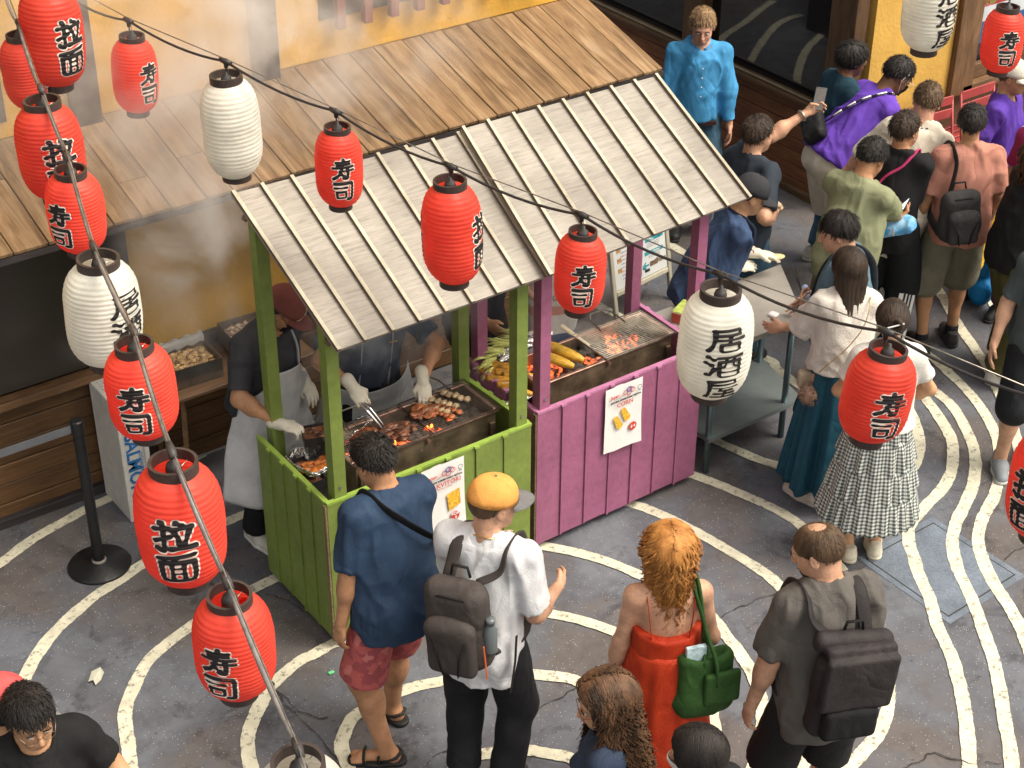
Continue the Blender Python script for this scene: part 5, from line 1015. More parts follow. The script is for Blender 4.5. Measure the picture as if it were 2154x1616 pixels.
def person(label, px, H, face, skin='olive', hair=('short', 'black'), girth=1., female=False, lean=(0, 0), twist=0, head=(0, 0, 0), hip=(0, 0), crouch=0, feet=None, arms=(None, None), top=None, bottom=None, shoes=None, vs=.0085, group=None, glove=None, extra=None, at=None, sandals=False, visible_face=True, limb=1.0, shw=None):
    girth *= .95; q = Person(); s = H/1.75; q.s = s; A = np.array
    Rt = rotm('Z', twist) @ rotm('Y', lean[1]) @ rotm('X', -lean[0]); Rh_ = rotm('Z', twist*.6) @ rotm('Y', lean[1]*.5) @ rotm('X', -lean[0]*.75)
    p0 = A([hip[0], hip[1], .955-crouch])*s; T = lambda x, y, z: p0+Rt@(A([x, y, z])*s)
    sw = shw or (.150 if female else .166)
    nb_ = T(0, -.015, .50); Rh = Rh_ @ rotm('Z', head[0]) @ rotm('X', -head[1]) @ rotm('Y', head[2]); hc = nb_+Rh_@(A([0, .014, .070])*s)+Rh@(A([0, .012, .096])*s)
    topz = hc+Rh@(A([0, -.012, .118])*s)
    hz = max((hc+Rh@(A([0, -.012, .03])*s))[2]+.092*s, topz[2])
    # place so that the head stands where the photo shows it
    fr = D2R(face); Rw = np.array([[math.sin(fr), math.cos(fr), 0], [-math.cos(fr), math.sin(fr), 0], [0, 0, 1]])
    if at is None: tgt = A(P(px[0], px[1], z=hz)); hl = Rw@A([hc[0], hc[1], 0]); org = A([tgt[0]-hl[0], tgt[1]-hl[1], 0])
    else: org = A([at[0], at[1], 0])
    t = thing('person', label, 'person', Vector(org), math.atan2(Rw[1, 0], Rw[0, 0]), group); q.o = t; q.org = org; q.Rw = Rw
    q.g = girth; q.W = lambda p: Vector(org+Rw@A(p)); q.T = T; q.Rt = Rt; q.hc = hc; q.Rh = Rh; q.p0 = p0; q.nb = nb_
    feet = feet or [(-.10, 0, 8), (.10, .0, -8)]
    if feet[0][0] > feet[1][0]: feet = feet[::-1]
    legs = []
    for i, (fx, fy, fyaw) in enumerate(feet):
        sg = -1 if i == 0 else 1; hipj = T(sg*.092, 0, -.03); R_ = rotm('Z', fyaw); ank = A([fx, fy, 0])*s+A([0, 0, .085])*s; fd = R_@A([0, 1, 0])
        kn, ank = ik(hipj, ank, .435*s, .43*s, fd+A([sg*.15, 0, 0])); legs.append((hipj, kn, ank, R_, A([fx, fy, 0])*s))
    q.legs = legs; ar = []
    for i in range(2):
        sg = -1 if i == 0 else 1; sp = arms[i] or {}; sh = T(sg*sw, -.012, .462)
        w = Rw.T@(A(P(sp['px'][0], sp['px'][1], z=sp['px'][2]))-org) if 'px' in sp else A(sp['w'])*s if 'w' in sp else sh+A([sg*(.07+.05*(girth-1)*2), .03, -.515])*s
        el, w = ik(sh, w, .285*s, .255*s, sp.get('e', (sg*.18, -1, -.3))); hd = sp.get('d'); hd = (w-el)/np.linalg.norm(w-el) if hd is None else A(hd, float); hd = hd/np.linalg.norm(hd)
        pn = A(sp.get('n', (-sg, 0, 0)), float); ar.append(dict(sh=sh, el=el, w=w, d=hd, n=pn, curl=sp.get('curl', 35), sg=sg))
    q.arms = ar
    allp = [hc+A([0, 0, .16]), hc-A([0, 0, .16]), topz]+[x for a in ar for x in (a['sh'], a['el'], a['w'])]+[x for l in legs for x in (l[0], l[1], l[2])]+[T(0, 0, -.1), T(0, 0, .5)]
    lo, hi = np.min(allp, 0)-.2*s*girth, np.max(allp, 0)+.2*s*girth; lo[2] = .0
    g_ = girth; m_ = limb*(.86 if female else 1.)
    def torso(G_, e=0., k=.05):
        G_.ell(T(0, -.005, .0), ((.162 if female else .158)*s*g_**.8+e, .112*s*g_+e, .125*s+e), Rt, k); G_.ell(T(0, .0+.035*(g_-1), .17), ((.122 if female else .142)*s*g_+e, .098*s*g_**1.2+e, .17*s+e), Rt, k)
        G_.ell(T(0, -.002, .345), ((.140 if female else .165)*s*g_**.8+e, .108*s*g_**.8+e, .175*s+e), Rt, k)
        for sg in (-1, 1):
            G_.cone(T(sg*.05, -.02, .455), T(sg*(sw-.012), -.012, .455), .062*s+e, .055*s*m_**.5+e, k*.8); G_.cone(T(0, -.02, .535), T(sg*.12, -.02, .475), .040*s+e*.5, .036*s+e, k*.6); G_.ell(T(sg*.075, -.055, -.03), (.085*s*g_+e, .075*s*g_+e, .09*s+e), Rt, k)
            if female: G_.ell(T(sg*.065, .085, .33), (.055*s+e, .045*s+e, .055*s+e), Rt, .03)
    def armf(G_, a, e=0., f0=0., f1=2., k=.03, loose=0., flat=False):
        for (p_, r_, u0, u1, ra, rb) in ((a['sh'], a['el'], 0, 1, .048, .040), (a['el'], a['w'], 1, 2, .042, .0275)):
            if f1 <= u0: continue
            v = min(f1, u1)-u0; b_ = p_+(r_-p_)*v; rB = ra+(rb-ra)*v; last = f1 <= u1
            G_.cone(p_, b_, ra*s*m_+e, rB*s*m_+e+loose*(v if u0 == 0 or f1 > 1 else 1), k, flat=flat and last)
        if e == 0: c_ = a['el']+(a['w']-a['el'])*.28; G_.ell(c_, (.044*s*m_, .044*s*m_, .06*s), None, .03)
    def legf(G_, l, e=0., f1=2., k=.03, loose=0., flat=False, calf=True):
        h_, kn, an = l[0], l[1], l[2]; gl = g_**.5
        for (p_, r_, u0, ra, rb) in ((h_, kn, 0, .086, .056), (kn, an, 1, .055, .038)):
            if f1 <= u0: continue
            v = min(f1, u0+1)-u0; b_ = p_+(r_-p_)*v; rB = ra+(rb-ra)*v; G_.cone(p_, b_, ra*s*gl*m_**.5+e, rB*s*gl*m_**.5+e+loose*v, k, flat=flat and f1 <= u0+1)
        if calf and f1 > 1.3: c_ = kn+(an-kn)*.30-(l[3]@A([0, 1, 0]))*.016*s; G_.ell(c_, (.056*s*gl+e, .056*s*gl+e, .115*s+e), None, .03)
    # -- body: one continuous skin
    parts = []
    B_ = Grid(lo, hi, vs*1.5 if not sandals else vs*1.05); torso(B_)
    for a in ar: armf(B_, a, k=.035)
    for l in legs: legf(B_, l, k=.04)
    for l in legs:
        if sandals or shoes is None: 
            o_ = l[4]; R_ = l[3]; f = lambda x, y, z: o_+R_@(A([x, y, z])*s); B_.cone(l[2], f(0, -.03, .04), .036*s, .034*s, .02); B_.cone(f(0, -.03, .045), f(0, .12, .035), .033*s, .026*s, .03)
            for k_, tx in enumerate((-.03, -.013, .003, .018, .032)): B_.cone(f(tx, .11, .03), f(tx*1.1, .165-.006*abs(k_-(1 if tx < 0 else 3)), .028), .012*s, .010*s, .006)
        else: B_.cone(l[2], l[4]+A([0, 0, .05])*s, .036*s, .034*s, .02)
    B_.cone(nb_-Rt@A([0, .0, .03]), hc-Rh@(A([0, .035, .02])*s), .058*s*g_**.3*(.86 if female else 1), .052*s*(.86 if female else 1), .03); B_.ell(hc+Rh@(A([0, -.01, .02])*s), (.06*s, .08*s, .07*s), Rh, .02)
    V, Q_ = B_.mesh(); parts.append((relax(V, Q_, 1), Q_)); hv = .0056 if vs < .0085 else .0072
    Hd = Grid(hc-.15*s, hc+.15*s, hv); Hd.cone(nb_-Rt@A([0, .0, .0]), hc-Rh@(A([0, .035, .02])*s), .058*s*g_**.3*(.86 if female else 1), .052*s*(.86 if female else 1), .02); head_field(Hd, hc, Rh, s, female, face=visible_face)
    V, Q_ = Hd.mesh(); parts.append((V, Q_))
    hm = [[], []]
    for a in ar:
        Hn = Grid(a['w']-.13*s, a['w']+.13*s, (.0050 if vs < .0095 else .0058)); Hn.lo = Hn.lo
        c_ = a['w']+a['d']*.07*s; Hn = Grid(c_-.13*s, c_+.13*s, (.0050 if vs < .0095 else .0058)); hand_field(Hn, a['w'], a['d'], a['n'], a['sg'] , a['curl'], s*(.92 if female else 1), 0.0015 if glove else 0)
        if glove: Hn.cone(a['w']-a['d']*.05*s, a['w'], .036*s, .033*s, .01)
        V, Q_ = Hn.mesh(); (hm[0] if glove else parts).append((V, Q_))
    def joinm(ps):
        n = 0; vs_, fs_ = [], []
        for V, Q_ in ps: vs_.append(V); fs_.append(Q_+n); n += len(V)
        return np.concatenate(vs_), np.concatenate(fs_)
    V, Q_ = joinm(parts); mesh('body', V, Q_, SK[skin], t)
    if glove:
        for pr in hm[0]: mesh('glove', pr[0], pr[1], glove, t)
    # -- clothes
    if top:
        kind = top.get('kind', 'tee'); e = top.get('e', max(.017, (bottom or {}).get('e', .014)*.8+.004)); be = (bottom or {}).get('e', .014); gv = Grid(lo-.03, hi+.03, vs*1.22); slv = top.get('sleeve', .72); hem = top.get('hem', -.06); lo_ = top.get('loose', .018)
        torso(gv, e, .055); ax_, ay_ = (.152 if female else .162)*s*g_**.8+max(lo_, be+.008), .122*s*g_+max(lo_, be+.010)
        tap = lambda z: 1-.62*np.clip((z/s-.12)/.34, 0, 1)**2.2
        gv.ecol(T(0, 0, 0), Rt, hem*s, .46*s, lambda z: ((ax_-(.014 if female else .0)*s*np.sin(np.clip(z/(.3*s), 0, 1)*3.1))*tap(z), ay_*tap(z), -.008+.012*(g_-1)), .07)
        if slv > 0:
            for a in ar: armf(gv, a, min(e, .018)*.7+.0065, f1=slv, k=.03, loose=top.get('flare', .012)*.8, flat=True)
        up = Rt@A([0, 0, 1]); gv.clip(T(0, 0, hem), -up); nk = top.get('neck', .062)
        if kind != 'hood': gv.cone(T(0, -.02+top.get('neckf', .015), .50), T(0, .03+top.get('neckf', .015), .66), nk*s, nk*s*1.5, .006, sub=True)
        if kind == 'slip':      # strap dress: bodice only
            gv.clip(T(0, -.06, .30), up+Rt@A([0, -.25, 0])); 
        V, Q_ = gv.mesh(); V = relax(V, Q_, 1); V = folds(V, Q_, top.get('amp', .009)*1.85*s, top.get('sc', (8, 8, 3.2)), int(abs(px[0])) % 90)
        o_ = mesh(top.get('name', 'shirt'), V, Q_, top['m'], t); q.top = o_
        if top.get('collar'):
            b = MB(); c_ = [T(.072*math.cos(u)*(1.0), -.012+.062*math.sin(u), .525+.012*math.cos(2*u)-.02*math.sin(u)) for u in np.linspace(-math.pi*1.42, math.pi*.42, 22)]; b.tube(c_, .010, 6, flat=1.6); b.build('collar', top['m'], t, smooth=True)
    if bottom:
        kind = bottom['kind']; e = bottom.get('e', .014)
        if kind in ('trousers', 'shorts'):
            gv = Grid(lo-.03, [hi[0]+.03, hi[1]+.03, p0[2]+.25*s], vs*1.45); ln = bottom.get('len', 1.93 if kind == 'trousers' else .95)
            gv.ell(T(0, -.005, .0), (.158*s*g_**.8+e, .112*s*g_+e, .13*s+e), Rt, .04)
            for sg in (-1, 1): gv.ell(T(sg*.072, -.048, -.04), (.080*s*g_+e, .070*s*g_+e, .09*s+e), Rt, .04)
            for l in legs: legf(gv, l, e+bottom.get('wide', .0), f1=ln, k=.035, loose=bottom.get('loose', .02), flat=True, calf=kind == 'trousers')
            gv.clip(T(0, 0, bottom.get('waist', .09)), Rt@A([0, 0, 1])); V, Q_ = gv.mesh(); V = relax(V, Q_, 1); V = folds(V, Q_, bottom.get('amp', .006)*s, bottom.get('sc', (6, 6, 7)), int(px[1]) % 90)
            V[:, 2] = np.maximum(V[:, 2], .012); mesh('trousers' if kind == 'trousers' else 'shorts', V, Q_, bottom['m'], t)
        elif kind == 'skirt':
            z1 = p0[2]+bottom.get('waist', .10)*s; z0 = bottom['z']*s; n, rows = 120, 44; V = []; w0, w1 = bottom.get('w', (.15, .30)); w0 = w0 if bottom.get('raw') else max(w0, .168*g_**.8); fm = A(legs[0][4]+legs[1][4])/2; tiers = bottom.get('tiers', 0); sd = bottom.get('seed', 3)
            for i in range(rows+1):
                u = i/rows; z = z1+(z0-z1)*u; c_ = p0*(1-u)+fm*u; r = w0+(w1-w0)*(u**bottom.get('pow', 1.0)); r = max(r, w0); tf = (u*tiers) % 1.0 if tiers else u; ti = int(u*tiers-1e-6) if tiers else 0
                for j in range(n):
                    a = 2*math.pi*j/n; fo = bottom.get('fold', .03)*(tf**.6 if tiers else u**.8)*(math.sin(a*(9+ti*5)+ti*1.7+1.2*math.sin(a*2+sd))+.5*math.sin(a*(17+ti*4)+sd+u)); rr_ = r*s+fo*s*(.55 if tiers else 1)
                    V.append((c_[0]+math.cos(a)*rr_*1.02, c_[1]+math.sin(a)*rr_*.90-.012, z+(.010*math.sin(a*(9+ti*5)+1) if i == rows else 0)))
            V = A(V); uvw = A([(j/n*2*math.pi*.28, 0, -(i/rows)*(z1-z0)) for i in range(rows+1) for j in range(n)])
            F_ = A([(i*n+j, (i+1)*n+j, (i+1)*n+(j+1) % n, i*n+(j+1) % n) for i in range(rows) for j in range(n)])
            o_ = mesh('skirt', V, F_, bottom['m'], t, attr=uvw)
            sm = o_.modifiers.new('thick', 'SOLIDIFY'); sm.thickness = .003
    if shoes is not None and not sandals:
        for l in legs:
            o_ = l[4]; R_ = l[3]; f = lambda x, y, z: o_+R_@(A([x, y, z])*s); c_ = f(0, .045, .05); m0, m1 = shoes.get('m'), shoes.get('sole'); sz = shoes.get('sz', 1.0)
            up_ = Grid(c_-.19*s, c_+.19*s, vs*.95); e2 = .004*sz
            up_.cone(f(0, -.052, .045), f(0, -.045, .085), .038*s, .040*s, .02); up_.cone(f(0, -.05, .04), f(0, .05, .05), .038*s+e2, .042*s+e2, .02); up_.cone(f(0, .05, .05), f(-.0, .150, .032), .042*s+e2, .036*s+e2, .03); up_.clip(f(0, 0, .022), (0, 0, -1)); up_.clip(f(0, 0, .108), (0, 0, 1)); V, Q_ = up_.mesh(); V = relax(V, Q_, 1)
            sh_ = mesh('shoe', V, Q_, m0, t); so_ = Grid(c_-.2*s, c_+.2*s, vs*.95); so_.cone(f(0, -.052, .02), f(0, .05, .02), .041*s+e2, .045*s+e2, .02); so_.cone(f(0, .05, .02), f(0, .152, .02), .045*s+e2, .037*s+e2, .03); so_.clip((0, 0, .003), (0, 0, -1)); so_.clip((0, 0, .030*s*sz), (0, 0, 1)); V, Q_ = so_.mesh(); mesh('sole', V, Q_, m1, sh_)
            if shoes.get('sock'):
                b = MB(); b.tube([l[2]+A([0, 0, -.02]), l[2]+(l[1]-l[2])*.12], .044*s, 12); b.build('sock', shoes['sock'], t, smooth=True)
            if shoes.get('lace'):
                b = MB()
                for k_ in range(4): b.tube([f(-.024, .055+.02*k_, .095-.011*k_), f(0, .06+.02*k_, .101-.011*k_), f(.024, .055+.02*k_, .095-.011*k_)], .0028, 5)
                b.build('laces', shoes['lace'], sh_)
    if sandals:
        for l in legs:
            f = lambda x, y, z: l[4]+l[3]@(A([x, y, z])*s); so_ = Grid(f(0, .04, 0)-.2, f(0, .04, 0)+.2, .006); so_.cone(f(0, -.055, .012), f(0, .05, .012), .043*s, .046*s, .02); so_.cone(f(0, .05, .012), f(0, .145, .012), .046*s, .042*s, .03); so_.clip((0, 0, .002), (0, 0, -1)); so_.clip((0, 0, .026), (0, 0, 1)); V, Q_ = so_.mesh(); sd_ = mesh('sandal', V, Q_, sandals, t)
            for y0, w_ in ((.105, .012), (.035, .014)):
                b = MB(); b.tube([f(-.045, y0, .024), f(-.036, y0, .055), f(0, y0, .073), f(.036, y0, .055), f(.045, y0, .024)], .014, 6, flat=.4); b.build('strap', sandals, sd_, smooth=True)
            b = MB(); b.tube([f(-.042, .02, .03), f(-.038, -.05, .06), f(0, -.075, .07), f(.038, -.05, .06), f(.042, .02, .03)], .009, 6); b.build('strap', sandals, sd_, smooth=True)
    if hair: make_hair(q, t, hair, s, vs, int(abs(px[0]*7+px[1])) % 1000)
    return q
def make_hair(q, t, hair, s, vs, seed):
    style, colr = hair[0], HR[hair[1]]; L_ = hair[2] if len(hair) > 2 else .05; c, R = q.hc, q.Rh; A = np.array; r_ = np.random.default_rng(seed)
    f = lambda p: c+(A(p)*s)@R.T
    th = {'short': .013, 'buzz': .005, 'bald': .006, 'long': .024, 'bun': .018, 'wavy': .026, 'curly': .036, 'mop': .020}.get(style, .012)
    g_ = Grid(c-A([.16, .16, .16+(L_ if style in ('long', 'wavy', 'curly') else 0)])*s, c+.16*s, .0066 if vs < .0088 else .0085); g_.ell(f((0, -.014, .030)), ((.075+th)*s, (.097+th)*s, (.089+th)*s), R, .01)
    if style in ('long', 'wavy', 'curly', 'bun', 'mop'): pl, nn = f((0, .055, .045)), R@A([0, .75, -.65]); g_.clip(pl, nn) if style != 'mop' else g_.clip(f((0, .062, .02)), R@A([0, .8, -.6]))
    elif style == 'bald': g_.clip(f((0, 0, .0)), R@A([0, .36, -.93]))
    else: g_.clip(f((0, 0, .008)), R@A([0, .53, -.85]))
    if style == 'bald': g_.ell(f((0, -.035, .128)), (.036*s, .046*s, .0285*s), R, .02, sub=True)
    if style in ('long', 'wavy', 'curly'):
        w3 = {'wavy': .092, 'curly': .098}.get(style, .092); hl_ = max(L_-.18, .05); g_.ell(f((0, -.045, -.04)), (w3*s, .060*s, .10*s), R, .03)
        for x_ in (-.045, 0, .045): g_.cone(f((x_, -.055, -.06)), f((x_*.95, -.085, -.06-min(hl_, .3)*.62)), (.042 if style == 'long' else .032)*s, (.026 if style == 'long' else .012)*s, .04)
    V, Q_ = g_.mesh(); loc = (V-c)@R/s; wh = A([.012, -.055, .115]); dv = loc-wh; th_ = np.arctan2(dv[:, 0], dv[:, 1]); rr = np.linalg.norm(dv, axis=1)
    N_ = vnormals(V, Q_); d = (.0048 if style in ('short', 'mop', 'bun') else .0035)*vnoise(np.stack([np.cos(th_)*13, np.sin(th_)*13, rr*9], 1), 1, seed % 17)+.002*vnoise(np.stack([np.cos(th_)*30, np.sin(th_)*30, rr*14], 1), 1, 4); V = V+N_*d[:, None]
    h = mesh('hair', V, Q_, colr, t)
    # locks
    n = {'short': 900, 'buzz': 0, 'bald': 900, 'long': 900, 'bun': 500, 'wavy': 1100, 'curly': 1200, 'mop': 800}.get(style, 300)
    if vs > .0088: n = int(n*.5)
    seg = {'long': 14, 'wavy': 16, 'curly': 18}.get(style, 5); VV = []; FF = []
    E = A([.075+th, .097+th, .089+th])
    for k in range(n):
        while True:
            u = r_.normal(size=3); u /= np.linalg.norm(u); p = u*E+A([0, -.014, .03])
            if style in ('short', 'mop') and (p[1]*.50-(p[2]-.006)*.86) < -.004: break
            if style == 'bald' and (p[1]*.50-(p[2]-.006)*.86) < -.003 and not (p[2] > .112 and r_.random() < .8): break
            if style in ('long', 'wavy', 'curly', 'bun') and p[2] > (.06 if style != 'bun' else -.03) and p[1]*.75-p[2]*.65 < .0: break
        wid = {'short': .0027, 'bald': .0016, 'mop': .0030, 'long': .0042, 'bun': .0045, 'wavy': .0045, 'curly': .0042}.get(style, .004)*r_.uniform(.7, 1.3)
        pts = [p*(1.03 if style in ('wavy', 'curly') else 1)]; ph = r_.uniform(0, 6.28)+(4*p[0]/.08 if style in ('wavy', 'curly') else 0); fly = 1+(r_.random() < .12)*r_.uniform(.4, 1.2); ln = (L_ if style in ('long', 'wavy', 'curly') else {'short': .030, 'bald': .014, 'mop': .055, 'bun': .07}.get(style, .03)*(L_/.05))*r_.uniform(.75, 1.15); stp = ln/seg; pos = p.copy(); lift = {'short': .0022, 'mop': .003, 'bald': .0005}.get(style, .0)
        sidep = A([r_.uniform(-.5, .5), 0, 0])
        for j in range(seg):
            nn = (pos-A([0, -.014, .03]))/E**2; nn /= np.linalg.norm(nn)+1e-9
            if style == 'bun': dr = A([0, -.105, .01])-pos
            elif style in ('long', 'wavy', 'curly'):
                dr = A([np.sign(pos[0]+1e-3)*.8, -.15, -.3]) if pos[2] > .075 else A([0, -.10, -1.])
            else: dr = (pos-wh)+sidep*.10+A([math.sin(ph)*.035, math.cos(ph)*.035, 0])
            if pos[2] > -.035 or style not in ('long', 'wavy', 'curly'):
                dr = dr-nn*(dr@nn); dr /= np.linalg.norm(dr)+1e-9; pos = pos+dr*stp
                e_ = (pos-A([0, -.014, .03]))/E; m = np.linalg.norm(e_); tgt = 1.0+(fly-1)*.05*(j/seg)+lift*(j+1)/.09+(.055 if style in ('wavy', 'curly') else 0); pos = A([0, -.014, .03])+e_/m*tgt*E if style != 'short' or m < tgt else pos
            else:
                g2 = R.T@A([0, 0, -1.]); pull = A([-pos[0]*1.2, (-.095-.085*min(max((-.04-pos[2])/.14, 0), 1)-pos[1])*2.2, 0])*({'wavy': .0, 'curly': -.45}.get(style, .12)); 
                if style == 'curly': rad = math.hypot(pos[0], pos[1]); pull = A([pos[0], pos[1], 0])/(rad+1e-3)*(.185-rad)*5.0
                dr = g2+pull*.9; dr /= np.linalg.norm(dr); pos = pos+dr*stp
            amp = {'wavy': .017, 'curly': .017, 'mop': .003}.get(style, .001); fq = {'wavy': 55, 'curly': 95, 'mop': 60}.get(style, 20)
            wv = fly*amp*min(1, j/4)*A([math.sin(ph+fq*stp*j), math.cos(ph*1.3+fq*stp*j), .0]); pts.append(pos+wv)
        pts = A(pts); b0 = len(VV); dd = np.gradient(pts, axis=0); dd /= np.linalg.norm(dd, axis=1)[:, None]+1e-9; out = (pts-A([0, -.014, .0])); out /= np.linalg.norm(out, axis=1)[:, None]; sd = np.cross(dd, out); sd /= np.linalg.norm(sd, axis=1)[:, None]+1e-9; nn = np.cross(sd, dd)
        for j in range(seg+1):
            w_ = wid*(1-.75*(j/seg)**1.5)
            for a_, b_ in ((-1, 0), (0, .55), (1, 0)): VV.append(pts[j]+sd[j]*a_*w_+nn[j]*b_*w_)
        for j in range(seg):
            o = b0+j*3; FF += [(o, o+3, o+4, o+1), (o+1, o+4, o+5, o+2)]
    if VV: VV = f(A(VV)); mesh('hair_locks', VV, A(FF), colr, t); 
    if style == 'bun':
        b = MB(); b0 = A([0, -.118, .012])
        for k in range(7):
            a0 = k*.9; pts = [b0+A([math.cos(a0+j*.5)*.036*(1-.07*j*.5), -.012*math.sin(j*.8+k)-.006*k*.5, math.sin(a0+j*.5)*.036*(1-.07*j*.5)]) for j in range(9)]; b.tube([Vector(f(p)) for p in pts], [.006, .011, .013, .014, .014, .013, .012, .010, .005], 7)
        b.build('hair_bun', colr, t, smooth=True)
        b = MB(); b.tube([Vector(f((-.045, -.15, .0))), Vector(f((.045, -.155, .03)))], .004, 6); b.build('hair_clip', M_PAPER, t)
def eyes(q, t):
    A = np.array; f = lambda p: Vector(q.hc+q.Rh@(A(p)*q.s))
    for x in (-.031, .031):
        b = MB(); V, Fc = lump(.0105*q.s, 1, 1, 1, .8, 2, 0); b.add([Vector(v)+f((x, .0845, .005)) for v in V], Fc); e = b.build('eye', mat('eye white', (.6, .56, .52), .25), t, smooth=True)
        b = MB(); V, Fc = lump(.0055*q.s, 1, 1, .6, 1, 2, 0); b.add([Vector(v)+f((x, .0925, .003)) for v in V], Fc); b.build('iris', mat('dark iris', (.02, .012, .008), .2), e, smooth=True)
        b = MB(); b.tube([f((x-.017, .092, .020)), f((x, .099, .0245)), f((x+.017, .093, .020))], .003*q.s, 5, flat=1); b.build('eyebrow', HR['dark'], t)
    b = MB(); b.tube([f((-.02, .0985, -.0595)), f((0, .103, -.058)), f((.02, .0985, -.0595))], .0022*q.s, 5); b.build('mouth', mat('lip', (.28, .09, .07), .45), t)
def cap(q, t, m, mb, name='cap', brim=True, yaw=0, tilt=0, under=None, logo=None):
    A = np.array; s = q.s; R = q.Rh @ rotm('Z', yaw) @ rotm('X', -tilt); f = lambda p: q.hc+(A(p)*s)@R.T; n, rows = 48, 12; V = []
    for i in range(rows+1):
        u = i/rows*math.pi/2*1.0; z = .040+.098*math.cos(u)**.95 if i < rows else .032
        for j in range(n):
            a = 2*math.pi*j/n; se = 1-.012*math.exp(-((a*6/(2*math.pi)) % 1-.5)**2*160 if False else -(((a*6/(2*math.pi)+.5) % 1)-.5)**2*300); r = math.sin(u)**.82 if i else 0
            V.append((.094*r*se*math.cos(a), -.012+.113*r*se*math.sin(a), z))
    V = f(A(V)); F_ = A([(i*n+j, (i+1)*n+j, (i+1)*n+(j+1) % n, i*n+(j+1) % n) for i in range(rows) for j in range(n)]); c = mesh(name, V, F_, m, t); sm = c.modifiers.new('t', 'SOLIDIFY'); sm.thickness = .003
    b = MB(); Vb, Fc = lump(.007*s, 1, 1, 1, .7, 1, 0); b.add([Vector(v)+Vector(f(A([[0, -.012, .140]]))[0]) for v in Vb], Fc); b.build('button', mb or m, c, smooth=True)
    if brim:
        m2, k = 18, 6; VB = []
        for i in range(k+1):
            for j in range(m2+1):
                a = math.pi*(.17+.66*j/m2); rr_ = i/k; ey = .101+.075*rr_*math.sin((a-.17*math.pi)/.66*1.0)**.5 if 0 < j < m2 else .101; x = .094*math.cos(a)*(1-.0*rr_)+math.cos(a)*.010*rr_; y = -.012+.113*math.sin(a)+.086*rr_*max(math.sin((j/m2)*math.pi), 0)**.45; z = .034-.018*rr_-.35*x*x*8*.5
                VB.append((x, y, z))
        VB = f(A(VB)); FB = A([(i*(m2+1)+j, i*(m2+1)+j+1, (i+1)*(m2+1)+j+1, (i+1)*(m2+1)+j) for i in range(k) for j in range(m2)]); bo = mesh('brim', VB, FB, mb or m, c); sm = bo.modifiers.new('t', 'SOLIDIFY'); sm.thickness = .004
    return c, f
def glasses(q, t, m):
    A = np.array; f = lambda p: Vector(q.hc+q.Rh@(A(p)*q.s)); b = MB()
    for x in (-.033, .033): b.tube([f((x+.024*math.cos(a), .108, .002+.020*math.sin(a))) for a in np.linspace(0, 6.283, 15)], .0016, 5, cap=False)
    b.tube([f((-.009, .110, .006)), f((.009, .110, .006))], .0016, 5)
    for x in (-1, 1): b.tube([f((x*.057, .106, .008)), f((x*.076, .06, .008)), f((x*.082, -.01, .006))], .0016, 5)
    b.build('glasses', m, t, smooth=True)
def facemask(q, t, m, loops=None):
    A = np.array; f = lambda p: q.hc+(A(p)*q.s)@q.Rh.T; V = []; nx, nz = 14, 10
    for j in range(nz+1):
        for i in range(nx+1):
            u, v = i/nx*2-1, j/nz; a = u*1.15; z = -.012-.085*v; ry = .098-.02*v+.020*math.exp(-(u*2.4)**2)*math.sin(math.pi*min(1, v*1.1+.12)); V.append((math.sin(a)*.072*(1-.18*v), .012+math.cos(a)*ry*.98+.006, z))
    V = f(A(V)); o = mesh('face_mask', V, A([(j*(nx+1)+i, j*(nx+1)+i+1, (j+1)*(nx+1)+i+1, (j+1)*(nx+1)+i) for j in range(nz) for i in range(nx)]), m, t); sm = o.modifiers.new('t', 'SOLIDIFY'); sm.thickness = .002
    b = MB()
    for x in (-1, 1): b.tube([Vector(v) for v in f(A([[x*.066, .05, -.02], [x*.080, .01, .01], [x*.088, -.012, .022], [x*.088, -.022, -.01], [x*.074, .02, -.07], [x*.055, .05, -.085]]))], .0016, 4)
    b.build('ear_loop', loops or m, o)
def patch(name, q, t, pts, w, m, th=.004, flat=.35, n=6):
    """a strap: flat tube through points given in the person's frame"""
    sp = smooth_path(pts, 6); b = MB(); b.tube([Vector(p) for p in sp], w/2, 8, flat=flat); return b.build(name, m, t, smooth=True)
def sdf_obj(name, prims, lo, hi, vs, m, parent, amp=0, sc=(8, 8, 5), seed=1, k=.02):
    g_ = Grid(lo, hi, vs)
    for p in prims:
        if p[0] == 'c': g_.cone(*p[1:5], k=p[5] if len(p) > 5 else k)
        elif p[0] == 'e': g_.ell(p[1], p[2], p[3] if len(p) > 3 else None, k)
        elif p[0] == 's': g_.ell(p[1], p[2], p[3] if len(p) > 3 else None, k, sub=True)
        elif p[0] == 'p': g_.clip(p[1], p[2])
        elif p[0] == 'b':     # rounded box: centre, half sizes, R, radius
            c, h, R, r = p[1:5]; c = np.array(c, float); h = np.array(h); mm = np.linalg.norm(h)+k+.03; sl_, X, Y, Z = g_.reg(c-mm, c+mm); X, Y, Z = X-c[0], Y-c[1], Z-c[2]
            if R is not None: X, Y, Z = X*R[0][0]+Y*R[1][0]+Z*R[2][0], X*R[0][1]+Y*R[1][1]+Z*R[2][1], X*R[0][2]+Y*R[1][2]+Z*R[2][2]
            qx, qy, qz = np.abs(X)-h[0]+r, np.abs(Y)-h[1]+r, np.abs(Z)-h[2]+r; d = np.sqrt(np.maximum(qx, 0)**2+np.maximum(qy, 0)**2+np.maximum(qz, 0)**2)+np.minimum(np.maximum(qx, np.maximum(qy, qz)), 0)-r
            g_.put(sl_, d.astype(F32), k)
    V, Q_ = g_.mesh(); V = relax(V, Q_, 1)
    if amp: V = folds(V, Q_, amp, sc, seed)
    return mesh(name, V, Q_, m, parent)
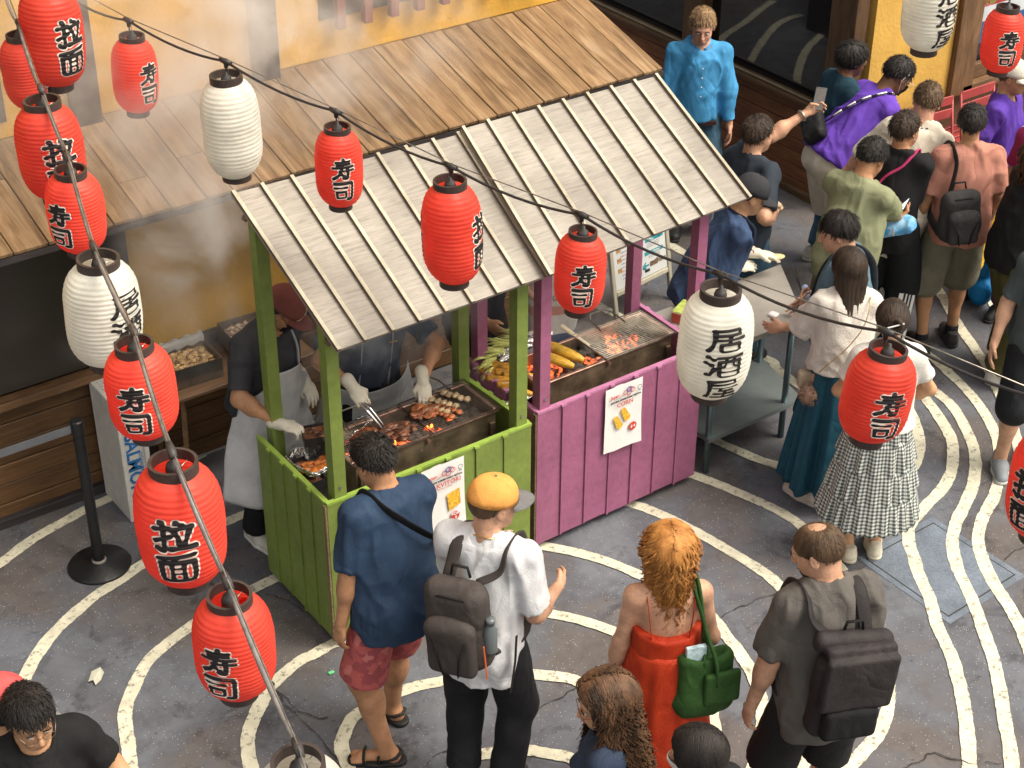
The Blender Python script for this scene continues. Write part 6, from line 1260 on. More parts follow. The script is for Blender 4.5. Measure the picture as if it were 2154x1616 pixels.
def cloth(name, col, **k): return mat(name, col, k.pop('rough', .85), k.pop('var', .09), k.pop('vs', 7), k.pop('bump', .3), k.pop('bs', 150), spec=.2, crease=k.pop('crease', .42), **k)
def shoe(a, b, **k): return dict(m=mat('shoe '+str(a), a, .55, .1, 12), sole=mat('sole '+str(b), b, .6, .1, 12), **k)
WSH = shoe((.55, .53, .47), (.62, .6, .54)); BSH = shoe((.02, .02, .02), (.03, .03, .03)); GSH = shoe((.2, .22, .24), (.45, .46, .46), lace=mat('dark lace', (.04, .04, .05)))
def patt(name, base, cols, scale, kind='voronoi', stretch=(1, 1, 1)):
    m = mat(name, base, .85, .06, 9, .25, 140, spec=.2); nt, N, L, B = nodes(m); tc = N['Texture Coordinate']; mp = N['Mapping']; mp.inputs['Scale'].default_value = stretch
    v = N.new('ShaderNodeTexVoronoi'); v.inputs['Scale'].default_value = scale; v.distance = 'MANHATTAN'; L.new(mp.outputs[0], v.inputs['Vector']); sp = N.new('ShaderNodeSeparateColor'); L.new(v.outputs['Color'], sp.inputs[0])
    r = N.new('ShaderNodeValToRGB'); r.color_ramp.interpolation = 'CONSTANT'; e = r.color_ramp.elements; e[0].color = tuple(base)+(1,); e[1].position = .9; e[1].color = tuple(cols[-1])+(1,)
    for i, c in enumerate(cols[:-1]): q_ = e.new(.5+.4*i/len(cols)); q_.color = tuple(c)+(1,)
    L.new(sp.outputs[0], r.inputs[0]); L.new(r.outputs[0], B.inputs['Base Color']); return m
NAVY = cloth('navy tee', (.018, .036, .075), col2=(.026, .052, .10), rough=.7)
M_PKS = patt('pink patterned shorts', (.42, .10, .095), [(.30, .07, .08), (.50, .16, .15)], 26)
NR = 'people watching the green grill stall'
pink = person('man in navy t-shirt and pink patterned shorts at the green stall', (785, 922), 1.80, 92, 'tan', ('short', 'black', .03), girth=1.2, lean=(9, 3), head=(8, 24, 0), feet=[(-.10, -.03, 52), (.09, .20, 10)], arms=({'w': (-.27, .03, .86), 'curl': 40}, {'w': (.16, .40, 1.10)}), top=dict(m=NAVY, sleeve=.86, hem=-.16, loose=.02, amp=.010), bottom=dict(kind='shorts', m=M_PKS, len=.92, loose=.035, e=.018), shoes=None, sandals=mat('black sandal rubber', (.015, .015, .015), .6), vs=.0075)
WTEE = cloth('white tee', (.66, .67, .70)); BLKT = cloth('black trousers', (.014, .015, .018), rough=.8)
capm = person('man in orange cap and white t-shirt wearing a dark grey backpack', (1038, 1010), 1.82, 32, 'light', ('buzz', 'brown'), girth=.93, lean=(3, 2), head=(-38, 4, 0), arms=({'w': (-.12, .36, 1.12)}, {'w': (.24, .26, 1.08), 'e': (.25, -.9, -1)}), top=dict(m=WTEE, sleeve=.88, hem=-.20, loose=.016, flare=.02, amp=.010), bottom=dict(kind='trousers', m=BLKT, wide=.012, loose=.02), shoes=BSH, vs=.0075)
M_ORC = cloth('orange cap cloth', (.72, .33, .085)); M_GRB = cloth('grey brim cloth', (.17, .165, .17)); cap(capm, capm.o, M_ORC, M_GRB, yaw=0, tilt=4)
b = MB(); b.tube([Vector(capm.nb+np.array([.078*math.cos(a), .062*math.sin(a)+.002, .028-.030*math.sin(a)])) for a in np.linspace(0, 6.283, 40)], .0035, 6, cap=False); b.build('necklace', mat('gold chain', (.6, .42, .18), .3, metal=1), capm.o, smooth=True)
REDD = cloth('red dress', (.34, .024, .007), col2=(.46, .045, .012), rough=.6)
redh = person('woman with wavy copper hair in a long red strap dress', (1412, 1112), 1.71, 60, 'light', ('wavy', 'red', .44), female=True, head=(-4, 6, 0), lean=(2, 0), girth=.98, limb=1.05, arms=({'w': (-.235, .07, .84)}, {'w': (.19, .22, .98), 'e': (.4, -.8, -.7)}), top=dict(kind='slip', name='dress_bodice', m=REDD, sleeve=0, hem=-.15, loose=.006, e=.005, amp=.003), bottom=dict(kind='skirt', m=REDD, z=.12, w=(.142, .27), raw=1, fold=.022, waist=.205, pow=.62), shoes=WSH, vs=.0075)
for sg in (-1, 1): patch('dress_strap', redh, redh.o, [redh.T(sg*.095, .10, .36), redh.T(sg*.10, .035, .50), redh.T(sg*.105, -.03, .512), redh.T(sg*.10, -.095, .44), redh.T(sg*.085, -.108, .30), redh.T(sg*.08, -.112, .24)], .012, REDD)
b = MB(); a = redh.arms[0]; w_ = a['w']-a['d']*.02; b.tube([Vector(w_+np.array([.034*math.cos(u), .034*math.sin(u), .004*math.sin(2*u)])) for u in np.linspace(0, 6.283, 20)], .006, 6, cap=False); b.build('bracelet', mat('orange bracelet', (.7, .16, .05), .4), redh.o, smooth=True)
GTEE = cloth('grey tee', (.085, .078, .072), col2=(.115, .105, .097)); DKSH = cloth('charcoal shorts', (.016, .016, .017))
bald = person('bearded balding man in a grey t-shirt with a black backpack, lower right', (1728, 1108), 1.84, 70, 'light', ('bald', 'brown'), girth=1.04, lean=(6, 0), head=(48, 20, 0), arms=({'w': (-.27, .06, .86), 'curl': 45}, {'w': (.22, .26, 1.0)}), top=dict(m=GTEE, sleeve=.84, hem=-.16, loose=.016, flare=.018, amp=.010), bottom=dict(kind='shorts', m=DKSH, len=1.0, loose=.04, e=.02), shoes=BSH, vs=.0075)
g_ = Grid(bald.hc-.16, bald.hc+.16, .005); fb = lambda x, y, z: bald.hc+bald.Rh@(np.array([x, y, z])*bald.s)
g_.ell(fb(0, .028, -.022), (.064, .070, .085), bald.Rh, .02); g_.ell(fb(0, .052, -.082), (.046, .043, .036), bald.Rh, .03)
g_.clip(fb(0, .07, -.040), bald.Rh@np.array([0, .1, 1.])); g_.clip(fb(0, -.005, -.04), bald.Rh@np.array([0, -1, .15])); g_.ell(fb(0, .10, -.052), (.024, .02, .010), bald.Rh, .006, sub=True)
V_, Q_ = g_.mesh(); mesh('beard', folds(V_, Q_, .002, (60, 60, 60), 4), Q_, HR['dark'], bald.o)
eyes(bald, bald.o)
curl = person('woman with long curly brown hair and thin glasses at the bottom edge', (1275, 1432), 1.66, 128, 'olive', ('curly', 'curly', .66), female=True, head=(25, 12, 0), top=dict(m=cloth('dark blue top', (.03, .045, .08)), sleeve=.5, hem=-.1), bottom=dict(kind='trousers', m=BLKT), shoes=WSH, vs=.0085)
glasses(curl, curl.o, mat('pink frame', (.35, .10, .09), .3)); eyes(curl, curl.o)
maskw = person('woman with straight black hair and a white face mask at the bottom edge', (1470, 1540), 1.64, 95, 'olive', ('long', 'black', .40), female=True, head=(28, 10, 0), top=dict(m=cloth('black top', (.015, .015, .017)), sleeve=.7, hem=-.1), bottom=dict(kind='trousers', m=BLKT), shoes=BSH, vs=.009)
M_WMSK = mat('white mask', (.74, .73, .70), .7); facemask(maskw, maskw.o, M_WMSK)
leftm = person('man with parted black hair in a black t-shirt looking down, bottom left corner', (52, 1458), 1.74, 262, 'olive', ('short', 'black', .06), head=(6, 8, 0), lean=(6, 0), arms=({'w': (-.36, .16, .98)}, {'w': (.3, .2, .95)}), top=dict(m=cloth('black tee', (.014, .014, .015)), sleeve=.72, hem=-.1, loose=.02), bottom=dict(kind='trousers', m=BLKT), shoes=BSH, vs=.0075)
eyes(leftm, leftm.o); glasses(leftm, leftm.o, mat('steel frame', (.3, .2, .15), .3, metal=.8))
rc = person('person in a plain coral red cap at the left edge of the picture', (-12, 1434), 1.70, 90, 'olive', ('buzz', 'black'), top=dict(m=cloth('grey top', (.2, .2, .2)), sleeve=.7), bottom=dict(kind='trousers', m=BLKT), shoes=BSH, vs=.011, visible_face=False)
cap(rc, rc.o, cloth('coral cap', (.62, .10, .10)), None, yaw=60)
# --- cooks
M_GLV = mat('cream glove', (.60, .56, .46), .55, .08, 14, .25, 60); CHR_ = cloth('charcoal tee', (.032, .033, .037), col2=(.050, .050, .056))
GL_ = 'cooks working at the grills'
ck1 = person('cook in maroon cap, black mask and white apron beside the green stall', (592, 606), 1.76, -80, 'tan', ('buzz', 'black'), girth=1.1, lean=(13, 0), head=(38, 30, 0), feet=[(-.10, .02, 4), (.10, -.06, -4)], arms=({'px': (640, 800, 1.06), 'd': (.1, .8, -.6), 'n': (0, -.3, -1)}, {'px': (592, 893, 1.04), 'e': (1, -.7, -.1), 'd': (-.7, 1, -.25), 'n': (0, -.2, -1), 'curl': 60}), top=dict(m=CHR_, sleeve=.84, hem=-.06, loose=.02, amp=.009), bottom=dict(kind='trousers', m=BLKT, loose=.03), shoes=WSH, glove=M_GLV, vs=.009, group=GL_)
c_, f_ = cap(ck1, ck1.o, cloth('maroon cap', (.20, .065, .055)), None, tilt=6)
b = MB(); b.tube([Vector(v) for v in f_(np.array([[.09*math.cos(a), .0+.104*math.sin(a), .036] for a in np.linspace(.9, 2.24, 12)]))], .0025, 5); b.build('cap_cord', mat('cream cord', (.7, .6, .35), .6), c_)
b = MB(); b.tube([Vector(v) for v in f_(np.array([[.02, .078, .105], [.004, .091, .085], [.03, .096, .072]]))], .005, 5); b.build('cap_emblem', mat('pale cap print', (.5, .4, .35), .6), c_)
facemask(ck1, ck1.o, cloth('black mask', (.012, .012, .013)))
M_APR = cloth('white apron', (.50, .50, .51), rough=.7)
def apron(q, m, hemz, bib=.33, seed=1, dirt=False):
    n, rows = 40, 40; V = []; s = q.s; R = q.Rt
    for i in range(rows+1):
        u = i/rows; z = bib+(hemz-bib)*u
        wa = (.40+.9*min(1, max(0, (bib-.05-z)/.16))) if z > 0 else 1.45
        for j in range(n+1):
            a = (j/n*2-1)*wa; rx = .162*q.g**.8+.060+(0 if z > .05 else .12*min(1, (.05-z)/.5)); ry = .122*q.g+.056+(0 if z > .05 else .09*min(1, (.05-z)/.5)); x = rx*math.sin(a); y = ry*math.cos(a)*.98+.0
            if z > .2: y = ry*math.cos(a)*(.96-.5*(z-.2))
            fo = .012*min(1, max(0, .1-z)/.4)*math.sin(a*7+seed); p = q.T(x, y+fo, max(z, -.12)) if z >= -.12 else q.T(x, y+fo, -.12)+np.array([0, -.02*( -.12-z), (z+.12)])*s
            V.append(p)
    V = np.array(V); V += .010*np.stack([vnoise(V, 7, seed), vnoise(V, 7, seed+1), vnoise(V, 6, seed+2)], 1)
    F_ = np.array([(i*(n+1)+j, i*(n+1)+j+1, (i+1)*(n+1)+j+1, (i+1)*(n+1)+j) for i in range(rows) for j in range(n)]); o = mesh('apron', V, F_, m, q.o); sm = o.modifiers.new('t', 'SOLIDIFY'); sm.thickness = .004
    for sg in (-1, 1): patch('apron_strap', q, o, [q.T(sg*.085, .145, bib-.01), q.T(sg*.085, .115, .44), q.T(sg*.075, .03, .535), q.T(sg*.05, -.06, .55), q.T(0, -.085, .545)], .022, m)
apron(ck1, M_APR, -.50, seed=3)
CHB = cloth('faded navy tee', (.028, .042, .07), col2=(.045, .062, .095))
ck2 = person('cook with tongs behind the green stall grill, head hidden by the roof', (0, 0), 1.76, -104, 'tan', ('short', 'black'), girth=1.08, lean=(22, 0), head=(0, 25, 0), at=(.84, 1.02), arms=({'px': (889, 800, 1.10), 'e': (-1, -.3, -.3), 'd': (.1, .7, -.8), 'n': (0, -.4, -1)}, {'px': (742, 815, 1.20), 'e': (1, -.2, -.2), 'd': (-.35, .75, -.65), 'n': (-.3, -.3, -1), 'curl': 62}), top=dict(m=CHB, sleeve=.78, hem=-.02, loose=.022, amp=.011), bottom=dict(kind='trousers', m=BLKT), shoes=BSH, glove=M_GLV, vs=.009, group=GL_)
apron(ck2, M_APR, -.42, bib=.0, seed=6)
b = MB(); b.box((0, 0, 0), (.045, .002, .012)); o_ = b.build('chest_print', mat('yellow print', (.55, .38, .06), .6), ck2.o); o_.location = Vector(ck2.T(-.085, .145, .37)); o_.rotation_euler = (D2R(-22), 0, 0)
ck3 = person('cook in black behind the purple stall, head hidden by the roof', (0, 0), 1.76, -70, 'tan', ('short', 'black'), girth=1.1, lean=(6, 0), at=(1.72, 1.20), arms=({'w': (-.24, .25, 1.0)}, {'w': (.2, .22, 1.02)}), top=dict(m=cloth('black cook shirt', (.012, .014, .02)), sleeve=1.5, hem=-.2, loose=.025), bottom=dict(kind='trousers', m=BLKT, wide=.01), shoes=BSH, vs=.011, group=GL_)
SRV = cloth('blue tee', (.035, .062, .135), col2=(.05, .085, .17)); M_PLD = patt('plaid sleeve', (.42, .33, .25), [(.22, .09, .05), (.12, .06, .05), (.5, .42, .34)], 34)
srv = person('server in dark cap, blue t-shirt and gloves bending over the steel table', (1582, 372), 1.74, -26, 'olive', ('buzz', 'black'), girth=1.08, lean=(24, 0), head=(0, 2, 0), arms=({'px': (1592, 533, 1.06), 'e': (-.6, -1, -.3), 'd': (.2, 1, -.1), 'n': (0, 0, -1), 'curl': 30}, {'px': (1548, 562, 1.00), 'e': (.5, -1, -.4), 'd': (-.1, 1, .0), 'n': (-.6, 0, -1), 'curl': 30}), top=dict(m=SRV, sleeve=.86, hem=-.12, loose=.03, amp=.011, flare=.025), bottom=dict(kind='trousers', m=cloth('dark blue apron cloth', (.022, .03, .055)), wide=.03, loose=.03), shoes=WSH, glove=M_GLV, vs=.009)
apron(srv, cloth('navy apron', (.020, .027, .05)), -.52, bib=.02, seed=9)
for a in srv.arms:
    b = MB(); n_ = 7; b.tube([Vector(a['sh']+(a['el']-a['sh'])*u) for u in (.72, .9, 1.0)]+[Vector(a['el']+(a['w']-a['el'])*u) for u in (.15, .35, .55, .75, .92)], [.058, .052, .050, .050, .046, .042, .039, .038], 12); b.build('shirt_sleeve', M_PLD, srv.o, smooth=True)
cap(srv, srv.o, cloth('charcoal cap', (.035, .036, .042)), None, tilt=8)
# --- crowd at the right
QU = 'people queueing at the right'
DSTR = cloth('dark striped shirt', (.024, .032, .045), col2=(.035, .045, .06)); JEAN = cloth('blue jeans', (.035, .085, .14), col2=(.07, .14, .20))
phg = person('man in a dark striped shirt reaching up with a phone in one hand', (1598, 246), 1.75, 4, 'light', ('short', 'dark', .04), lean=(3, 0), head=(-6, 6, 0), arms=({'px': (1706, 232, 1.70), 'e': (-.2, -.6, -1), 'd': (.25, .8, .35), 'n': (.9, -.2, 0), 'curl': 60}, {'px': (1622, 462, 1.10), 'e': (.6, -.9, -.3), 'd': (-.3, 1, .2), 'n': (-.8, .1, .4), 'curl': 55}), top=dict(m=DSTR, sleeve=.80, hem=-.08, loose=.02, collar=1), bottom=dict(kind='trousers', m=JEAN), shoes=BSH, vs=.0095)
BLS = cloth('bright blue shirt', (.055, .26, .52), col2=(.075, .32, .60), rough=.7)
blu = person('man in a bright blue long sleeved shirt standing by the shop window', (1480, 20), 1.82, 238, 'pink', ('short', 'blond', .035), lean=(3, 0), head=(-8, 14, 0), arms=({'w': (-.235, .08, .86)}, {'w': (.235, .0, .88)}), girth=.88, top=dict(m=BLS, sleeve=1.92, hem=-.02, loose=.018, e=.014, amp=.012, collar=1), bottom=dict(kind='trousers', m=JEAN), shoes=BSH, vs=.009)
eyes(blu, blu.o); b = MB()
for k in range(6): V_, Fc_ = lump(.006, 1, 1, .5, 1, 1, 0); b.add([Vector(v)+Vector(blu.T(.0, .145-.008*k*(k > 3), .40-.07*k)) for v in V_], Fc_)
b.build('buttons', M_PAPER, blu.o); b = MB(); b.box((0, 0, 0), (.27, .02, .03)); o_ = b.build('belt', mat('brown belt', (.05, .02, .015), .4), blu.o); o_.location = Vector(blu.T(0, .118, -.03))
teal = person('person with shaggy black hair in a dark teal shirt before the corner post', (1797, 90), 1.74, -18, 'brown', ('mop', 'black', .055), head=(0, 8, 0), lean=(4, 0), top=dict(m=cloth('dark teal shirt', (.018, .05, .075)), sleeve=.85, hem=-.06, collar=1), bottom=dict(kind='trousers', m=JEAN), shoes=WSH, vs=.0095)
eyes(teal, teal.o)
PUR = cloth('violet tee', (.105, .045, .36), col2=(.14, .06, .44))
purp = person('person in a violet t-shirt and cream shorts bending forward, wearing a black mask', (1893, 122), 1.86, -14, 'brown', ('short', 'black', .045), girth=1.12, lean=(40, 0), head=(0, 8, 0), hip=(0, -.20), arms=({'w': (-.12, .42, .95)}, {'w': (.16, .42, .98)}), feet=[(-.12, .02, 5), (.12, -.10, -10)], top=dict(m=PUR, sleeve=.9, hem=-.02, loose=.03, flare=.025, amp=.010), bottom=dict(kind='shorts', m=cloth('cream shorts', (.55, .50, .42)), len=.95, loose=.05, e=.025), shoes=shoe((.32, .03, .03), (.7, .68, .62), sock=M_PAPER), vs=.009)
facemask(purp, purp.o, cloth('black mask', (.012, .012, .013)), M_PAPER); eyes(purp, purp.o); glasses(purp, purp.o, mat('clear frame', (.6, .58, .5), .3))
b = MB(); b.tube([Vector(purp.hc+purp.Rh@np.array([.092*math.cos(a), .0, .022+.100*math.sin(a)])) for a in np.linspace(.05, 3.09, 16)], .005, 6); b.build('head_band', mat('pale band', (.5, .52, .55), .5), purp.o, smooth=True)
CRM = cloth('cream oversize tee', (.60, .55, .46)); SWB = WSH
wht = person('broad man in an oversize cream t-shirt and black shorts, seen from behind', (1955, 176), 1.84, 50, 'pink', ('short', 'brown', .03), girth=1.32, lean=(10, 14), head=(-6, 20, 0), arms=({'w': (-.34, .22, 1.0)}, {'w': (.3, .25, .98)}), top=dict(m=CRM, sleeve=.98, hem=-.30, loose=.05, flare=.04, amp=.013), bottom=dict(kind='shorts', m=DKSH, len=1.05, loose=.05, e=.02), shoes=BSH, vs=.0095)
b = MB(); b.tube([Vector(wht.nb+np.array([.088*math.cos(a), .068*math.sin(a)-.005, .012-.022*math.sin(a)])) for a in np.linspace(0, 6.283, 30)], .011, 6, cap=False); b.build('patterned_collar', patt('check collar', (.55, .53, .5), [(.05, .05, .05), (.6, .58, .55)], 90), wht.o)
BTEE = cloth('black tee b', (.013, .013, .015))
blk = person('young man in black t-shirt and black track pants with white striped panels', (1910, 236), 1.74, 32, 'tan', ('short', 'dark', .045), lean=(3, 0), head=(-30, 4, 0), girth=.92, arms=({'w': (-.2, .3, 1.05)}, {'px': (1890, 492, .86), 'e': (.7, -.9, -.2), 'd': (-.1, .5, -.8)}), top=dict(m=BTEE, sleeve=.9, hem=-.14, loose=.02, flare=.02), bottom=dict(kind='trousers', m=BLKT, wide=.02, loose=.04), shoes=shoe((.02, .02, .022), (.6, .6, .6)), vs=.009)
b = MB(); V_, Fc_ = lump(.005, 1, 1, 1, 1, 1, 0); b.add([Vector(v)+Vector(blk.hc+blk.Rh@np.array([.088, -.004, -.038])) for v in V_], Fc_); b.build('earring', mat('silver', (.7, .7, .7), .2, metal=1), blk.o)
OLV = cloth('sage tee', (.20, .215, .125), col2=(.255, .27, .165))
olv = person('man in a sage green t-shirt reading a white phone', (1838, 293), 1.78, 14, 'tan', ('short', 'black', .035), girth=1.06, lean=(10, 0), head=(-4, 26, 0), arms=({'px': (1872, 425, 1.16), 'e': (-.6, -1, -.6), 'd': (.3, .9, .2), 'n': (.4, 0, 1)}, {'px': (1893, 462, 1.08), 'e': (.6, -.8, -1), 'd': (-.1, .9, .45), 'n': (-.5, -.1, 1), 'curl': 35}), top=dict(m=OLV, sleeve=.9, hem=-.12, loose=.03, flare=.03, amp=.010), bottom=dict(kind='shorts', m=cloth('khaki shorts', (.20, .17, .11)), len=1.05, loose=.05, e=.02), shoes=BSH, vs=.009)
SAL = cloth('salmon tee', (.42, .185, .14), col2=(.47, .22, .165)); GRO = cloth('grey olive shorts', (.14, .13, .095), col2=(.18, .17, .125))
sal = person('man in a salmon t-shirt and grey olive shorts with a dark backpack', (2050, 222), 1.76, 62, 'tan', ('short', 'black', .045), girth=1.0, lean=(4, 0), head=(-22, 10, 0), limb=.95, feet=[(-.14, -.04, 6), (.10, .05, -6)], arms=({'w': (-.29, .06, .88)}, {'w': (.27, .12, .92)}), top=dict(m=SAL, sleeve=.9, hem=-.12, loose=.035, flare=.03, amp=.010), bottom=dict(kind='shorts', m=GRO, len=1.05, loose=.06, e=.02), shoes=shoe((.035, .035, .035), (.03, .03, .03), sock=BLKT), vs=.009)
glasses(sal, sal.o, mat('clear frame', (.6, .58, .5), .3))
PSW = cloth('violet sweatshirt', (.085, .035, .30), col2=(.11, .05, .36))
psw = person('person in violet sweatshirt, light jeans and white hat by the red chair', (2137, 128), 1.72, -66, 'tan', ('buzz', 'brown'), female=False, lean=(0, 0), head=(0, 5, 0), arms=({'w': (-.2, .18, 1.0)}, {'w': (.26, .02, .95), 'e': (.6, -1, -.2)}), top=dict(m=PSW, sleeve=1.95, hem=-.05, loose=.035, e=.02, amp=.012), bottom=dict(kind='trousers', m=cloth('pale jeans', (.30, .42, .50), col2=(.40, .52, .60)), wide=.01), shoes=WSH, vs=.010)
cap(psw, psw.o, cloth('cream hat', (.6, .57, .5)), None)
text_mesh('print', 'HARD', M_PAPER, psw.o, .085, .002, .002, Matrix.Translation(Vector(psw.T(0, .170, .34))) @ frame((0, 0, 0), (-1, 0, 0), (0, 0, 1))); text_mesh('print', 'CITY TOUR', M_PAPER, psw.o, .028, .0, .002, Matrix.Translation(Vector(psw.T(0, .170, .27))) @ frame((0, 0, 0), (-1, 0, 0), (0, 0, 1)))
OLP = cloth('olive cargo cloth', (.060, .056, .018), col2=(.085, .078, .028))
olp = person('person in black t-shirt, olive cargo trousers and chunky white sneakers', (2198, 296), 1.70, -26, 'pale', ('wavy', 'curly', .26), girth=1.1, lean=(4, 0), arms=({'w': (-.15, .33, 1.12)}, {'px': (2190, 402, 1.14), 'e': (.5, -1, -.6)}), feet=[(-.10, .12, 5), (.13, -.02, -22)], top=dict(m=BTEE, sleeve=.95, hem=-.10, loose=.04, flare=.04), bottom=dict(kind='trousers', m=OLP, wide=.035, loose=.045, amp=.014), shoes=shoe((.7, .69, .66), (.72, .71, .68), sz=1.8, lace=mat('black lace', (.02, .02, .02))), vs=.009)
SLT = cloth('slate tee', (.05, .065, .07), col2=(.07, .088, .092)); g_at = P(2092, 1000, z=0)
slt = person('person in slate t-shirt, black shorts and grey sneakers at the right edge', (2180, 500), 1.72, 226, 'light', ('short', 'black'), girth=1.1, at=(g_at.x+.20, g_at.y-.02), feet=[(-.06, -.10, -4), (.13, .05, 0)], arms=({'w': (-.3, .1, .9)}, {'w': (.30, .08, .92)}), top=dict(m=SLT, sleeve=.85, hem=-.1, loose=.03), bottom=dict(kind='shorts', m=BLKT, len=1.02, loose=.035, e=.02), shoes=GSH, vs=.0085)
IVO = cloth('ivory knit tee', (.62, .58, .53), bs=90, bump=.4); TEALS = cloth('teal skirt cloth', (.012, .065, .105), col2=(.018, .085, .13), rough=.7)
whw = person('woman with long straight dark hair, ivory top and long teal skirt', (1790, 527), 1.66, 58, 'light', ('long', 'dark', .52), female=True, head=(8, 8, 0), lean=(3, 0), arms=({'px': (1690, 648, 1.12), 'e': (-.8, -.7, -1), 'd': (.0, .7, .6), 'n': (.8, -.3, .3), 'curl': 50}, {'px': (1722, 640, 1.10), 'e': (.6, -1, -.6), 'd': (-.4, .8, .3)}), top=dict(m=IVO, sleeve=.95, hem=.04, loose=.03, flare=.04, amp=.009), bottom=dict(kind='skirt', m=TEALS, z=.14, w=(.150, .25), fold=.036, waist=.13, pow=.9, e=.03), shoes=shoe((.62, .58, .5), (.6, .57, .5)), feet=[(-.10, -.02, 40), (.1, .1, 10)], vs=.0085)
M_HRT = mat('red heart print', (.5, .06, .05), .6); l_ = whw.legs[0]
b = MB()
for k in range(5): V_, Fc_ = lump(.010, 1, 1, 1, .5, 1, 0); p_ = l_[4]+l_[3]@np.array([.046-.006*k*.4, -.03+.04*k, .052-.003*k]); b.add([Vector(v)+Vector(p_) for v in V_], Fc_)
b.build('heart_print', M_HRT, whw.o)
def gingham():
    m = bpy.data.materials.new('gingham'); m.use_nodes = True; nt, N, L, B = nodes(m); at = N.new('ShaderNodeAttribute'); at.attribute_name = 'uvw'; sp = N.new('ShaderNodeSeparateXYZ'); L.new(at.outputs['Vector'], sp.inputs[0]); res = []
    for i, f_ in ((0, 38), (2, 46)):
        a = N.new('ShaderNodeMath'); a.operation = 'MULTIPLY'; a.inputs[1].default_value = f_; L.new(sp.outputs[i], a.inputs[0]); b_ = N.new('ShaderNodeMath'); b_.operation = 'FRACT'; L.new(a.outputs[0], b_.inputs[0]); c = N.new('ShaderNodeMath'); c.operation = 'GREATER_THAN'; c.inputs[1].default_value = .5; L.new(b_.outputs[0], c.inputs[0]); res.append(c)
    s_ = N.new('ShaderNodeMath'); s_.operation = 'ADD'; L.new(res[0].outputs[0], s_.inputs[0]); L.new(res[1].outputs[0], s_.inputs[1]); h = N.new('ShaderNodeMath'); h.operation = 'MULTIPLY'; h.inputs[1].default_value = .5; L.new(s_.outputs[0], h.inputs[0])
    r = N.new('ShaderNodeValToRGB'); e = r.color_ramp.elements; e[0].color = (.62, .61, .57, 1); e[1].color = (.035, .05, .05, 1); q_ = e.new(.5); q_.color = (.22, .25, .245, 1); L.new(h.outputs[0], r.inputs[0]); L.new(r.outputs[0], B.inputs['Base Color']); B.inputs['Roughness'].default_value = .85; return m
skw = person('woman with a hair bun, white top and tiered checked skirt', (1882, 636), 1.64, 56, 'olive', ('bun', 'dark', .05), female=True, head=(-6, 14, 0), lean=(2, 0), limb=.95, arms=({'w': (-.10, .20, 1.00), 'e': (-1, -.35, -.45)}, {'w': (.14, .20, 1.02), 'e': (1, -.45, -.4)}), feet=[(-.085, -.01, 6), (.085, .02, -6)], top=dict(m=cloth('white knit top', (.66, .64, .60), bs=110, bump=.4), sleeve=.62, hem=.02, loose=.014, flare=.012, amp=.004), bottom=dict(kind='skirt', m=gingham(), z=.34, w=(.145, .30), fold=.028, waist=.14, tiers=4, pow=1.05, e=.024), shoes=shoe((.62, .58, .46), (.60, .56, .44)), vs=.0085)
SLB = cloth('slate blue tee', (.085, .15, .20), col2=(.11, .185, .24)); BRS = shoe((.10, .035, .02), (.04, .02, .012))
tbm = person('man with black hair in a slate blue t-shirt by the steel table', (1768, 448), 1.76, 120, 'light', ('short', 'black', .06), girth=1.12, lean=(6, 0), head=(14, 14, 0), arms=({'w': (-.2, .3, 1.05)}, {'w': (.22, .26, 1.0)}), top=dict(m=SLB, sleeve=.9, hem=-.12, loose=.035, flare=.03), bottom=dict(kind='trousers', m=BLKT, wide=.02), shoes=BRS, vs=.0095)
patch('bag_strap', tbm, tbm.o, [tbm.T(.10, -.15, .20), tbm.T(.14, -.13, .42), tbm.T(.11, -.02, .525), tbm.T(.05, .12, .40), tbm.T(-.08, .17, .15), tbm.T(-.16, .12, .0)], .05, cloth('dark strap', (.02, .024, .03)))
kp = P(2052, 628, z=0)
kid = person('child with yellow top and beige shorts crouching behind the salmon shirt man', (0, 0), 1.40, 140, 'tan', ('short', 'black'), at=(kp.x+.05, kp.y+.08), crouch=.30, lean=(25, 0), top=dict(m=cloth('yellow tee', (.72, .40, .03)), sleeve=.8, hem=-.05), bottom=dict(kind='shorts', m=cloth('beige shorts', (.42, .38, .28)), len=1.0, loose=.05, e=.03), shoes=BSH, vs=.011, visible_face=False)
mag = person('person in a magenta top and yellow bag behind the others at the right edge', (2215, 205), 1.68, 200, 'tan', ('long', 'black', .25), female=True, top=dict(m=cloth('magenta top', (.30, .03, .10)), sleeve=.9, hem=-.1), bottom=dict(kind='trousers', m=cloth('plum trousers', (.12, .03, .07))), shoes=BSH, vs=.011, visible_face=False)
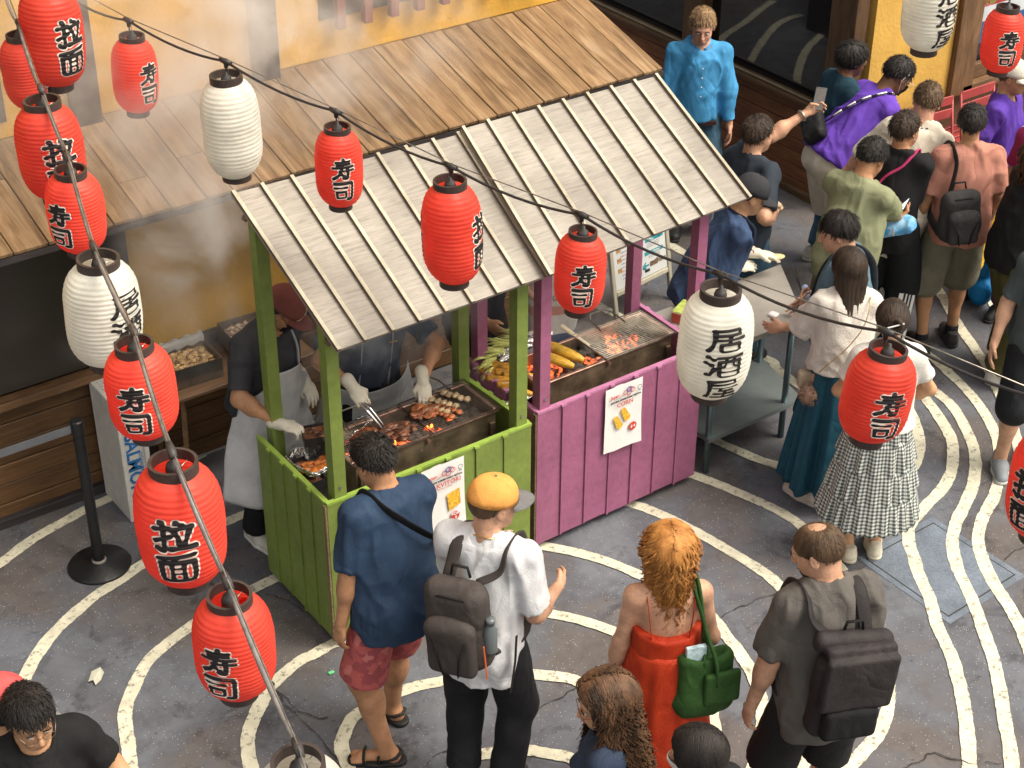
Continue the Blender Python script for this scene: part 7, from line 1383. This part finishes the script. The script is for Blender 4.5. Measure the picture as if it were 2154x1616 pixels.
# ================================================================== THINGS PEOPLE CARRY
def carried(q, name, label, cat, c, group=None):
    c = Vector(c); t = thing(name, label, cat, q.W(c), group=group, rot=q.o.rotation_euler.copy()); t['_c'] = 0; del t['_c']
    def put(o): o.location = o.location-c; return o
    return t, put
def backpack(q, label, m, md, w, h, d, cz=.24, cx=0, kind='pack', roll=0, both=True, g_=1.0, yb=.135):
    s = q.s; R = q.Rt @ rotm('Y', roll) @ rotm('X', 4); C = lambda x, y, z: q.T(cx, -yb, cz)+R@np.array([x, y, z]); c = C(0, -d/2, 0); t, put = carried(q, 'backpack', label, 'backpack', c)
    lo, hi = c-.42, c+.42
    if kind == 'roll':
        pr = [('b', C(0, -d/2, -.05), (w/2, d/2, h/2-.05), R, .05), ('c', C(-w/2+.02, -d*.30, h/2-.04), C(w/2-.02, -d*.30, h/2-.06), .045, .045, .03)]
        put(sdf_obj('bag_body', pr, lo, hi, .0075, m, t, .006, (9, 9, 6), 3, .03)); put(sdf_obj('flap', [('b', C(.01, -d-.012, .05), (w/2+.008, .02, h*.26), R, .018), ('b', C(.01, -d*.55, h/2-.055), (w/2+.004, d*.42, .02), R, .018)], lo, hi, .007, m, t, .005, (8, 8, 6), 9, .03))
        put(sdf_obj('front_pocket', [('b', C(0, -d-.016, -h*.30), (w*.40, .03, h*.15), R, .025)], lo, hi, .007, md, t, .004, (8, 8, 6), 5))
    else:
        pr = [('b', C(0, -d/2, 0), (w/2, d/2, h/2), R, min(w, h)*.27), ('e', C(0, -d*.5, -h*.2), (w*.50, d*.58, h*.30), R)]
        put(sdf_obj('bag_body', pr, lo, hi, .007, m, t, .004, (9, 9, 6), 3, .05)); put(sdf_obj('front_pocket', [('b', C(0, -d-.018, -h*.16), (w*.38, .035, h*.30), R, .035), ('e', C(0, -d-.015, h*.06), (w*.34, .035, h*.14), R)], lo, hi, .0065, m, t, .004, (10, 10, 7), 8, .04))
        for sg in (-1, 1): b = MB(); b.tube([Vector(C(sg*w*.30, -d-.062, h*.02)), Vector(C(sg*w*.17, -d-.064, -h*.20)), Vector(C(sg*w*.12, -d-.052, -h*.44))], .006, 6, flat=.6); put(b.build('compression_strap', md, t, smooth=True))
        b = MB()
        b.tube([Vector(C(-w*.37, -d*.8, h*.30)), Vector(C(-w*.2, -d*.95, h*.40)), Vector(C(w*.2, -d*.95, h*.40)), Vector(C(w*.37, -d*.8, h*.30))], .005, 6); put(b.build('zip', md, t, smooth=True))
    b = MB(); b.tube([Vector(C(-.045, -.02, h/2-.015)), Vector(C(-.035, -.02, h/2+.035)), Vector(C(.035, -.02, h/2+.035)), Vector(C(.045, -.02, h/2-.015))], .009, 8, flat=.6); put(b.build('handle', md, t, smooth=True))
    up = .03*(g_-1)
    for sg in ((-1, 1) if both else (-1,)):
        sx = sg*.105 if both else sg*.12; o = patch('strap', q, t, [C(sg*w*.22, -.01, h/2-.05), q.T(sx*1.0, -yb*.9, .44+up), q.T(sx, -.075, .515+up), q.T(sx, .0, .532+up), q.T(sx, .085, .49), q.T(sx*1.1, .135*g_, .36), q.T(sx*1.45, .12*g_, .16), q.T(sx*1.7, .0, .06), C(sg*w*.42, -.02, -h*.36)], .062, m, flat=.22); put(o)
    return t, put, C
M_PKG = cloth('dark taupe pack', (.048, .040, .038), col2=(.068, .058, .054), rough=.7, bs=200); M_PKD = cloth('black webbing', (.013, .012, .013))
t_, put, C = backpack(capm, 'dark taupe grey backpack on the man in the white t-shirt, bottle in its side pocket', M_PKG, M_PKD, .30, .46, .15, .20, -.03, roll=-5)
b = MB(); V0 = C(.152, -.10, -.10); b.lathe([(0, 0), (.030, 0), (.031, .01), (.031, .12), (.018, .145), (.018, .155), (.021, .155), (.021, .18), (0, .18)], 20, c=Vector(V0)); o_ = put(b.build('water_bottle', glass_mat('clear bottle', (.12, .14, .15), 1.5, .08), t_, smooth=True))
b = MB(); b.tube([Vector(C(.155, -.17, -.02)), Vector(C(.160, -.17, -.20))], .004, 5); put(b.build('orange_trim', mat('orange trim', (.6, .12, .03), .5), t_))
b = MB(); b.tube([Vector(capm.T(.19, -.10, .12)), Vector(capm.T(.20, -.12, .0)), Vector(capm.T(.195, -.135, -.16))], .014, 6, flat=.25); put(b.build('loose_strap', M_PKD, t_))
M_BP = cloth('black brown pack', (.020, .017, .018), col2=(.032, .027, .028), rough=.62)
backpack(bald, 'large black roll top backpack on the bearded balding man', M_BP, cloth('black pack', (.010, .010, .011)), .31, .50, .12, .18, .02, kind='roll', roll=5, g_=1.04, yb=.14)
backpack(sal, 'small dark grey backpack worn on one shoulder over the salmon t-shirt', cloth('dark grey pack', (.035, .033, .034)), M_PKD, .27, .36, .12, .14, -.09, roll=-4, both=False, yb=.15)
# crossbody strap of the man in navy
t_, put = carried(pink, 'shoulder_strap', 'black crossbody bag strap across the back of the navy t-shirt', 'bag strap', pink.T(0, -.16, .35)); put(patch('strap', pink, t_, [pink.T(-.10, .10, .42), pink.T(-.105, .0, .55), pink.T(-.075, -.115, .505), pink.T(.02, -.178, .41), pink.T(.13, -.172, .31), pink.T(.215, -.06, .24), pink.T(.18, .10, .16)], .048, cloth('black strap', (.010, .010, .012)), flat=.2))
# green tote
M_TOT = cloth('forest green canvas', (.022, .062, .014), col2=(.034, .088, .022), rough=.75)
def tote():
    q = redh; c = q.T(.155, -.135, .10); t, put = carried(q, 'tote_bag', 'forest green canvas tote bag on the right shoulder over the red dress', 'bag', c); R = q.Rt @ rotm('Z', 12); C = lambda x, y, z: c+R@np.array([x, y, z])
    put(sdf_obj('bag_body', [('b', C(0, 0, -.04), (.125, .045, .165), R, .04), ('e', C(0, 0, -.13), (.145, .065, .09), R), ('s', C(0, 0, .145), (.10, .030, .07), R)], c-.3, c+.3, .0065, M_TOT, t, .008, (10, 10, 4), 3, .03))
    put(sdf_obj('side_pocket', [('b', C(.06, -.062, -.04), (.085, .018, .085), R, .015)], c-.3, c+.3, .006, M_TOT, t, .004, (10, 10, 5), 7))
    for sy, dx in ((-.045, .0), (.035, -.02)): put(patch('handle', q, t, [C(.03, sy*1.5, -.02), C(.025, sy*1.3, .10), q.T(.150, -.10, .34), q.T(.128+dx, -.06, .50), q.T(.125+dx, .01, .525), q.T(.135, .06, .45), q.T(.17, .02, .30), C(-.02 if sy < 0 else -.09, sy*1.2+.01, .08)], .034, M_TOT, flat=.55))
    b = MB(); b.box(Vector(C(-.045, -.0, .10)), (.09, .02, .12), R=Matrix([list(r) for r in R])); put(b.build('papers', mat('pale blue paper', (.45, .6, .65), .5, .3, 20), t))
tote()
# violet shirt: black pouch on a white banded strap
t_, put = carried(purp, 'shoulder_bag', 'black pouch bag hanging on a white banded strap behind the violet t-shirt', 'bag', purp.T(-.10, -.23, .10)); c = purp.T(-.10, -.22, .10)
put(sdf_obj('bag_body', [('b', c, (.145, .05, .085), purp.Rt @ rotm('Y', 30), .04)], c-.25, c+.25, .007, cloth('black nylon', (.014, .014, .015), rough=.6), t_, .005, (9, 9, 6), 2)); sp_ = [purp.T(-.06, -.19, .16), purp.T(.0, -.188, .28), purp.T(.045, -.165, .39), purp.T(.078, -.105, .49), purp.T(.09, -.01, .555), purp.T(.03, .12, .42)]
put(patch('strap', purp, t_, sp_, .036, cloth('black strap', (.010, .010, .012)), flat=.25))
spp = smooth_path(sp_, 6)
for k in range(3, 27, 5):
    b = MB(); b.tube([Vector(p) for p in spp[k:k+4]], .0125, 6, flat=.75); put(b.build('white_band', M_PAPER, t_, smooth=True))
# magenta sling on the black t-shirt
M_MAG = cloth('magenta nylon', (.42, .035, .13)); t_, put = carried(blk, 'sling_bag', 'magenta sling bag across the back of the young man in black', 'bag', blk.T(-.12, -.16, .18)); c = blk.T(-.13, -.18, .17)
put(sdf_obj('bag_body', [('b', c, (.07, .045, .13), blk.Rt, .04)], c-.25, c+.25, .007, M_MAG, t_, .004, (9, 9, 6), 2)); put(patch('strap', blk, t_, [blk.T(-.12, -.19, .28), blk.T(-.05, -.165, .40), blk.T(.04, -.145, .475), blk.T(.09, -.07, .535), blk.T(.11, .03, .54), blk.T(.10, .12, .38)], .030, M_MAG, flat=.3))
# white panels with stripes and logo on the track pants
l_ = blk.legs[1]; a_, b_ = l_[1], l_[2]; ax = (a_-b_)/np.linalg.norm(a_-b_); out = np.array([.55, -.85, 0.]); out -= ax*(out@ax); out /= np.linalg.norm(out); sd = np.cross(out, ax); mid = b_+ax*.20*blk.s
def panel(u0, u1, z0, z1, m, off, nm):
    V = []; n = 8
    for j in range(n+1):
        for i in range(n+1):
            u = u0+(u1-u0)*i/n; z = z0+(z1-z0)*j/n; a = u/.10; rr_ = .118; V.append(b_+ax*(.20+z)*blk.s+out*(rr_+off)*math.cos(a)+sd*(rr_+off)*math.sin(a))
    return mesh(nm, [tuple(v) for v in V], [(j*(n+1)+i, j*(n+1)+i+1, (j+1)*(n+1)+i+1, (j+1)*(n+1)+i) for j in range(n) for i in range(n)], m, blk.o)
panel(-.052, .052, -.17, .22, M_PAPER, .0, 'white_panel')
for k in (-1, 0, 1):
    panel(k*.021-.006, k*.021+.006, .06, .205, M_BLKP, .0018, 'stripe'); panel(k*.021-.006, k*.021+.006, -.155, -.06, M_BLKP, .0018, 'stripe')
M4 = Matrix.Translation(Vector(b_+ax*.185*blk.s+out*.122)) @ frame((0, 0, 0), Vector(-sd if np.dot(np.cross(sd, ax), out) < 0 else sd), Vector(ax)); text_mesh('print', 'adidas', mat('grey print', (.2, .2, .22), .5), blk.o, .030, .0003, .0004, M4)
M4 = Matrix.Translation(Vector(b_+ax*.222*blk.s+out*.122)) @ frame((0, 0, 0), Vector(-sd if np.dot(np.cross(sd, ax), out) < 0 else sd), Vector(ax)); b = MB()
for cx_, rot in ((0, 0), (-.55, .6), (.55, -.6)):
    ps = [Vector((.0105*math.sin(k/12*6.283), .021*math.cos(k/12*6.283)+.012, 0)) for k in range(12)]; b.add([M4 @ (Matrix.Rotation(rot, 3, 'Z') @ p+Vector((0, -.004, .0004*(1+abs(cx_))))) for p in ps], [tuple(range(12))])
b.build('logo_print', mat('grey print', (.2, .2, .22), .5), blk.o)
# phones
def phone(q, arm, label, mscr, flip, up=.07):
    a = q.arms[arm]; c = a['w']+a['d']*.085*q.s+a['n']*.018+np.array([0, 0, up*.5]); t, put = carried(q, 'phone', label, 'phone', c); z = np.array([.05, .1, 1.]) if flip else a['d']; z = z/np.linalg.norm(z); nn = flip if flip is not None else a['n']; nn = np.array(nn, float); nn -= z*(nn@z); nn /= np.linalg.norm(nn); x = np.cross(z, nn); R = Matrix([[x[i], nn[i], z[i]] for i in range(3)])
    b = MB(); b.box(Vector(c), (.075, .009, .155), R=R, ch=.003); put(b.build('phone_case', mat('black phone', (.012, .012, .014), .3), t)); b = MB(); b.box(Vector(c+nn*.0052), (.068, .001, .146), R=R); put(b.build('screen', mscr, t)); return t
phone(phg, 0, 'black phone held up high filming, its screen towards the crowd', mat('phone screen dark', (.03, .03, .035), .1, .5, 30, emis=(.10, .085, .07, 1.0)), (.77, -.64, .25), .12)
phone(olv, 1, 'phone with a bright white screen held by the man in sage green', mat('phone screen white', (.7, .7, .7), .2, emis=(.75, .75, .78, .9)), None, .05)
b = MB(); a = phg.arms[0]; w_ = a['w']-a['d']*.03; R0 = np.linalg.svd(np.array([a['d']]))[2]; u_, v_ = R0[1], R0[2]; b.tube([Vector(w_+.036*(u_*math.cos(k/14*6.283)+v_*math.sin(k/14*6.283))) for k in range(15)], .0085, 6, flat=.5, cap=False); b.build('wrist_watch', mat('steel watch', (.55, .52, .45), .3, metal=1), phg.o, smooth=True)
# food held by people
def held(q, arm, name, label, cat, prims, m, vs=.005, amp=.003, d=.075, nrm=.03):
    a = q.arms[arm]; c = a['w']+a['d']*d+a['n']*nrm; t, put = carried(q, name, label, cat, c); put(sdf_obj('food' if cat == 'food' else 'piece', [tuple([p[0], c+np.array(p[1])]+([c+np.array(p[2])] if p[0] == 'c' else [p[2]])+list(p[3:])) for p in prims], c-.13, c+.13, vs, m, t, amp, (30, 30, 30), 5, .012)); return t, c, put
held(phg, 1, 'wrapped_sandwich', 'wrapped food in the lower hand of the man in the striped shirt', 'food', [('e', (0, .02, .02), (.05, .03, .028)), ('e', (.02, .0, .045), (.03, .028, .02))], mat('paper wrap and bread', (.60, .45, .30), .6, .3, 30))
held(srv, 0, 'food_bun', 'flat pale bun held in the gloved hands of the server', 'food', [('e', (0, .03, .01), (.035, .075, .016))], mat('pale bun', (.60, .50, .25), .6, .2, 30))
held(whw, 1, 'wrapped_bottle', 'small white and blue wrapped packet in the hand of the woman in ivory', 'packet', [('c', (0, -.03, 0), (0, .05, .02), .026, .022)], mat('white blue wrapper', (.70, .70, .72), .4, .1, 12, col2=(.03, .16, .50)))
a = whw.arms[0]; c = a['w']+a['d']*.10; t_, put = carried(whw, 'metal_tongs', 'thin dark tongs pointing up in the fingers of the woman in ivory', 'tongs', c); b = MB(); b.tube([Vector(c), Vector(c+np.array([-.06, .06, .13]))], .004, 6); b.tube([Vector(c), Vector(c+np.array([-.04, .07, .13]))], .004, 6); put(b.build('arm', M_CABLE, t_))
b = MB(); b.tube([Vector(a['w']+.033*np.array([math.cos(k/12*6.28), math.sin(k/12*6.28), 0])) for k in range(13)], .006, 6, cap=False); b.build('bracelet', mat('dark bracelet', (.05, .04, .03), .5), whw.o)
# rolled jersey under the arm of the man in sage
a = olv.arms[1]; c = a['el']*.35+a['w']*.65+np.array([-.03, .03, -.11]); t_, put = carried(olv, 'rolled_jersey', 'rolled sky blue and white sports jersey held under the phone by the man in sage', 'jersey', c)
put(sdf_obj('cloth_roll', [('c', c+np.array([-.08, -.05, -.02]), c+np.array([.07, .05, .03]), .055, .06)], c-.22, c+.22, .006, cloth('sky blue jersey', (.02, .26, .60), vs=14, col2=(.32, .55, .72)), t_, .008, (14, 14, 14), 3)); text_mesh('print', 'S1', M_PAPER, t_, .07, .003, .001, Matrix.Translation(Vector((.02, -.058, .0))) @ frame((0, 0, 0), (1, .2, .1), (0, 0, 1)))
# pompom bag on a chain
c = whw.T(-.17, -.05, -.12); t_, put = carried(whw, 'chain_bag', 'small tan bag with a beige fur pompom on a gold chain by the teal skirt', 'bag', c)
V_, Fc_ = lump(.062, 5, 1, 1, 1, 3, .15); r_ = np.random.default_rng(4); VV = list(V_+c); FF = [tuple(f) for f in Fc_]
for k in range(700):
    u = r_.normal(size=3); u /= np.linalg.norm(u); p = c+u*.055; d_ = u+r_.normal(size=3)*.35; e_ = p+d_/np.linalg.norm(d_)*.032; sd_ = np.cross(u, r_.normal(size=3)); sd_ /= np.linalg.norm(sd_)+1e-9; o = len(VV); VV += [p+sd_*.003, p-sd_*.003, e_]; FF.append((o, o+1, o+2))
put(mesh('pompom', [tuple(v) for v in VV], FF, mat('beige fur', (.34, .22, .16), .9, .25, 30), t_)); put(sdf_obj('pouch', [('b', c+np.array([.0, .05, .07]), (.075, .03, .055), None, .02)], c-.2, c+.2, .006, mat('tan leather', (.42, .34, .24), .6), t_))
put(patch('chain', whw, t_, [whw.T(-.15, -.04, .0), whw.T(-.14, -.172, .12), whw.T(-.02, -.19, .26), whw.T(.07, -.175, .40), whw.T(.115, -.08, .525), whw.T(.10, .08, .45)], .006, mat('gold chain', (.6, .42, .18), .3, metal=1), flat=1))
# tongs of the cook, black boxes
a = ck2.arms[1]; h0 = a['w']+a['d']*.08; tip = np.array(ck2.Rw.T@(np.array(P(812, 905, z=1.02))-ck2.org)); t_, put = carried(ck2, 'grill_tongs', 'long steel tongs reaching from the gloved hand to the dark meat pile', 'tongs', h0); ax_ = (tip-h0); sd_ = np.cross(ax_, [0, 0, 1.]); sd_ /= np.linalg.norm(sd_)
for sg in (-1, 1):
    b = MB(); b.tube([Vector(h0-ax_*.18), Vector(h0+ax_*.3+sd_*.014*sg), Vector(tip+sd_*.010*sg)], .0075, 8, flat=.45); put(b.build('tong_arm', mat('polished steel', (.6, .6, .6), .2, metal=1), t_, smooth=True))
a = ck1.arms[1]; c = a['w']+a['d']*.13+np.array([0, 0, -.02]); wc = ck1.W(c); open_box('black_tray', 'black plastic tray with scraps of food in the gloved hand of the maroon cap cook', 'tray', (wc.x+.06, wc.y-.03, wc.z-.03), .17, .13, .045, D2R(-18), M_BLK, 8, M_MEATD)
# yellow cloth and blue bag by the child
p = P(2068, 585, z=.22); t_ = thing('blue_bag', 'bright blue rounded bag on the ground between salmon shirt man and olive trousers', 'bag', (p.x, p.y, 0)); 
sdf_obj('bag_body', [('e', (0, 0, .13), (.10, .09, .12)), ('e', (.01, 0, .32), (.085, .08, .10))], (-.2, -.2, -.02), (.2, .2, .5), .009, cloth('bright blue nylon', (.01, .20, .52), rough=.5), t_, .006, (9, 9, 9), 4)
p = P(2062, 470, z=.85); t_ = thing('yellow_jacket', 'bright yellow jacket hanging beside the salmon t-shirt', 'jacket', (p.x, p.y, .55)); sdf_obj('cloth', [('c', (0, 0, .0), (.03, .0, .38), .055, .03), ('e', (0, 0, .06), (.075, .045, .12))], (-.2, -.2, -.15), (.2, .2, .55), .008, cloth('bright yellow cloth', (.80, .48, .03), rough=.6), t_, .018, (14, 14, 6), 4)
# ================================================================== SMOKE
def smoke(label, c, r, dens, seed, rz=0, scale=2.2, col=(.97, .95, .94)):
    n, rows = 32, 16; V = []
    for i in range(rows+1):
        u = math.pi*i/rows
        for j in range(n): a = 2*math.pi*j/n; V.append((r[0]*math.sin(u)*math.cos(a), r[1]*math.sin(u)*math.sin(a), -r[2]*math.cos(u)))
    F_ = [(i*n+j, i*n+(j+1) % n, (i+1)*n+(j+1) % n, (i+1)*n+j) for i in range(rows) for j in range(n)]
    m = bpy.data.materials.new('smoke'); m.use_nodes = True; nt = m.node_tree; N, L = nt.nodes, nt.links; N.remove(N['Principled BSDF']); v = N.new('ShaderNodeVolumePrincipled'); v.inputs['Color'].default_value = tuple(col)+(1,); v.inputs['Anisotropy'].default_value = .1
    tc = N.new('ShaderNodeTexCoord'); vm = N.new('ShaderNodeVectorMath'); vm.operation = 'DIVIDE'; vm.inputs[1].default_value = r; L.new(tc.outputs['Object'], vm.inputs[0]); ln = N.new('ShaderNodeVectorMath'); ln.operation = 'LENGTH'; L.new(vm.outputs[0], ln.inputs[0])
    fo = N.new('ShaderNodeMapRange'); fo.inputs[1].default_value = 1; fo.inputs[2].default_value = .35; fo.interpolation_type = 'SMOOTHSTEP'; L.new(ln.outputs['Value'], fo.inputs[0])
    n1 = N.new('ShaderNodeTexNoise'); n1.inputs['Scale'].default_value = scale; n1.inputs['Detail'].default_value = 3.5; n1.inputs['Roughness'].default_value = .6; n1.inputs['Distortion'].default_value = .9; mp = N.new('ShaderNodeMapping'); mp.inputs['Location'].default_value = (seed, seed*.7, seed*1.3); L.new(tc.outputs['Object'], mp.inputs[0]); L.new(mp.outputs[0], n1.inputs['Vector'])
    rp = N.new('ShaderNodeMapRange'); rp.inputs[1].default_value = .46; rp.inputs[2].default_value = .70; L.new(n1.outputs['Fac'], rp.inputs[0]); ad = N.new('ShaderNodeMath'); ad.operation = 'ADD'; ad.inputs[1].default_value = .05; L.new(rp.outputs[0], ad.inputs[0])
    a = N.new('ShaderNodeMath'); a.operation = 'MULTIPLY'; L.new(fo.outputs[0], a.inputs[0]); L.new(ad.outputs[0], a.inputs[1]); b_ = N.new('ShaderNodeMath'); b_.operation = 'MULTIPLY'; b_.inputs[1].default_value = dens; L.new(a.outputs[0], b_.inputs[0]); L.new(b_.outputs[0], v.inputs['Density']); L.new(v.outputs[0], N['Material Output'].inputs['Volume'])
    o = mesh('smoke', V, F_, m); o.location = c; o.rotation_euler.z = rz; tag(o, label, 'smoke', kind='stuff'); return o
smoke('pale grill smoke drifting over the plank awning and ochre wall', (.30, 1.42, 2.95), (2.0, .85, 1.0), 2.5, 3.1)
smoke('pale smoke rising at the left end of the green stall roof', (-.12, 1.0, 1.95), (.50, .45, .80), 3.2, 8.4)
smoke('bluish smoke under the green stall roof in front of the cooks', (.80, .70, 1.38), (.72, .30, .36), 4.2, 5.7, scale=4, col=(.78, .86, .95))
smoke('thin smoke over the purple stall grill', (1.75, .50, 1.35), (.55, .30, .36), 2.2, 1.9, scale=4)
